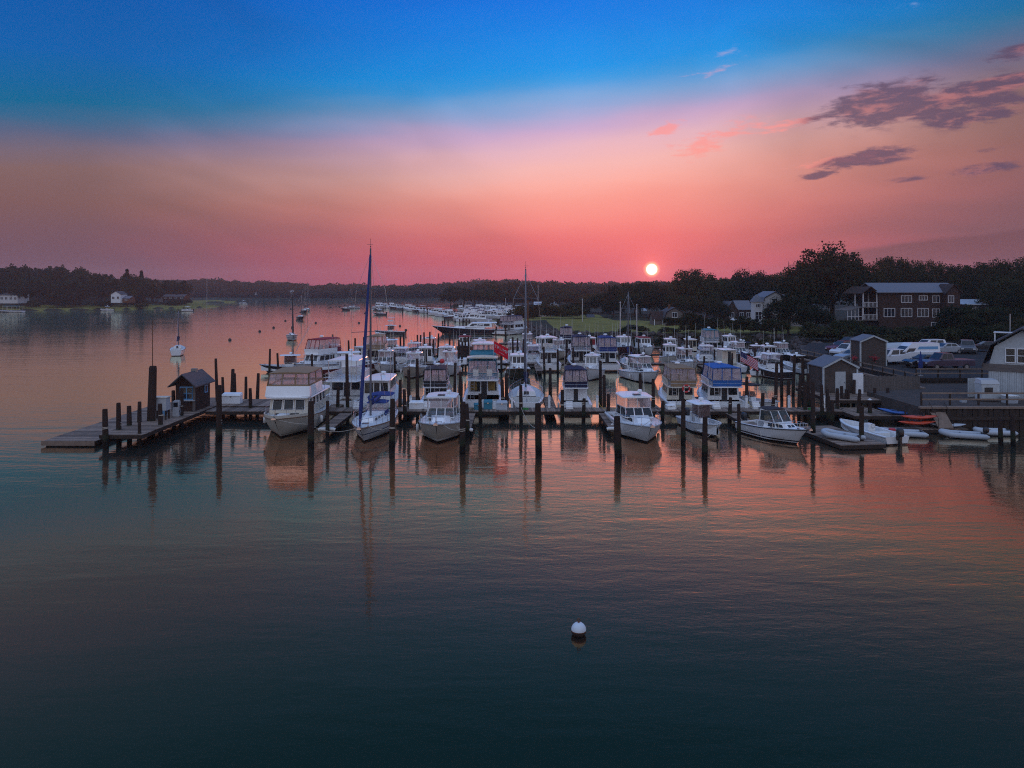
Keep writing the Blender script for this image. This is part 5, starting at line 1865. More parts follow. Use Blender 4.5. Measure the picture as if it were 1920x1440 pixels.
def sdist(poly, X, Y):
    """signed distance, positive inside"""
    d = np.full(X.shape, 1e9)
    ins = np.zeros(X.shape, bool)
    n = len(poly)
    for i in range(n):
        (x0, y0), (x1, y1) = poly[i], poly[(i + 1) % n]
        ex, ey = x1 - x0, y1 - y0
        t = np.clip(((X - x0) * ex + (Y - y0) * ey) / (ex * ex + ey * ey), 0, 1)
        d = np.minimum(d, np.hypot(X - x0 - t * ex, Y - y0 - t * ey))
        c = ((y0 > Y) != (y1 > Y)) & (X < (x1 - x0) * (Y - y0) / (y1 - y0 + 1e-12) + x0)
        ins ^= c
    return np.where(ins, d, -d)


def sstep(a, b, x):
    t = np.clip((x - a) / (b - a), 0, 1)
    return t * t * (3 - 2 * t)


def ground_h(X, Y):
    X, Y = np.asarray(X, float), np.asarray(Y, float)
    a, b = sdist(LAND_R, X, Y), sdist(LAND_L, X, Y)
    wob = .25 * np.sin(X * .31 + Y * .17) + .2 * np.sin(X * .13 - Y * .23)
    hr = -1.5 + 3.5 * sstep(-2.5, 3.5, a) + 8 * sstep(70, 260, a) + wob * sstep(3, 20, a)
    hl = -1.5 + 2.4 * sstep(-2.5, 4, b) + np.where(Y > 640, 7, 9) * sstep(12, 95, b) + wob * sstep(3, 20, b)
    return np.maximum(hr, hl)


st = 5.0
xs = np.concatenate([np.arange(-900, -300, 20.), np.arange(-300, 160, st), np.arange(160, 921, 20.)])
ys = np.concatenate([np.arange(118, 480, st), np.arange(480, 1300, 20.)])
GX, GY = np.meshgrid(xs, ys)
GZ = ground_h(GX, GY)
nx_ = len(xs)
V = np.stack([GX, GY, GZ], -1).reshape(-1, 3)
SR = sdist(LAND_R, GX, GY)
SL = sdist(LAND_L, GX, GY)
fg, fl = [], []
for j in range(len(ys) - 1):
    for i in range(nx_ - 1):
        a = j * nx_ + i
        if max(GZ[j, i], GZ[j, i + 1], GZ[j + 1, i], GZ[j + 1, i + 1]) < -1.2:
            continue
        x, y = GX[j, i], GY[j, i]
        lawn = (150 < y < 212 and 8 < x < 66 and SR[j, i] > 2) or (y < 600 and 2 < SL[j, i] < 26) or (212 <= y < 262 and -4 < x < 30 and SR[j, i] > 1)
        (fl if lawn else fg).append((a, a + 1, a + 1 + nx_, a + nx_))
for nm, ff, mt in (('ground', fg, 'soil'), ('lawn', fl, 'grass')):
    b = MB()
    used = sorted({i for f in ff for i in f})
    ix = {k: i for i, k in enumerate(used)}
    b.v = [tuple(V[k]) for k in used]
    b.f = [tuple(ix[i] for i in f) for f in ff]
    tag(b.build(nm, mt, None, 60), kind='structure')

# shore yard, seawall and car park
YD, PK = 1.88, 2.4
b = MB()
b.prism([(x, y, -1.5) for x, y in ((33, 59.0), (140, 59.0), (140, 123), (48.5, 123), (39.5, 101), (39.5, 70), (33, 68))], (0, 0, YD + 1.5))
tag(b.build('yard', 'gravel'), kind='structure')
b = MB()
b.prism([(x, y, YD + .004) for x, y in ((40, 74), (139, 74), (139, 121), (49, 121), (40, 101))], (0, 0, PK - YD - .004))
tag(b.build('car_park', 'asphalt'), kind='structure')
sw = thing('seawall', 'dark timber seawall along the shore yard', 'seawall', (33, 58.9, 0))
for i in range(70):
    x = i * .42
    MB().box(x - .19, x + .19, -.16 - .03 * (i % 3), .085, -1.2, YD - .1 + .03 * (i % 2)).build('plank', 'beam_wood', sw)
MB().box(-.25, 29.4, -.30, .08, YD - .06, YD + .1).build('cap_beam', 'deck_wood', sw)
MB().box(-.25, 29.4, -.32, -.2, .9, 1.15).build('waler', 'beam_wood', sw)
sw = thing('side_seawall', 'dark timber seawall below the boat sheds', 'seawall', (39.4, 69, 0))
for i in range(74):
    y = 1.2 + i * .42
    MB().box(-.12 - .03 * (i % 3), .085, y - .19, y + .19, -1.2, YD - .1 + .03 * (i % 2)).build('plank', 'beam_wood', sw)
MB().box(-.25, .2, 1.0, 32, YD - .06, YD + .1).build('cap_beam', 'deck_wood', sw)
rw = thing('retaining_wall', 'low timber retaining wall between the yard and car park', 'wall', (40, 73.9, YD))
for i in range(3):
    MB().box(0, 60, -.1 - .02 * (i % 2), .08, .006 + i * .18, .175 + i * .18).build('beam', 'beam_wood', rw)


def railing(name, label, pts, h=1.0, step=2.2, m='beam_wood', nr=2, group='timber railings on the shore'):
    r = thing(name, label, 'railing', pts[0], 0, group)
    o = Vector(pts[0])
    for a, b_ in zip(pts[:-1], pts[1:]):
        a, b_ = Vector(a) - o, Vector(b_) - o
        n = max(1, int((b_ - a).length / step))
        for i in range(n + 1):
            p = a.lerp(b_, i / n)
            MB().box(p.x - .06, p.x + .06, p.y - .06, p.y + .06, p.z + .003, p.z + h + .05).build('post', m, r)
        for k in range(nr):
            z = h * (k + 1) / nr
            MB().bar(a + Vector((0, -.075, z)), b_ + Vector((0, -.075, z)), .04, .13).build('rail', 'deck_wood', r)


railing('railing', 'timber railing along the top of the shore seawall', [(33.2, 59.3, YD + .1), (61, 59.3, YD + .1)], 1.0)
railing('railing', 'timber railing beside the moored boats at the car park edge', [(39.9, 72, YD + .1), (39.9, 101, YD + .1)], 1.0)
railing('railing', 'timber railing on the retaining wall before the parked van', [(41, 74.2, PK), (70, 74.2, PK)], .9)

# walkway with sheds on the water side
dock('boardwalk', 'broad board walkway in front of the shingled sheds', 28.5, 39.2, 65.3, 73.5, 1.5, 'y', pw=.2)
for px, Y in ((1525, 66), (1552, 66), (1585, 66), (1612, 66), (1640, 67), (1665, 67)):
    piling(px, Y, 0, .14, 'short post holding up the board walkway', 'posts under the walkway', False, None, 2.35)


def shed(name, label, X, Y, z, w, d, h, rise, rz, ms='shed_shingle', mr='roof_blue_grey', trim='dimmed_white', door=True):
    r = thing(name, label, 'shed', (X, Y, z), rz)
    gable_walls(r, -w / 2, w / 2, -d / 2, d / 2, .005, h, rise, 'y', ms)
    gable_roof(r, -w / 2, w / 2, -d / 2, d / 2, h + .02, rise, .15, 'y', mr, .09)
    for sx in (-1, 1):
        for sy in (-1, 1):
            x, y = sx * w / 2, sy * d / 2
            MB().box(x - .07, x + .07, y - .07, y + .07, .004, h - .05).build('corner_board', trim, r)
    rk = MB()
    for s_ in (-1, 1):
        rk.bar((s_ * (w / 2 + .13), -d / 2 - .17, h - .10), (0, -d / 2 - .17, h + rise + .0), .05, .16)
    rk.build('rake_board', trim, r)
    if door:
        o = MB().box(-.5, .5, -d / 2 - .05, -d / 2 + .01, .02, 2.05).build('door', trim, r)
        MB().ball((.38, -d / 2 - .08, 1.0), .04, 8, 5).build('handle', 'dark_plastic', o)
    return r


shed('boat_shed', 'shingled shed with white trim and pale door on the walkway', gx(1565, 70.5) - .0, 71, 1.5, 3.3, 3.0, 2.5, .8, .06)
shed('narrow_shed', 'narrow tall shingled shed with white corner boards beside parked cars', gx(1632, 86), 86.5, PK, 3.0, 2.4, 2.9, .6, .0, 'shed_shingle', 'roof_blue_grey', 'dimmed_white', False)
for px in (1603, 1640):
    t = thing('flower_basket', 'pink flower basket hanging at the narrow shed', 'flowers', (gx(px, 84.5), 84.6, PK + .9), 0, 'flower baskets at the narrow shed')
    rnd = random.Random(px)
    m = MB()
    for i in range(60):
        c = Vector((rnd.gauss(0, .18), rnd.gauss(0, .18), rnd.gauss(.1, .13)))
        m.ball(c, .06, 5, 3)
    m.build('blooms', 'canvas_red', t)
    MB().ball((0, 0, -.1), (.25, .25, .2), 8, 5, -1, .3).build('basket', 'bark', t)
# board fence beside the sheds
f = thing('board_fence', 'weathered grey board fence beside the shingled shed', 'fence', (gx(1612, 71), 70.2, 1.5))
for i in range(36):
    h = 1.55 + .05 * math.sin(i * 2.1)
    MB().box(i * .15 + .006, i * .15 + .144, -.02, .02, .006, h).build('board', 'grey_shingle', f)
for z in (.4, 1.2):
    MB().box(0, 5.4, .021, .08, z, z + .1).build('rail', 'beam_wood', f)
d = thing('white_locker', 'tall white locker standing at the end of board fence', 'locker', (gx(1611, 69), 69.3, 1.5), -.3)
MB().box(-.45, .45, -.3, .3, .006, 1.9).build('body', 'white_paint', d)
MB().box(-.42, .42, -.33, -.301, .05, 1.85).build('door', 'white_paint', d)
# ramp from the yard to the docks
g = thing('gangway', 'short sloping board gangway between the shore yard and low dinghy dock', 'gangway', (34.2, 57.6, 0), 0)
MB().hexa([(-.6, 0, .42), (.6, 0, .42), (.6, 1.6, 1.9), (-.6, 1.6, 1.9)], [(-.6, 0, .5), (.6, 0, .5), (.6, 1.6, 1.97), (-.6, 1.6, 1.97)]).build('deck', 'deck_wood', g)
for x in (-.6, .6):
    m = MB()
    m.tube([(x, 0, .5), (x, 0, 1.2), (x, 1.3, 2.3), (x, 1.3, 1.75)], .02, 5)
    m.build('hand_rail', 'beam_wood', g)

# A-frame fisher house at the right edge
r = thing('gambrel_house', 'white gable house with steep grey roof standing in the shore yard', 'house', (45.9, 65.5, YD), -.66)
gable_walls(r, -2.45, 2.45, -3, 5, .006, 2.75, 3.2, 'y', 'dimmed_white', (.82, .55))
gable_roof(r, -2.45, 2.45, -3, 5, 2.78, 3.3, .5, 'y', 'roof_asphalt', .12, 'roof', (.78, .55))
MB().box(-2.9, 2.9, -3.16, -3.002, 2.35, 2.95).build('skirt_shingles', 'grey_shingle', r)
for x in (-.85, 0, .85):
    window(r, 'f', x, 3.75, .62, 1.15, -3.0, 'white_paint', 'glass_house', 1, 2)
for i in range(17):
    MB().box(-2.38 + i * .165, -2.38 + i * .165 + .15, -3.04, -3.001, .05, 2.33).build('plank', 'dimmed_white', r)
window(r, 'f', 1.1, 1.35, .75, 1.3, -3.0, 'white_paint', 'glass_house', 1, 2)
MB().tube([(-1.0, -1, 5.0), (-1.0, -1, 7.3)], .03, 5).build('antenna', 'aluminium', r)
m = MB()
m.box(-2.2, -.6, -1.6, -.6, 5.6, 5.68)
for x in (-2.1, -.7):
    m.box(x - .05, x + .05, -1.5, -1.4, 4.6, 5.6)
m.build('roof_platform', 'white_paint', r)
w = thing('white_screen', 'white board screen hiding gear beside the white gable house', 'fence', (gx(1815, 64.5), 64.5, YD), .4)
for i in range(9):
    MB().box(i * .17, i * .17 + .16, -.03, .03, .006, 1.65).build('plank', 'dimmed_white', w)
w = thing('ice_chest', 'white ice chest with dark vents in front of the white gable house', 'ice chest', (gx(1855, 62), 62.3, YD))
MB().box(-.75, .75, -.45, .45, .12, 1.5).build('body', 'dimmed_white', w)
MB().hexa([(-.78, -.48, 1.502), (.78, -.48, 1.502), (.78, .48, 1.502), (-.78, .48, 1.502)], [(-.7, -.3, 1.8), (.7, -.3, 1.8), (.7, .45, 1.9), (-.7, .45, 1.9)]).build('lid', 'gelcoat_grey', w)
MB().box(-.5, .2, -.47, -.451, .8, 1.2).build('vent', 'dark_plastic', w)
MB().box(-.7, .7, -.4, .4, .004, .118).build('skid', 'beam_wood', w)
for px, Y, lab in ((1893, 61.2, 'pale plastic fish tote standing before the ice chest'), (1806, 61.5, 'small white bucket left by the seawall railing')):
    t = thing('tote', lab, 'tote', (gx(px, Y), Y, YD))
    k = .5 if px > 1850 else .22
    MB().hexa([(-k * .9, -k * .7, .005), (k * .9, -k * .7, .005), (k * .9, k * .7, .005), (-k * .9, k * .7, .005)], [(-k, -k * .8, k * 1.2), (k, -k * .8, k * 1.2), (k, k * .8, k * 1.2), (-k, k * .8, k * 1.2)]).build('body', 'hypalon', t)
    MB().box(-k * 1.05, k * 1.05, -k * .85, k * .85, k * 1.203, k * 1.3).build('lid', 'gelcoat', t)

# dinghy docks and dinghies
dk = dock('dinghy_dock', 'low floating board dock with grey inflatable lying on it', -1.7, 1.7, -3.6, 3.6, .36, 'y', None, True, pw=.2)
dk.location = (24.6, 55.6, 0)
dk.rotation_euler = (0, 0, .12)
dock('dinghy_dock', 'low floating dock in front of the seawall with kayaks', 28.6, 36.0, 57.7, 58.6, .36, 'x', None, True)
r = thing('inflatable_dinghy', 'grey inflatable dinghy drawn up on the low floating dock', 'dinghy', (24.3, 53.9, .37), .75)
boat_rib(r, 3.0, 1.5)
r = thing('skiff', 'pale open skiff with black outboard beside the inflatable on dock', 'motorboat', (27.5, 56.6, 0), .22)
boat_skiff(r, 6.4, 2.2)
r = thing('inflatable_dinghy', 'grey inflatable dinghy afloat with red pack at its bow', 'dinghy', (gx(1690, 57), 56.9, -.02), 1.35)
boat_rib(r, 3.4, 1.5, z=0)
MB().box(-.25, .25, .5, .9, .2, .55).build('red_pack', 'red_plastic', r)
r = thing('inflatable_dinghy', 'grey inflatable dinghy afloat beside low kayak dock with small motor', 'dinghy', (gx(1808, 56), 56.2, -.02), 1.25)
boat_rib(r, 3.3, 1.5, motor=True)
r = thing('inflatable_dinghy', 'pale inflatable dinghy tied close under the seawall', 'dinghy', (gx(1852, 58), 57.3, -.02), 1.5)
boat_rib(r, 3.0, 1.45, seatm='gelcoat')


def kayak(label, X, Y, z, rz, m, L=3.0, tilt=0.0):
    r = thing('kayak', label, 'kayak', (X, Y, z), rz, 'kayaks on the rack')
    rings, n = [], 10
    for i in range(n + 1):
        t = i / n
        k = max(math.sin(math.pi * t) ** .7, .05)
        rings.append([(.36 * k * math.cos(a), L * (t - .5), .17 * k * math.sin(a) + .12 * (2 * t - 1) ** 2) for a in [j * math.pi / 5 for j in range(10)]])
    MB().loft(rings).build('hull', m, r, 50)
    q = 12
    MB().tube([(.22 * math.cos(2 * math.pi * i / q), .45 * math.sin(2 * math.pi * i / q), .155) for i in range(q + 1)], .03, 5).build('cockpit_rim', 'dark_plastic', r)
    MB().box(-.16, .16, -.3, -.2, .12, .34).build('seat', 'dark_plastic', r)


kr = thing('kayak_rack', 'timber kayak rack on the shore end of the main dock', 'rack', (gx(1722, 58.2), 58.45, 0))
for x in (-.9, .9):
    MB().box(x - .05, x + .05, -.05, .05, .37, 1.7).build('post', 'beam_wood', kr)
    for z in (.62, 1.06):
        MB().box(x - .04, x + .04, -.75, -.05, z - .05, z).build('arm', 'beam_wood', kr)
kayak('first orange kayak on the upper arms of the kayak rack', gx(1724, 58), 58.02, 1.24, 1.57, 'orange_plastic')
kayak('second orange kayak on the lower arms of the kayak rack', gx(1722, 58) - .1, 58.02, .80, 1.57, 'orange_plastic')
kayak('blue kayak lying on dock boards beside the kayak rack', gx(1684, 61), 61.6, 1.1, .3, 'blue_plastic', 2.6)
for o in bpy.data.objects:
    if o.get('label') == 'blue kayak lying on dock boards beside the kayak rack':
        o.rotation_euler = (R(6), 0, 1.1)
        o.location.z = ZD + .2
kayak('pale grey kayak lying on low dock behind the orange kayak', gx(1776, 58.3), 58.2, .56, 1.5, 'hypalon', 2.8)
dk = dock('shore_platform', 'small platform joining the main dock to the kayak rack', 28.6, 34.0, 61.0, 63.1, .84, 'x')

# ------------------------------------------------------------------ cars
def wheel(root, x, y, r=.34, w=.22):
    s = 1 if x > 0 else -1
    o = MB().tube([(x - w / 2, y, r), (x - w / 2 + .03, y, r), (x + w / 2 - .03, y, r), (x + w / 2, y, r)], [r * .92, r, r, r * .92], 16).build('wheel', 'tyre', root, 40)
    MB().tube([(x + s * (w / 2 - .04), y, r), (x + s * (w / 2 + .012), y, r)], [r * .62, r * .55], 10).build('rim', 'rim', o)


CARS = {
    'sedan': dict(L=4.7, W=1.8, prof=[(-.5, .32), (-.5, .78), (-.46, .98), (-.30, 1.02), (.18, .98), (.42, .86), (.49, .72), (.5, .32)], cab=(-.36, .20, 1.44, .55, .75)),
    'suv': dict(L=4.7, W=1.9, prof=[(-.5, .38), (-.5, 1.0), (-.48, 1.15), (-.2, 1.16), (.22, 1.12), (.45, 1.02), (.5, .85), (.5, .38)], cab=(-.49, .24, 1.78, .22, .72)),
    'pickup': dict(L=5.6, W=1.95, prof=[(-.5, .45), (-.5, 1.12), (-.02, 1.14), (.2, 1.12), (.44, 1.06), (.5, .9), (.5, .45)], cab=(-.08, .26, 1.85, .25, .6)),
    'van': dict(L=5.6, W=2.0, prof=[(-.5, .4), (-.5, 1.55), (-.3, 1.5), (.2, 1.5), (.36, 1.2), (.49, 1.02), (.5, .4)], cab=(-.5, .37, 2.5, .06, 1.3)),
}


def car(kind, col, label, px, py, rz, stripe=None):
    X, Y = gp(px, py, PK)
    S = CARS[kind]
    L, W = S['L'], S['W']
    r = thing('van' if kind == 'van' else 'pickup_truck' if kind == 'pickup' else 'parked_car', label, 'van' if kind == 'van' else 'truck' if kind == 'pickup' else 'car', (X, Y + 1.0, PK), rz, 'vehicles in the car park')
    rings = []
    for x, k, dz in ((-W / 2, .97, -.05), (-W / 2 + .07, 1, 0), (W / 2 - .07, 1, 0), (W / 2, .97, -.05)):
        rings.append([(x, y * L * k, z + (dz if z > .6 else 0)) for y, z in S['prof']])
    MB().loft(rings).build('body', col, r, 25)
    y0, y1, zt, ya, yf = S['cab']
    zb = 1.0 if kind == 'sedan' else 1.12 if kind != 'van' else 1.45
    c = Cab(r, 'cabin', col, y0 * L, y1 * L, W / 2 - .06, W / 2 - .08, zb, zt, ya, yf, .16)
    if kind == 'van':
        c.pane('f', .06, .94, .02, .62, 'glass_dark', 'windshield', .02)
        for f, u in (('l', (.72, .92)), ('r', (.08, .28))):
            c.pane(f, *u, .0, .42, 'glass_dark', 'side_window', .02)
            c.pane(f, *((.06, .66) if f == 'l' else (.34, .94)), .30, .62, 'blue_paint', 'stripe', .012)
            c.pane(f, *((.05, .60) if f == 'l' else (.40, .95)), -.28, -.02, 'hypalon', 'lettering_band', .012)
    else:
        c.pane('f', .06, .94, .1, .92, 'glass_dark', 'windshield', .02)
        c.pane('b', .08, .92, .12, .9, 'glass_dark', 'rear_window', .02)
        for f in 'lr':
            c.row(f, 2, .1, .9, .12, .88, .05, 'glass_dark', 'side_window')
    for x in (-W / 2 + .12, W / 2 - .12):
        for y in (-.31 * L, .31 * L):
            wheel(r, x * 1.02, y, .36 if kind != 'sedan' else .32)
    zl = S['prof'][-2][1] - .06
    for s in (-1, 1):
        MB().box(s * W * .36 - .16, s * W * .36 + .16, L / 2 * .985 - .06, L / 2 + .012, zl - .12, zl + .02).build('headlight', 'lamp_clear', r)
        MB().box(s * W * .38 - .14, s * W * .38 + .14, -L / 2 - .012, -L / 2 + .05, zl - .14, zl + .04).build('tail_light', 'lamp_red', r)
        MB().box(s * (W / 2 + .07) - .07, s * (W / 2 + .07) + .07, y1 * L - .35, y1 * L - .2, zb - .02, zb + .13).build('mirror', col, r)
    MB().box(-W / 2 + .15, W / 2 - .15, L / 2 - .02, L / 2 + .04, .4, .62).build('bumper', 'dark_plastic', r)
    return r


HL = math.pi / 2
car('suv', 'car_maroon', 'maroon sport utility car parked behind the white one', 1588, 664, HL + .25)
car('suv', 'car_white', 'white sport utility car nosing out beside the narrow shed', 1597, 671, HL + .35)
car('sedan', 'car_silver', 'pale silver car half hidden by the narrow shed', 1607, 679, HL + .3)
car('suv', 'car_black', 'black wagon at the hedge behind the maroon car', 1600, 655, HL + .3)
car('suv', 'car_white', 'white car with open dark side beside the van', 1676, 684, HL + .3)
car('van', 'car_white', 'white high-roofed van with blue stripe', 1722, 683, HL + .12)
car('sedan', 'car_black', 'black car with green-tinted windscreen in front of the van', 1742, 690, HL + .2)
car('pickup', 'car_purple', 'dark pickup truck parked on the car park edge', 1784, 694, HL + .08)
car('sedan', 'car_silver', 'silver sedan parked at the hedge', 1780, 664, HL + .1)
car('suv', 'car_grey', 'grey sport utility car facing out at the hedge', 1822, 663, math.pi - .5)
car('suv', 'car_white', 'white wagon at the hedge left of silver sedan', 1748, 661, HL + .2)
car('sedan', 'car_grey', 'grey sedan between narrow shed and the hedge', 1640, 662, HL + .25)
car('sedan', 'car_black', 'black sedan parked under the dark trees', 1858, 660, HL - .3)
car('sedan', 'car_silver', 'silver car between narrow shed and white van', 1655, 676, HL + .3)
u = thing('closed_umbrella', 'closed dark blue patio umbrella on the retaining wall terrace', 'umbrella', (gx(1721, 76), 75.5, PK))
MB().tube([(0, 0, .004), (0, 0, 2.6)], .025, 6).build('pole', 'aluminium', u)
MB().tube([(0, 0, .8), (0, 0, 1.2), (0, 0, 2.55)], [.2, .22, .04], 8).build('canopy', 'canvas_blue', u)
MB().tube([(0, 0, .004), (0, 0, .08)], .25, 10).build('base', 'concrete', u)
tl = thing('covered_trailer', 'pale tarpaulin-covered trailer boat at the hedge', 'trailer', (gx(1680, 103), 103, PK), 1.4)
MB().hexa([(-1.0, -2.4, .6), (1.0, -2.4, .6), (.9, 2.6, .7), (-.9, 2.6, .7)], [(-.3, -2.2, 1.5), (.3, -2.2, 1.5), (.05, 2.4, 1.3), (-.05, 2.4, 1.3)]).build('cover', 'hypalon', tl)
MB().box(-.7, .7, -2.3, 2.4, .45, .58).build('frame', 'steel', tl)
for x in (-.8, .8):
    wheel(tl, x, -.6, .32)

# ------------------------------------------------------------------ buildings inland
BY = 150.0
r = thing('brown_building', 'three-storey brown shingled building with long blue-grey roof behind the car park', 'building', (gx(1648, BY), BY, 2.0))
W_ = gx(1795, BY) - gx(1648, BY)
zz = lambda py, Y=BY: gz(py, Y) - 2.0
gable_walls(r, 0, W_, 0, 9, -.5, zz(547), 1.6, 'x', 'brown_shingle')
gable_roof(r, 0, W_, 0, 9, zz(547) + .02, 1.7, .7, 'x', 'roof_blue_grey', .15)
xb = gx(1766, BY) - gx(1648, BY)
gable_walls(r, xb, W_ - .4, -1.6, -.01, -.5, zz(547), 1.4, 'y', 'brown_shingle', name='bay')
gable_roof(r, xb, W_ - .4, -1.6, 2.5, zz(547) + .03, 1.5, .4, 'y', 'dark_paint', .12, 'bay_roof')
for px, py, w_, h_, nx in ((1699.5, 560.5, 2.0, 1.3, 3), (1731, 558.5, 1.6, .8, 3), (1667.5, 586, 2.1, 1.6, 3), (1699.5, 586, 2.1, 1.6, 3), (1730.5, 586, 2.1, 1.6, 3), (1755, 561, 1.3, 1.3, 2), (1755, 587, 1.3, 1.6, 2), (1753, 613, 1.4, 1.8, 2)):
    window(r, 'f', gx(px, BY) - gx(1648, BY), zz(py), w_, h_, 0, 'pale_shingle', 'glass_house', nx, 1, fw=.12)
for px, py, w_, h_ in ((1783, 561, 1.0, 1.3), (1782, 588, 1.0, 1.6), (1776, 615, .9, 1.9)):
    window(r, 'f', gx(px, 148.4) - gx(1648, BY), zz(py, 148.4), w_, h_, -1.6, 'pale_shingle', 'glass_house', 2, 1, fw=.12)
# left porch and balcony
pm = MB()
for x in (-3.0, -.2):
    for y in (.5, 4.0):
        pm.box(x - .1, x + .1, y - .1, y + .1, zz(600), zz(550))
pm.build('balcony_posts', 'pale_shingle', r)
MB().box(-3.2, -.02, .2, 8.5, zz(601), zz(599)).build('balcony_floor', 'grey_shingle', r)
MB().box(-3.2, -.02, .2, 8.5, zz(577), zz(575.5)).build('upper_balcony_floor', 'grey_shingle', r)
for z in (zz(599), zz(575.5)):
    m = MB()
    m.box(-3.2, -.1, .2, .3, z + .9, z + 1.0)
    for i in range(12):
        m.box(-3.15 + i * .27, -3.1 + i * .27, .22, .28, z + .004, z + .9)
    m.build('balustrade', 'pale_shingle', r)
gable_roof(r, -3.2, -.02, .2, 8.5, zz(549), 1.2, .3, 'y', 'dark_paint', .12, 'balcony_roof')
MB().hexa([(-6.4, .2, zz(583)), (-3.25, .2, zz(576)), (-3.25, 6, zz(576)), (-6.4, 6, zz(583))], [(-6.4, .2, zz(582)), (-3.25, .2, zz(575)), (-3.25, 6, zz(575)), (-6.4, 6, zz(582))]).build('porch_roof', 'grey_shingle', r)
m = MB()
for i in range(5):
    m.box(-6.3 + i * .75, -6.2 + i * .75, .3, .4, zz(601), zz(582) + (i * .17))
m.box(-6.4, -3.2, .25, .35, zz(594), zz(593))
m.build('porch_posts', 'pale_shingle', r)
MB().box(-6.4, -3.21, .2, 6, zz(602), zz(600.5)).build('porch_floor', 'grey_shingle', r)
MB().box(-4.5, -.02, 1.5, 8, -.5, zz(603)).build('basement', 'brown_shingle', r)
o = MB().box(gx(1771, 148.3) - gx(1648, BY) - .0, gx(1771, 148.3) - gx(1648, BY) + .5, -1.75, -1.62, zz(624, 148.3), zz(617, 148.3)).build('blue_sign', 'blue_paint', r)
# low neighbour with flat pale roofs
r = thing('low_building', 'low building with pale flat roofs beyond the brown building', 'building', (gx(1812, 165), 165, 2))
MB().box(0, 11, 0, 8, -.5, gz(572, 165) - 2).build('wall', 'brown_shingle', r)
MB().hexa([(-.4, -.6, gz(572, 165) - 1.98), (9, -.6, gz(572, 165) - 1.98), (9, 8, gz(568, 165) - 2), (-.4, 8, gz(568, 165) - 2)], [(-.4, -.6, gz(571, 165) - 1.9), (9, -.6, gz(571, 165) - 1.9), (7, 8, gz(562, 165) - 2), (.4, 8, gz(562, 165) - 2)]).build('roof', 'gelcoat_grey', r)
for x in (2, 5):
    window(r, 'f', x, gz(580, 165) - 2, 1.2, 1.0, 0, 'pale_shingle', 'glass_house', 2, 1)

# gambrel cottage on the lawn
r = thing('gambrel_cottage', 'low shingled cottage with gambrel gable beyond the lawn', 'house', (gx(1265, 190), 190, 2.0))
gable_walls(r, -2.6, 2.6, 0, 7, -.3, 1.4, 2.9, 'y', 'grey_shingle', (.75, .6))
gable_roof(r, -2.6, 2.6, 0, 7, 1.42, 3.0, .3, 'y', 'roof_asphalt', .1, 'roof', (.74, .62))
window(r, 'f', 0, 2.5, 1.2, 1.2, 0, 'white_paint', 'glass_house', 2, 1)
gable_walls(r, -5.4, -2.62, 1, 6, -.3, 1.3, 1.8, 'x', 'grey_shingle', name='left_wing')
gable_roof(r, -5.4, -2.62, 1, 6, 1.32, 1.9, .3, 'x', 'brown_shingle', .1, 'left_roof')
gable_walls(r, 2.62, 6.8, 1, 6, -.3, 1.3, 1.5, 'x', 'grey_shingle', name='right_wing')
gable_roof(r, 2.62, 6.8, 1, 6, 1.32, 1.6, .3, 'x', 'brown_shingle', .1, 'right_roof')
window(r, 'f', 4.6, .6, 1.8, .8, 1, 'white_paint', 'glass_house', 3, 1)
MB().box(-1.0, -.5, 3, 3.5, 3.9, 5.2).build('chimney', 'rust', r)
m = MB()
for x in (-5.2, -3.0):
    m.box(x - .08, x + .08, .2, .36, -.3, 1.3)
m.build('porch_posts', 'white_paint', r)
r = thing('garden_gate', 'small white gabled garden arbour beside the hedge', 'arbour', (gx(1332, 186), 186, 2.0))
for x in (-1.6, 1.6):
    MB().box(x - .08, x + .08, -.08, .08, -.2, .9).build('post', 'white_paint', r)
gable_roof(r, -1.6, 1.6, -.6, .6, .95, .8, .3, 'y', 'white_paint', .08)
h = thing('hedge', 'clipped dark hedge in front of the gambrel cottage', 'hedge', (gx(1300, 184), 184, 2.0))

# shingle house with corner tower
HYs = 182.0
X0 = gx(1414, HYs)
r = thing('tower_house', 'pale shingled house with corner tower and gambrel gable', 'house', (X0, HYs, 2.0))
z_ = lambda py: gz(py, HYs) - 2
MB().box(0, 2.1, 0, 2.4, -.4, z_(566)).build('tower', 'pale_shingle', r)
m = MB()
m.loft([[(-.35, -.35, z_(566) + .01), (2.45, -.35, z_(566) + .01), (2.45, 2.75, z_(566) + .01), (-.35, 2.75, z_(566) + .01)], [(.9, 1.0, z_(552)), (1.2, 1.0, z_(552)), (1.2, 1.4, z_(552)), (.9, 1.4, z_(552))]])
m.build('tower_roof', 'roof_blue_grey', r)
window(r, 'f', 1.05, z_(573), 1.1, .9, 0, 'white_paint', 'glass_house', 3, 1)
window(r, 'f', 1.05, z_(592), 1.5, 1.9, 0, 'white_paint', 'glass_house', 2, 2)
xm = gx(1432, HYs) - X0
xe = gx(1535, HYs) - X0
gable_walls(r, xm, xm + 6.2, .8, 9, -.4, z_(572), 3.2, 'y', 'pale_shingle', (.78, .55))
gable_roof(r, xm, xm + 6.2, .8, 9, z_(572) + .02, 3.3, .35, 'y', 'roof_blue_grey', .12, 'roof', (.77, .57))
gable_walls(r, xm + 6.22, xe, 2, 8, -.4, z_(572), 2.4, 'x', 'pale_shingle', name='wing')
gable_roof(r, xm + 6.22, xe, 2, 8, z_(572) + .02, 2.5, .3, 'x', 'roof_blue_grey', .12, 'wing_roof')
window(r, 'f', xm + 1.0, z_(593), .8, 1.4, .8, 'white_paint', 'glass_house', 1, 2)
window(r, 'f', xm + 3.1, z_(565), 1.2, 1.2, .8, 'white_paint', 'glass_house', 2, 1)
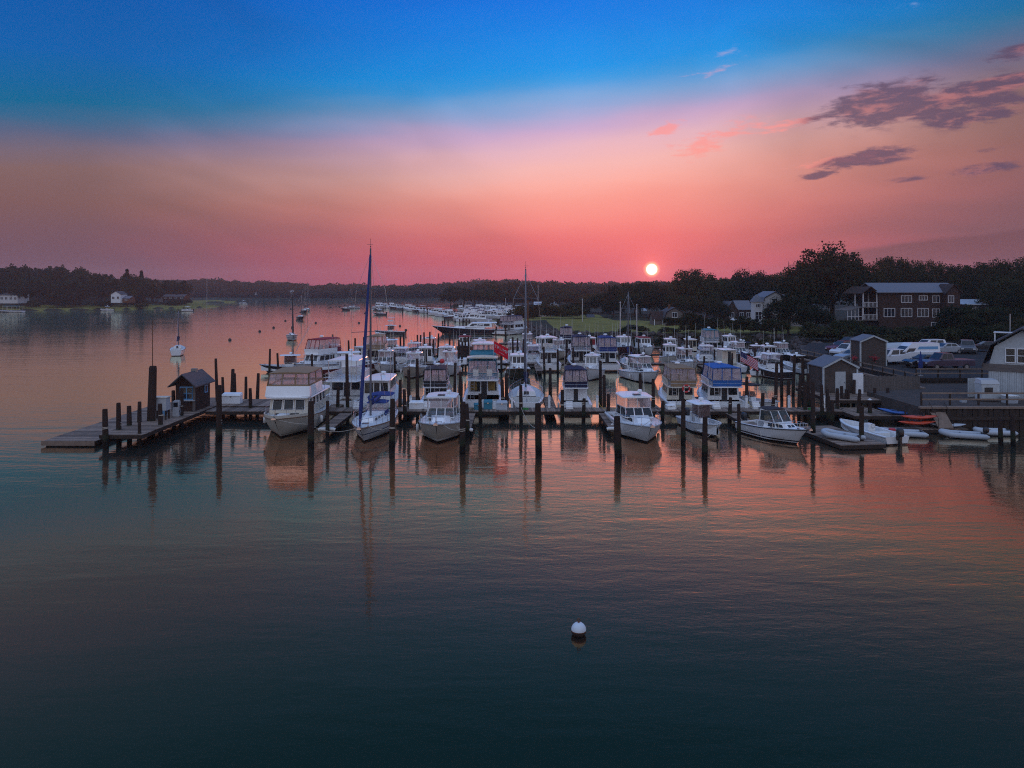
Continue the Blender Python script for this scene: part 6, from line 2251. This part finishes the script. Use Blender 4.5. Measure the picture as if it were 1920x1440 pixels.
window(r, 'f', xe - 2, z_(585), 1.2, 1.4, 2, 'white_paint', 'glass_house', 2, 1)
MB().box(-5.5, 2.5, -4.5, -.1, -.3, .15).build('terrace', 'pale_shingle', r)
m = MB()
m.box(.2, 2.4, -.95, -.9, .9, 1.0)
for i in range(9):
    m.box(.2 + i * .27, .25 + i * .27, -.94, -.91, .155, .9)
m.build('terrace_rail', 'white_paint', r)
for i, (px, wd) in enumerate(((1376, 1.2), (1399, 2.1))):
    u = thing('patio_umbrella', 'open white patio umbrella ' + ('over the chairs beside tower house' if i else 'smaller of the two beside tower house'), 'umbrella', (gx(px, 178), 178.5, 2.15))
    MB().tube([(0, 0, .004), (0, 0, 2.0)], .03, 6).build('pole', 'aluminium', u)
    n = 8
    MB().loft([[(wd * k * math.cos(2 * math.pi * j / n), wd * k * math.sin(2 * math.pi * j / n), z) for j in range(n)] for k, z in ((1, 1.5), (.95, 1.6), (.02, 2.05))]).build('canopy', 'white_cloth', u)
for i, px in enumerate((1381, 1388, 1394, 1401, 1407, 1411)):
    c = thing('patio_chair', 'white patio chair on terrace beside the tower house', 'chair', (gx(px, 177.6), 178.3 + .5 * (i % 2), 2.16), i * .5, 'white patio chairs')
    MB().box(-.3, .3, -.3, .3, .4, .48).build('seat', 'white_paint', c)
    MB().hexa([(-.3, .24, .485), (.3, .24, .485), (.3, .3, .485), (-.3, .3, .485)], [(-.3, .4, 1.0), (.3, .4, 1.0), (.3, .46, 1.0), (-.3, .46, 1.0)]).build('backrest', 'white_paint', c)
    for x in (-.26, .26):
        for y in (-.26, .26):
            MB().box(x - .03, x + .03, y - .03, y + .03, .004, .398).build('leg', 'white_paint', c)


def simple_house(label, px, Y, pyb, pyt, wpx, mw, mr, axis='x', depth=7, wins=2, group=None, fm='white_paint', frac=.55, name='house'):
    X = gx(px, Y)
    z0 = gz(pyb, Y)
    w = wpx * Y / F
    Ht = gz(pyt, Y) - z0
    r = thing(name, label, 'house', (X, Y, z0), 0, group)
    e = Ht * frac
    gable_walls(r, -w / 2, w / 2, 0, depth, -.8, e, Ht - e - .1, axis, mw)
    gable_roof(r, -w / 2, w / 2, 0, depth, e + .02, Ht - e - .1, .3, axis, mr, .12)
    for i in range(wins):
        window(r, 'f', -w / 2 + w * (i + .5) / wins, e * .5, min(1.2, w / wins * .5), min(1.3, e * .5), 0, fm, 'glass_house', 2, 1)
    return r


simple_house('dark house with blue-grey roof behind the patio umbrellas', 1372, 215, 600, 565, 22, 'dark_paint', 'roof_blue_grey', 'y', 8, 1)
simple_house('dark house with twin gables left of the tower house', 1397, 218, 600, 564, 26, 'dark_paint', 'roof_blue_grey', 'x', 8, 2)
simple_house('white cottage by lawn light pole', 1108, 243, 602, 590, 12, 'white_paint', 'roof_asphalt', 'x', 5, 1)
simple_house('white gabled house with upper windows on the left shore', 217, 400, 565, 546, 18, 'white_paint', 'roof_asphalt', 'y', 7, 2, frac=.7)
simple_house('low red-sided annex beside the white left-shore house', 236, 402, 565, 555, 14, 'rust', 'roof_blue_grey', 'x', 6, 1)
simple_house('pale house with hipped dark roof at left shore edge', 16, 378, 566, 545, 34, 'pale_shingle', 'roof_asphalt', 'x', 9, 4, frac=.62)
simple_house('long low house on left shore lawn', 325, 440, 561, 552, 40, 'brown_shingle', 'roof_asphalt', 'x', 8, 4)
for i, (px, Y, pyb, pyt, w) in enumerate(((1012, 380, 578, 566, 20), (1040, 385, 575, 566, 14), (1075, 378, 578, 568, 18), (1165, 330, 580, 570, 14), (1180, 320, 588, 580, 20), (1150, 340, 590, 582, 16), (1208, 310, 590, 578, 9), (962, 400, 580, 574, 18), (475, 800, 552, 546, 10), (545, 800, 550, 544, 9), (690, 800, 552, 546, 9), (520, 805, 556, 550, 8))):
    simple_house('pale-roofed building among far trees', px, Y, pyb, pyt, w, 'white_paint', 'gelcoat_grey', 'x', 7, 2, 'pale buildings among far trees', frac=.5)
# left shore landings
dock('landing', 'low dock with moored pontoon at the left shore', gx(0, 352), gx(52, 352), 350, 352.5, .8, 'x', pw=.4)
b = thing('pontoon_boat', 'long pale covered pontoon boat at the left shore dock', 'boat', (gx(22, 346), 346, 0), HL)
hh = Hull(b, 11, 3, .7, .9, 'hull_white', 'gelcoat', tr=1, pw=5, rake=.3)
slab(b, 'canopy', 'canvas_teal', -4.6, 3.6, 1.4, 1.4, 2.9, .08, .1)
p = MB()
for x in (-1.3, 1.3):
    for y in (-4.4, -1.5, 1, 3.4):
        p.bar((x, y, .8), (x, y, 2.92), .07)
p.build('posts', 'aluminium', b)
dock('landing', 'low landing stage below the white left-shore house', gx(175, 372), gx(212, 372), 360, 361.5, .7, 'x', pw=.4)

# light poles and flag poles
for px, Y, py, lab in ((1092, 205, 562, 'grey lamp pole on the lawn edge'), (1163, 146, 568, 'tall pale pole standing at the rocky bank'), (1194, 150, 573, 'dark slender pole behind the last boat row'), (948, 330, 560, 'thin pole among far marina boats'), (1009, 360, 536, 'tall thin mast pole behind the far marina'), (388, 436, 520, 'tall mast pole at the left shore')):
    z0 = float(ground_h(gx(px, Y), Y))
    r = thing('pole', lab, 'pole', (gx(px, Y), Y, max(z0, -.5)))
    hgt = gz(py, Y) - max(z0, -.5)
    MB().tube([(0, 0, -.3), (0, 0, hgt)], [.14, .08], 8).build('shaft', 'aluminium', r)
    MB().ball((0, 0, hgt + .1), .16, 8, 5).build('finial', 'aluminium', r)
cr = thing('derrick', 'slanting derrick boom rising over the far marina trees', 'crane', (gx(990, 165), 165, -.5))
p0 = Vector((0, 0, gz(568, 165) + .5))
p1 = Vector((gx(952, 165) - gx(990, 165), 0, gz(526, 165) + .5))
MB().tube([(0, 0, 0), p0, p0 + Vector((0, 0, .6))], [.2, .16, .14], 8).build('mast', 'rust', cr)
MB().tube([p0, p1], [.16, .09], 6).build('boom', 'rust', cr)
MB().tube([p1 + Vector((-.5, 0, .05)), p1, p1 + Vector((.2, 0, -.5))], .1, 6).build('boom_head', 'dark_plastic', cr)

# ------------------------------------------------------------------ rocks along the bank
rnd = random.Random(3)
ico = [(0, 0, 1), (.9, 0, .4), (.28, .85, .4), (-.72, .53, .4), (-.72, -.53, .4), (.28, -.85, .4), (.72, .53, -.4), (-.28, .85, -.4), (-.9, 0, -.4), (-.28, -.85, -.4), (.72, -.53, -.4), (0, 0, -1)]
icf = [(0, 1, 2), (0, 2, 3), (0, 3, 4), (0, 4, 5), (0, 5, 1), (1, 6, 2), (2, 7, 3), (3, 8, 4), (4, 9, 5), (5, 10, 1), (6, 7, 2), (7, 8, 3), (8, 9, 4), (9, 10, 5), (10, 6, 1), (11, 7, 6), (11, 8, 7), (11, 9, 8), (11, 10, 9), (11, 6, 10)]
b = MB()
seg = [((39.8, 101.5), (50, 126)), ((50, 126), (52, 141)), ((52, 141), (30, 150)), ((30, 150), (8, 158)), ((8, 158), (1, 196)), ((1, 196), (-3, 222))]
for (x0, y0), (x1, y1) in seg:
    L_ = math.hypot(x1 - x0, y1 - y0)
    for i in range(int(L_ * 9)):
        t = rnd.random()
        o = rnd.uniform(-2.4, 2.8)
        nx, ny = (y1 - y0) / L_, -(x1 - x0) / L_
        x, y = lerp(x0, x1, t) + nx * o, lerp(y0, y1, t) + ny * o
        z = float(ground_h(x, y))
        if z < -1:
            continue
        s = rnd.uniform(.3, .85)
        sx, sy, sz = s * rnd.uniform(.7, 1.3), s * rnd.uniform(.7, 1.3), s * rnd.uniform(.5, .9)
        a = rnd.uniform(0, 6)
        b.add([(x + (p[0] * math.cos(a) - p[1] * math.sin(a)) * sx * rnd.uniform(.8, 1.2), y + (p[0] * math.sin(a) + p[1] * math.cos(a)) * sy * rnd.uniform(.8, 1.2), z + .1 + p[2] * sz * rnd.uniform(.8, 1.2)) for p in ico], icf)
tag(b.build('riprap', 'rock'), 'heaped grey boulders along the marina bank', 'rocks', kind='stuff')

# ------------------------------------------------------------------ trees
def leaf_cloud(seed, nc, per, leaf, spread=.26, flat=.85, conifer=False):
    """crown of leaf-sized faces gathered in uneven clumps; unit radius, base at z=0"""
    g = np.random.default_rng(seed)
    if conifer:
        t = g.random(nc) ** .8
        a = g.random(nc) * 6.283
        rr = (1 - t) * (.55 + .45 * g.random(nc)) * (0.8 + .2 * np.sin(t * 40))
        cen = np.stack([rr * np.cos(a), rr * np.sin(a), t * 3.0], -1)
        rad = np.full(nc, .16)
    else:
        d = g.normal(size=(nc, 3))
        d /= (np.abs(d) ** 3.2).sum(1)[:, None] ** (1 / 3.2)
        d[:, 2] = np.where(d[:, 2] < -.35, -d[:, 2] * .6, d[:, 2])
        lob = 1 + .13 * np.sin(d[:, 0] * 4 + seed) + .12 * np.sin(d[:, 1] * 5 + seed * 2) + .06 * np.sin(d[:, 2] * 6 + seed * 3)
        rr = (.62 + .38 * g.random(nc) ** .5) * lob
        cen = d * rr[:, None] * np.array([.86, .86, flat])
        cen[:, 2] += .78
        rad = spread * (.6 + .8 * g.random(nc))
    n = nc * per
    c = np.repeat(cen, per, 0) + np.clip(g.normal(size=(n, 3)), -1.5, 1.5) * np.repeat(rad, per)[:, None] * np.array([.62, .62, .42])
    u = g.normal(size=(n, 3))
    u /= np.linalg.norm(u, axis=1)[:, None]
    w = g.normal(size=(n, 3))
    w = np.cross(u, w)
    w /= np.linalg.norm(w, axis=1)[:, None]
    s = leaf * (.6 + .8 * g.random(n))[:, None]
    q = np.stack([c - u * s, c + w * s * .6, c + u * s, c - w * s * .6], 1).reshape(-1, 3)
    return q


def cloud_mesh(name, q, m):
    n = len(q) // 4
    me = bpy.data.meshes.new(name)
    me.vertices.add(n * 4)
    me.vertices.foreach_set('co', q.astype(np.float32).ravel())
    me.loops.add(n * 4)
    me.loops.foreach_set('vertex_index', np.arange(n * 4, dtype=np.int32))
    me.polygons.add(n)
    me.polygons.foreach_set('loop_start', np.arange(0, n * 4, 4, dtype=np.int32))
    me.update(calc_edges=True)
    me.validate()
    me.materials.append(M[m])
    return me


def trunk_mesh(seed):
    rnd = random.Random(seed)
    b = MB()
    b.tube([(0, 0, -.6), (0, 0, -.2), (.03, .02, .3), (.02, -.03, .9)], [.085, .06, .048, .02], 7)
    for i in range(6):
        a = rnd.uniform(0, 6.3)
        z = rnd.uniform(.0, .55)
        b.tube([(0, 0, z), (.35 * math.cos(a), .35 * math.sin(a), z + .3), (.7 * math.cos(a), .7 * math.sin(a), z + rnd.uniform(.4, .7))], [.03, .02, .006], 5)
    return b.mesh('trunk', 'bark', 50)


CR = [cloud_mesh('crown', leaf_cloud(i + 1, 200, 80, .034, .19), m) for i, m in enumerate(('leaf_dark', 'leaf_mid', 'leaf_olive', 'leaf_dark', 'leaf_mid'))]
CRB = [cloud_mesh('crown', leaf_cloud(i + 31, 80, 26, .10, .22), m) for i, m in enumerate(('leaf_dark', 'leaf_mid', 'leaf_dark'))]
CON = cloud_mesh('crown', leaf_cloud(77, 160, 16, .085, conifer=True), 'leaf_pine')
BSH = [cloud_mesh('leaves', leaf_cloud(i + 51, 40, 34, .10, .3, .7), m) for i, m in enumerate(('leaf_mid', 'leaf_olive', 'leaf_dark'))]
TR = [trunk_mesh(i) for i in range(3)]
CTR = MB().tube([(0, 0, -.5), (0, 0, 2.6)], [.09, .015], 6).mesh('trunk', 'bark')


def tree(X, Y, top, rad, label, group, k=0, far=False, kind='tree', base=None):
    z0 = float(ground_h(X, Y)) if base is None else base
    hgt = max(top - z0, 2.5)
    r = thing('conifer_tree' if kind == 'con' else 'leafy_tree', label, 'tree', (X, Y, z0 - .1), 0, group)
    rnd = random.Random(int(X * 7 + Y * 3))
    if kind == 'con':
        o = bpy.data.objects.new('crown', CON)
        sx = sz = hgt / 3.0
        o.location = (0, 0, .05)
        o.scale = (rad, rad, (hgt - .4) / 3.0)
        t = bpy.data.objects.new('trunk', CTR)
        t.scale = (rad, rad, hgt / 3.0)
    else:
        o = bpy.data.objects.new('crown', (CRB if far else CR)[k % (3 if far else 5)])
        ch = min(hgt * .92, rad * 2.6)
        o.scale = (rad, rad, ch / 1.62)
        o.location = (0, 0, hgt - ch)
        t = bpy.data.objects.new('trunk', TR[k % 3])
        t.scale = (rad, rad, max(hgt - ch * .45, 1.0))
        t.location = (0, 0, .35 * max(hgt - ch * .45, 1.0))
    for q in (o, t):
        COL.objects.link(q)
        q.parent = r
    o.rotation_euler = (0, 0, rnd.uniform(0, 6.3))
    return r


GR = 'trees behind the marina'
i = 0
for px, py, Y, rpx, lab in ((1560, 477, 168, 76, 'huge rounded broadleaf tree towering beside the brown building'), (1512, 500, 178, 45, 'broad tree leaning against the huge rounded tree'), (1620, 500, 172, 34, 'right shoulder tree of the huge rounded tree'), (1478, 558, 150, 40, 'dense olive tree in front of the tower house'), (1455, 600, 146, 26, 'low leafy tree below the tower house'), (1530, 580, 152, 36, 'dark tree at the foot of the huge rounded tree'),
                          (1590, 600, 140, 30, 'low tree under the brown building porch'), (1300, 514, 225, 46, 'domed tree behind the gambrel cottage'), (1240, 545, 232, 40, 'low spreading tree left of the gambrel cottage'), (1345, 530, 240, 40, 'tree between gambrel cottage and the dark houses')):
    tree(gx(px, Y), Y, gz(py, Y), rpx * Y / F, lab, GR, i)
    i += 1
TLAB = 'leafy tree in the wooded line behind lawn and cottages'
for px, py, Y, rpx in ((1395, 516, 245, 36), (1430, 515, 250, 38), (1460, 518, 250, 34), (1370, 526, 255, 30), (1200, 532, 260, 36), (1165, 540, 270, 32), (1130, 552, 275, 26), (1105, 556, 280, 24), (1250, 536, 240, 34), (1190, 552, 235, 30), (1150, 565, 240, 22), (1275, 555, 215, 30), (1325, 560, 218, 28), (1350, 570, 208, 20),
                       (1680, 489, 200, 36), (1660, 505, 205, 30), (1715, 498, 205, 34), (1755, 500, 205, 34), (1790, 506, 200, 32), (1825, 500, 195, 36), (1865, 502, 190, 38), (1905, 494, 185, 42), (1940, 498, 180, 40), (1845, 520, 178, 38), (1885, 530, 165, 40), (1920, 540, 150, 42),
                       (870, 541, 440, 16), (845, 543, 448, 14), (890, 545, 425, 15), (905, 548, 410, 14), (925, 545, 400, 17), (945, 550, 395, 16), (965, 552, 395, 15), (1000, 548, 395, 16), (1020, 545, 400, 17), (1045, 548, 395, 16), (1070, 552, 380, 15), (1090, 550, 370, 18), (985, 553, 390, 14), (1062, 546, 410, 18), (1120, 548, 360, 20), (1145, 550, 350, 18), (1035, 556, 360, 14)):
    tree(gx(px, Y), Y, gz(py, Y), rpx * (1.35 if px < 1101 else 1) * Y / F, 'leafy tree standing behind the far marina' if px < 1101 else TLAB if px < 1640 else 'leafy tree in the dark wood behind the brown building', GR, i, Y > 330)
    i += 1
for px, py, Y, rpx in ((1805, 575, 135, 42), (1850, 580, 130, 45), (1895, 585, 126, 44), (1760, 630, 128, 20), (1700, 622, 132, 26), (1650, 622, 134, 24), (1615, 612, 136, 26), (1825, 612, 124, 28), (1870, 610, 122, 30), (1920, 600, 122, 34)):
    tree(gx(px, Y), Y, gz(py, Y), rpx * Y / F, 'dark tree crowding the hedge behind the parked cars', 'dark trees behind the car park', i)
    i += 1
for px, py, Y, rpx, lab in ((1142, 534, 262, 7, 'narrow conifer rising left of the setting sun'), (1342, 548, 262, 10, 'narrow conifer among leafy trees')):
    tree(gx(px, Y), Y, gz(py, Y), rpx * Y / F, lab, GR, 0, kind='con')
# bare snags against the sky
for px, py, Y, lab in ((1479, 490, 195, 'bare dead trunk left of the huge rounded tree'), (1652, 482, 190, 'bare dead trunk right of the huge rounded tree')):
    X = gx(px, Y)
    z0 = float(ground_h(X, Y))
    r = thing('dead_tree', lab, 'tree', (X, Y, z0))
    hgt = gz(py, Y) - z0
    MB().tube([(0, 0, -.3), (.1, 0, hgt * .5), (-.1, 0, hgt)], [.25, .15, .04], 6).build('trunk', 'bark', r)
    m = MB()
    rnd = random.Random(px)
    for k in range(16):
        z = hgt * rnd.uniform(.55, .97)
        a = rnd.uniform(0, 6.3)
        l = rnd.uniform(.5, 1.8)
        m.tube([(0, 0, z), (l * math.cos(a), l * math.sin(a), z + rnd.uniform(.2, 1.2))], [.05, .015], 4)
    m.build('branches', 'bark', r)
# left hillside
rnd = random.Random(21)
n = 0
while n < 120:
    px = rnd.uniform(-30, 418)
    Y = rnd.uniform(372, 520)
    X = gx(px, Y)
    s = float(sdist(LAND_L, np.array(X), np.array(Y)))
    if s < 14:
        continue
    z0 = float(ground_h(X, Y))
    cap = np.interp(px, [-30, 60, 120, 190, 230, 260, 300, 360, 400, 420], [496, 499, 502, 516, 510, 513, 520, 525, 531, 540])
    top = min(z0 + rnd.uniform(9, 15), gz(cap, Y) + rnd.uniform(-1.5, .5))
    if top - z0 < 5:
        continue
    tree(X, Y, top, rnd.uniform(3.6, 6.2), 'leafy tree on the dark left-shore hillside', 'trees of the left hillside', n, True)
    n += 1
for px, py, Y in ((238, 505, 430), (265, 508, 435)):
    tree(gx(px, Y), Y, gz(py, Y), 4.2, 'conifer poking above the left-shore hillside', 'conifers of the left hillside', 0, kind='con')

# far-off woods that read as one mass
g = np.random.default_rng(9)
base = [leaf_cloud(i + 81, 34, 12, .2, .3) for i in range(4)]
parts = []
def mass(x, y, rad, hgt, z0):
    q = base[g.integers(4)].copy()
    a = g.random() * 6.28
    ca, sa = math.cos(a), math.sin(a)
    q[:, :2] = q[:, :2] @ np.array([[ca, sa], [-sa, ca]])
    q *= np.array([rad, rad, hgt / 1.5])
    parts.append(q + np.array([x, y, z0]))
for i in range(1500):
    y = 800 + 260 * g.random() ** 1.5
    px = -60 + 1400 * g.random()
    x = gx(px, y)
    if sdist(LAND_L, np.array(x), np.array(y)) < 6 and sdist(LAND_R, np.array(x), np.array(y)) < 6:
        continue
    z0 = float(ground_h(x, y))
    cap = np.interp(px, [-60, 400, 450, 520, 600, 700, 780, 840, 900, 1000, 1080, 1150, 1250, 1340], [526, 529, 530, 533, 537, 539, 538, 534, 528, 529, 534, 532, 533, 527]) + 1.2 * math.sin(px * .045) + .9 * math.sin(px * .11)
    t = min(z0 + 8 + 7 * g.random(), gz(cap, y) + 1.2 * g.normal())
    mass(x, y, 6 + 4 * g.random(), max(t - z0, 5), z0 - 1)
for i in range(420):                      # woods right of centre, nearer than the far shore
    y = 470 + 260 * g.random()
    px = 830 + 900 * g.random()
    x = gx(px, y)
    if sdist(LAND_R, np.array(x), np.array(y)) < 10:
        continue
    z0 = float(ground_h(x, y))
    cap = np.interp(px, [830, 900, 960, 1030, 1100, 1200, 1300, 1700], [540, 533, 532, 534, 536, 536, 528, 515])
    t = min(z0 + 8 + 6 * g.random(), gz(cap, y))
    mass(x, y, 5 + 3 * g.random(), max(t - z0, 5), z0 - 1)
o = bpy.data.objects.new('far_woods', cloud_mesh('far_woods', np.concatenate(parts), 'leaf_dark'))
COL.objects.link(o)
tag(o, 'distant wooded hills closing off the river', 'woods', kind='stuff')

# shrubs on the banks
def shrub(X, Y, rad, hgt, label, group, k):
    z0 = float(ground_h(X, Y)) if Y > 124 else PK
    r = thing('shrub', label, 'shrub', (X, Y, z0 - .05), 0, group)
    o = bpy.data.objects.new('leaves', BSH[k % 3])
    COL.objects.link(o)
    o.parent = r
    o.scale = (rad, rad, hgt / 1.3)
    o.rotation_euler = (0, 0, k * 1.7)
    s = MB.__new__(MB)
    t = bpy.data.objects.new('stem', CTR)
    COL.objects.link(t)
    t.parent = r
    t.scale = (.6, .6, hgt * .3)


rnd = random.Random(8)
k = 0
for i in range(46):
    t = (i + .5) / 46
    px = lerp(1030, 1450, t) + rnd.uniform(-5, 5)
    py = lerp(636, 642, t) - rnd.uniform(0, 14) * (.35 if px < 1150 else 1) - 4
    X, Y = gp(px, py, 2)
    shrub(X, Y, rnd.uniform(1.0, 2.4), rnd.uniform(1.0, 2.3) if px < 1320 else rnd.uniform(1.6, 3.0), 'low shrub on the bank above the boulders', 'shrubs on the marina bank', k)
    k += 1
shrub(gx(1302, 152), 154, 2.6, 3.3, 'big round dark bush standing alone on the lawn bank', None, 2)
for i in range(26):
    px = lerp(938, 1090, (i + .5) / 26) + rnd.uniform(-3, 3)
    Y = rnd.uniform(222, 250)
    shrub(gx(px, Y), Y, rnd.uniform(1.6, 3.2), rnd.uniform(1.8, 3.6) * (1.3 if 1010 < px < 1050 else 1), 'marsh shrub on the spit before the far marina', 'shrubs on the marsh spit', k)
    k += 1
for i in range(30):
    px = lerp(1510, 1900, (i + .5) / 30) + rnd.uniform(-5, 5)
    Y = rnd.uniform(117, 124) if px > 1600 else rnd.uniform(126, 136)
    shrub(gx(px, Y), Y, rnd.uniform(1.5, 2.6), rnd.uniform(1.3, 2.6), 'hedge shrub behind the parked cars', 'hedge shrubs at the car park', k)
    k += 1
for i in range(40):
    px = rnd.uniform(0, 400)
    Y = rnd.uniform(366, 470)
    X = gx(px, Y)
    s = float(sdist(LAND_L, np.array(X), np.array(Y)))
    if not 1 < s < 24:
        continue
    shrub(X, Y, rnd.uniform(1.8, 4), rnd.uniform(1.5, 3.4), 'shore shrub below the left hillside', 'shrubs of the left shore', k)
    k += 1
o = bpy.data.objects.new('leaves', cloud_mesh('leaves', np.concatenate([leaf_cloud(91 + j, 40, 30, .14, .35, .6) * np.array([1.2, .9, 1.25]) + np.array([-6.5 + j * 1.3, 0, 0]) for j in range(11)]), 'leaf_dark'))
COL.objects.link(o)
o.parent = h
MB().box(-7, 7, -.3, .3, -.3, .5).build('stems', 'bark', h)

# ------------------------------------------------------------------ evening haze in the river air
hz = MB().box(-1600, 1600, -260, 1560, -4, 48).build('haze', None)
hz['kind'] = 'stuff'
hm = bpy.data.materials.new('river_haze')
hm.use_nodes = True
t = hm.node_tree
t.nodes.clear()
pv = t.nodes.new('ShaderNodeVolumePrincipled')
pv.inputs['Color'].default_value = (.9, .86, .9, 1)
pv.inputs['Density'].default_value = .0002
pv.inputs['Anisotropy'].default_value = .3
t.links.new(pv.outputs[0], t.nodes.new('ShaderNodeOutputMaterial').inputs['Volume'])
hz.data.materials.append(hm)
tag(hz, 'thin evening haze over the whole river', 'haze')
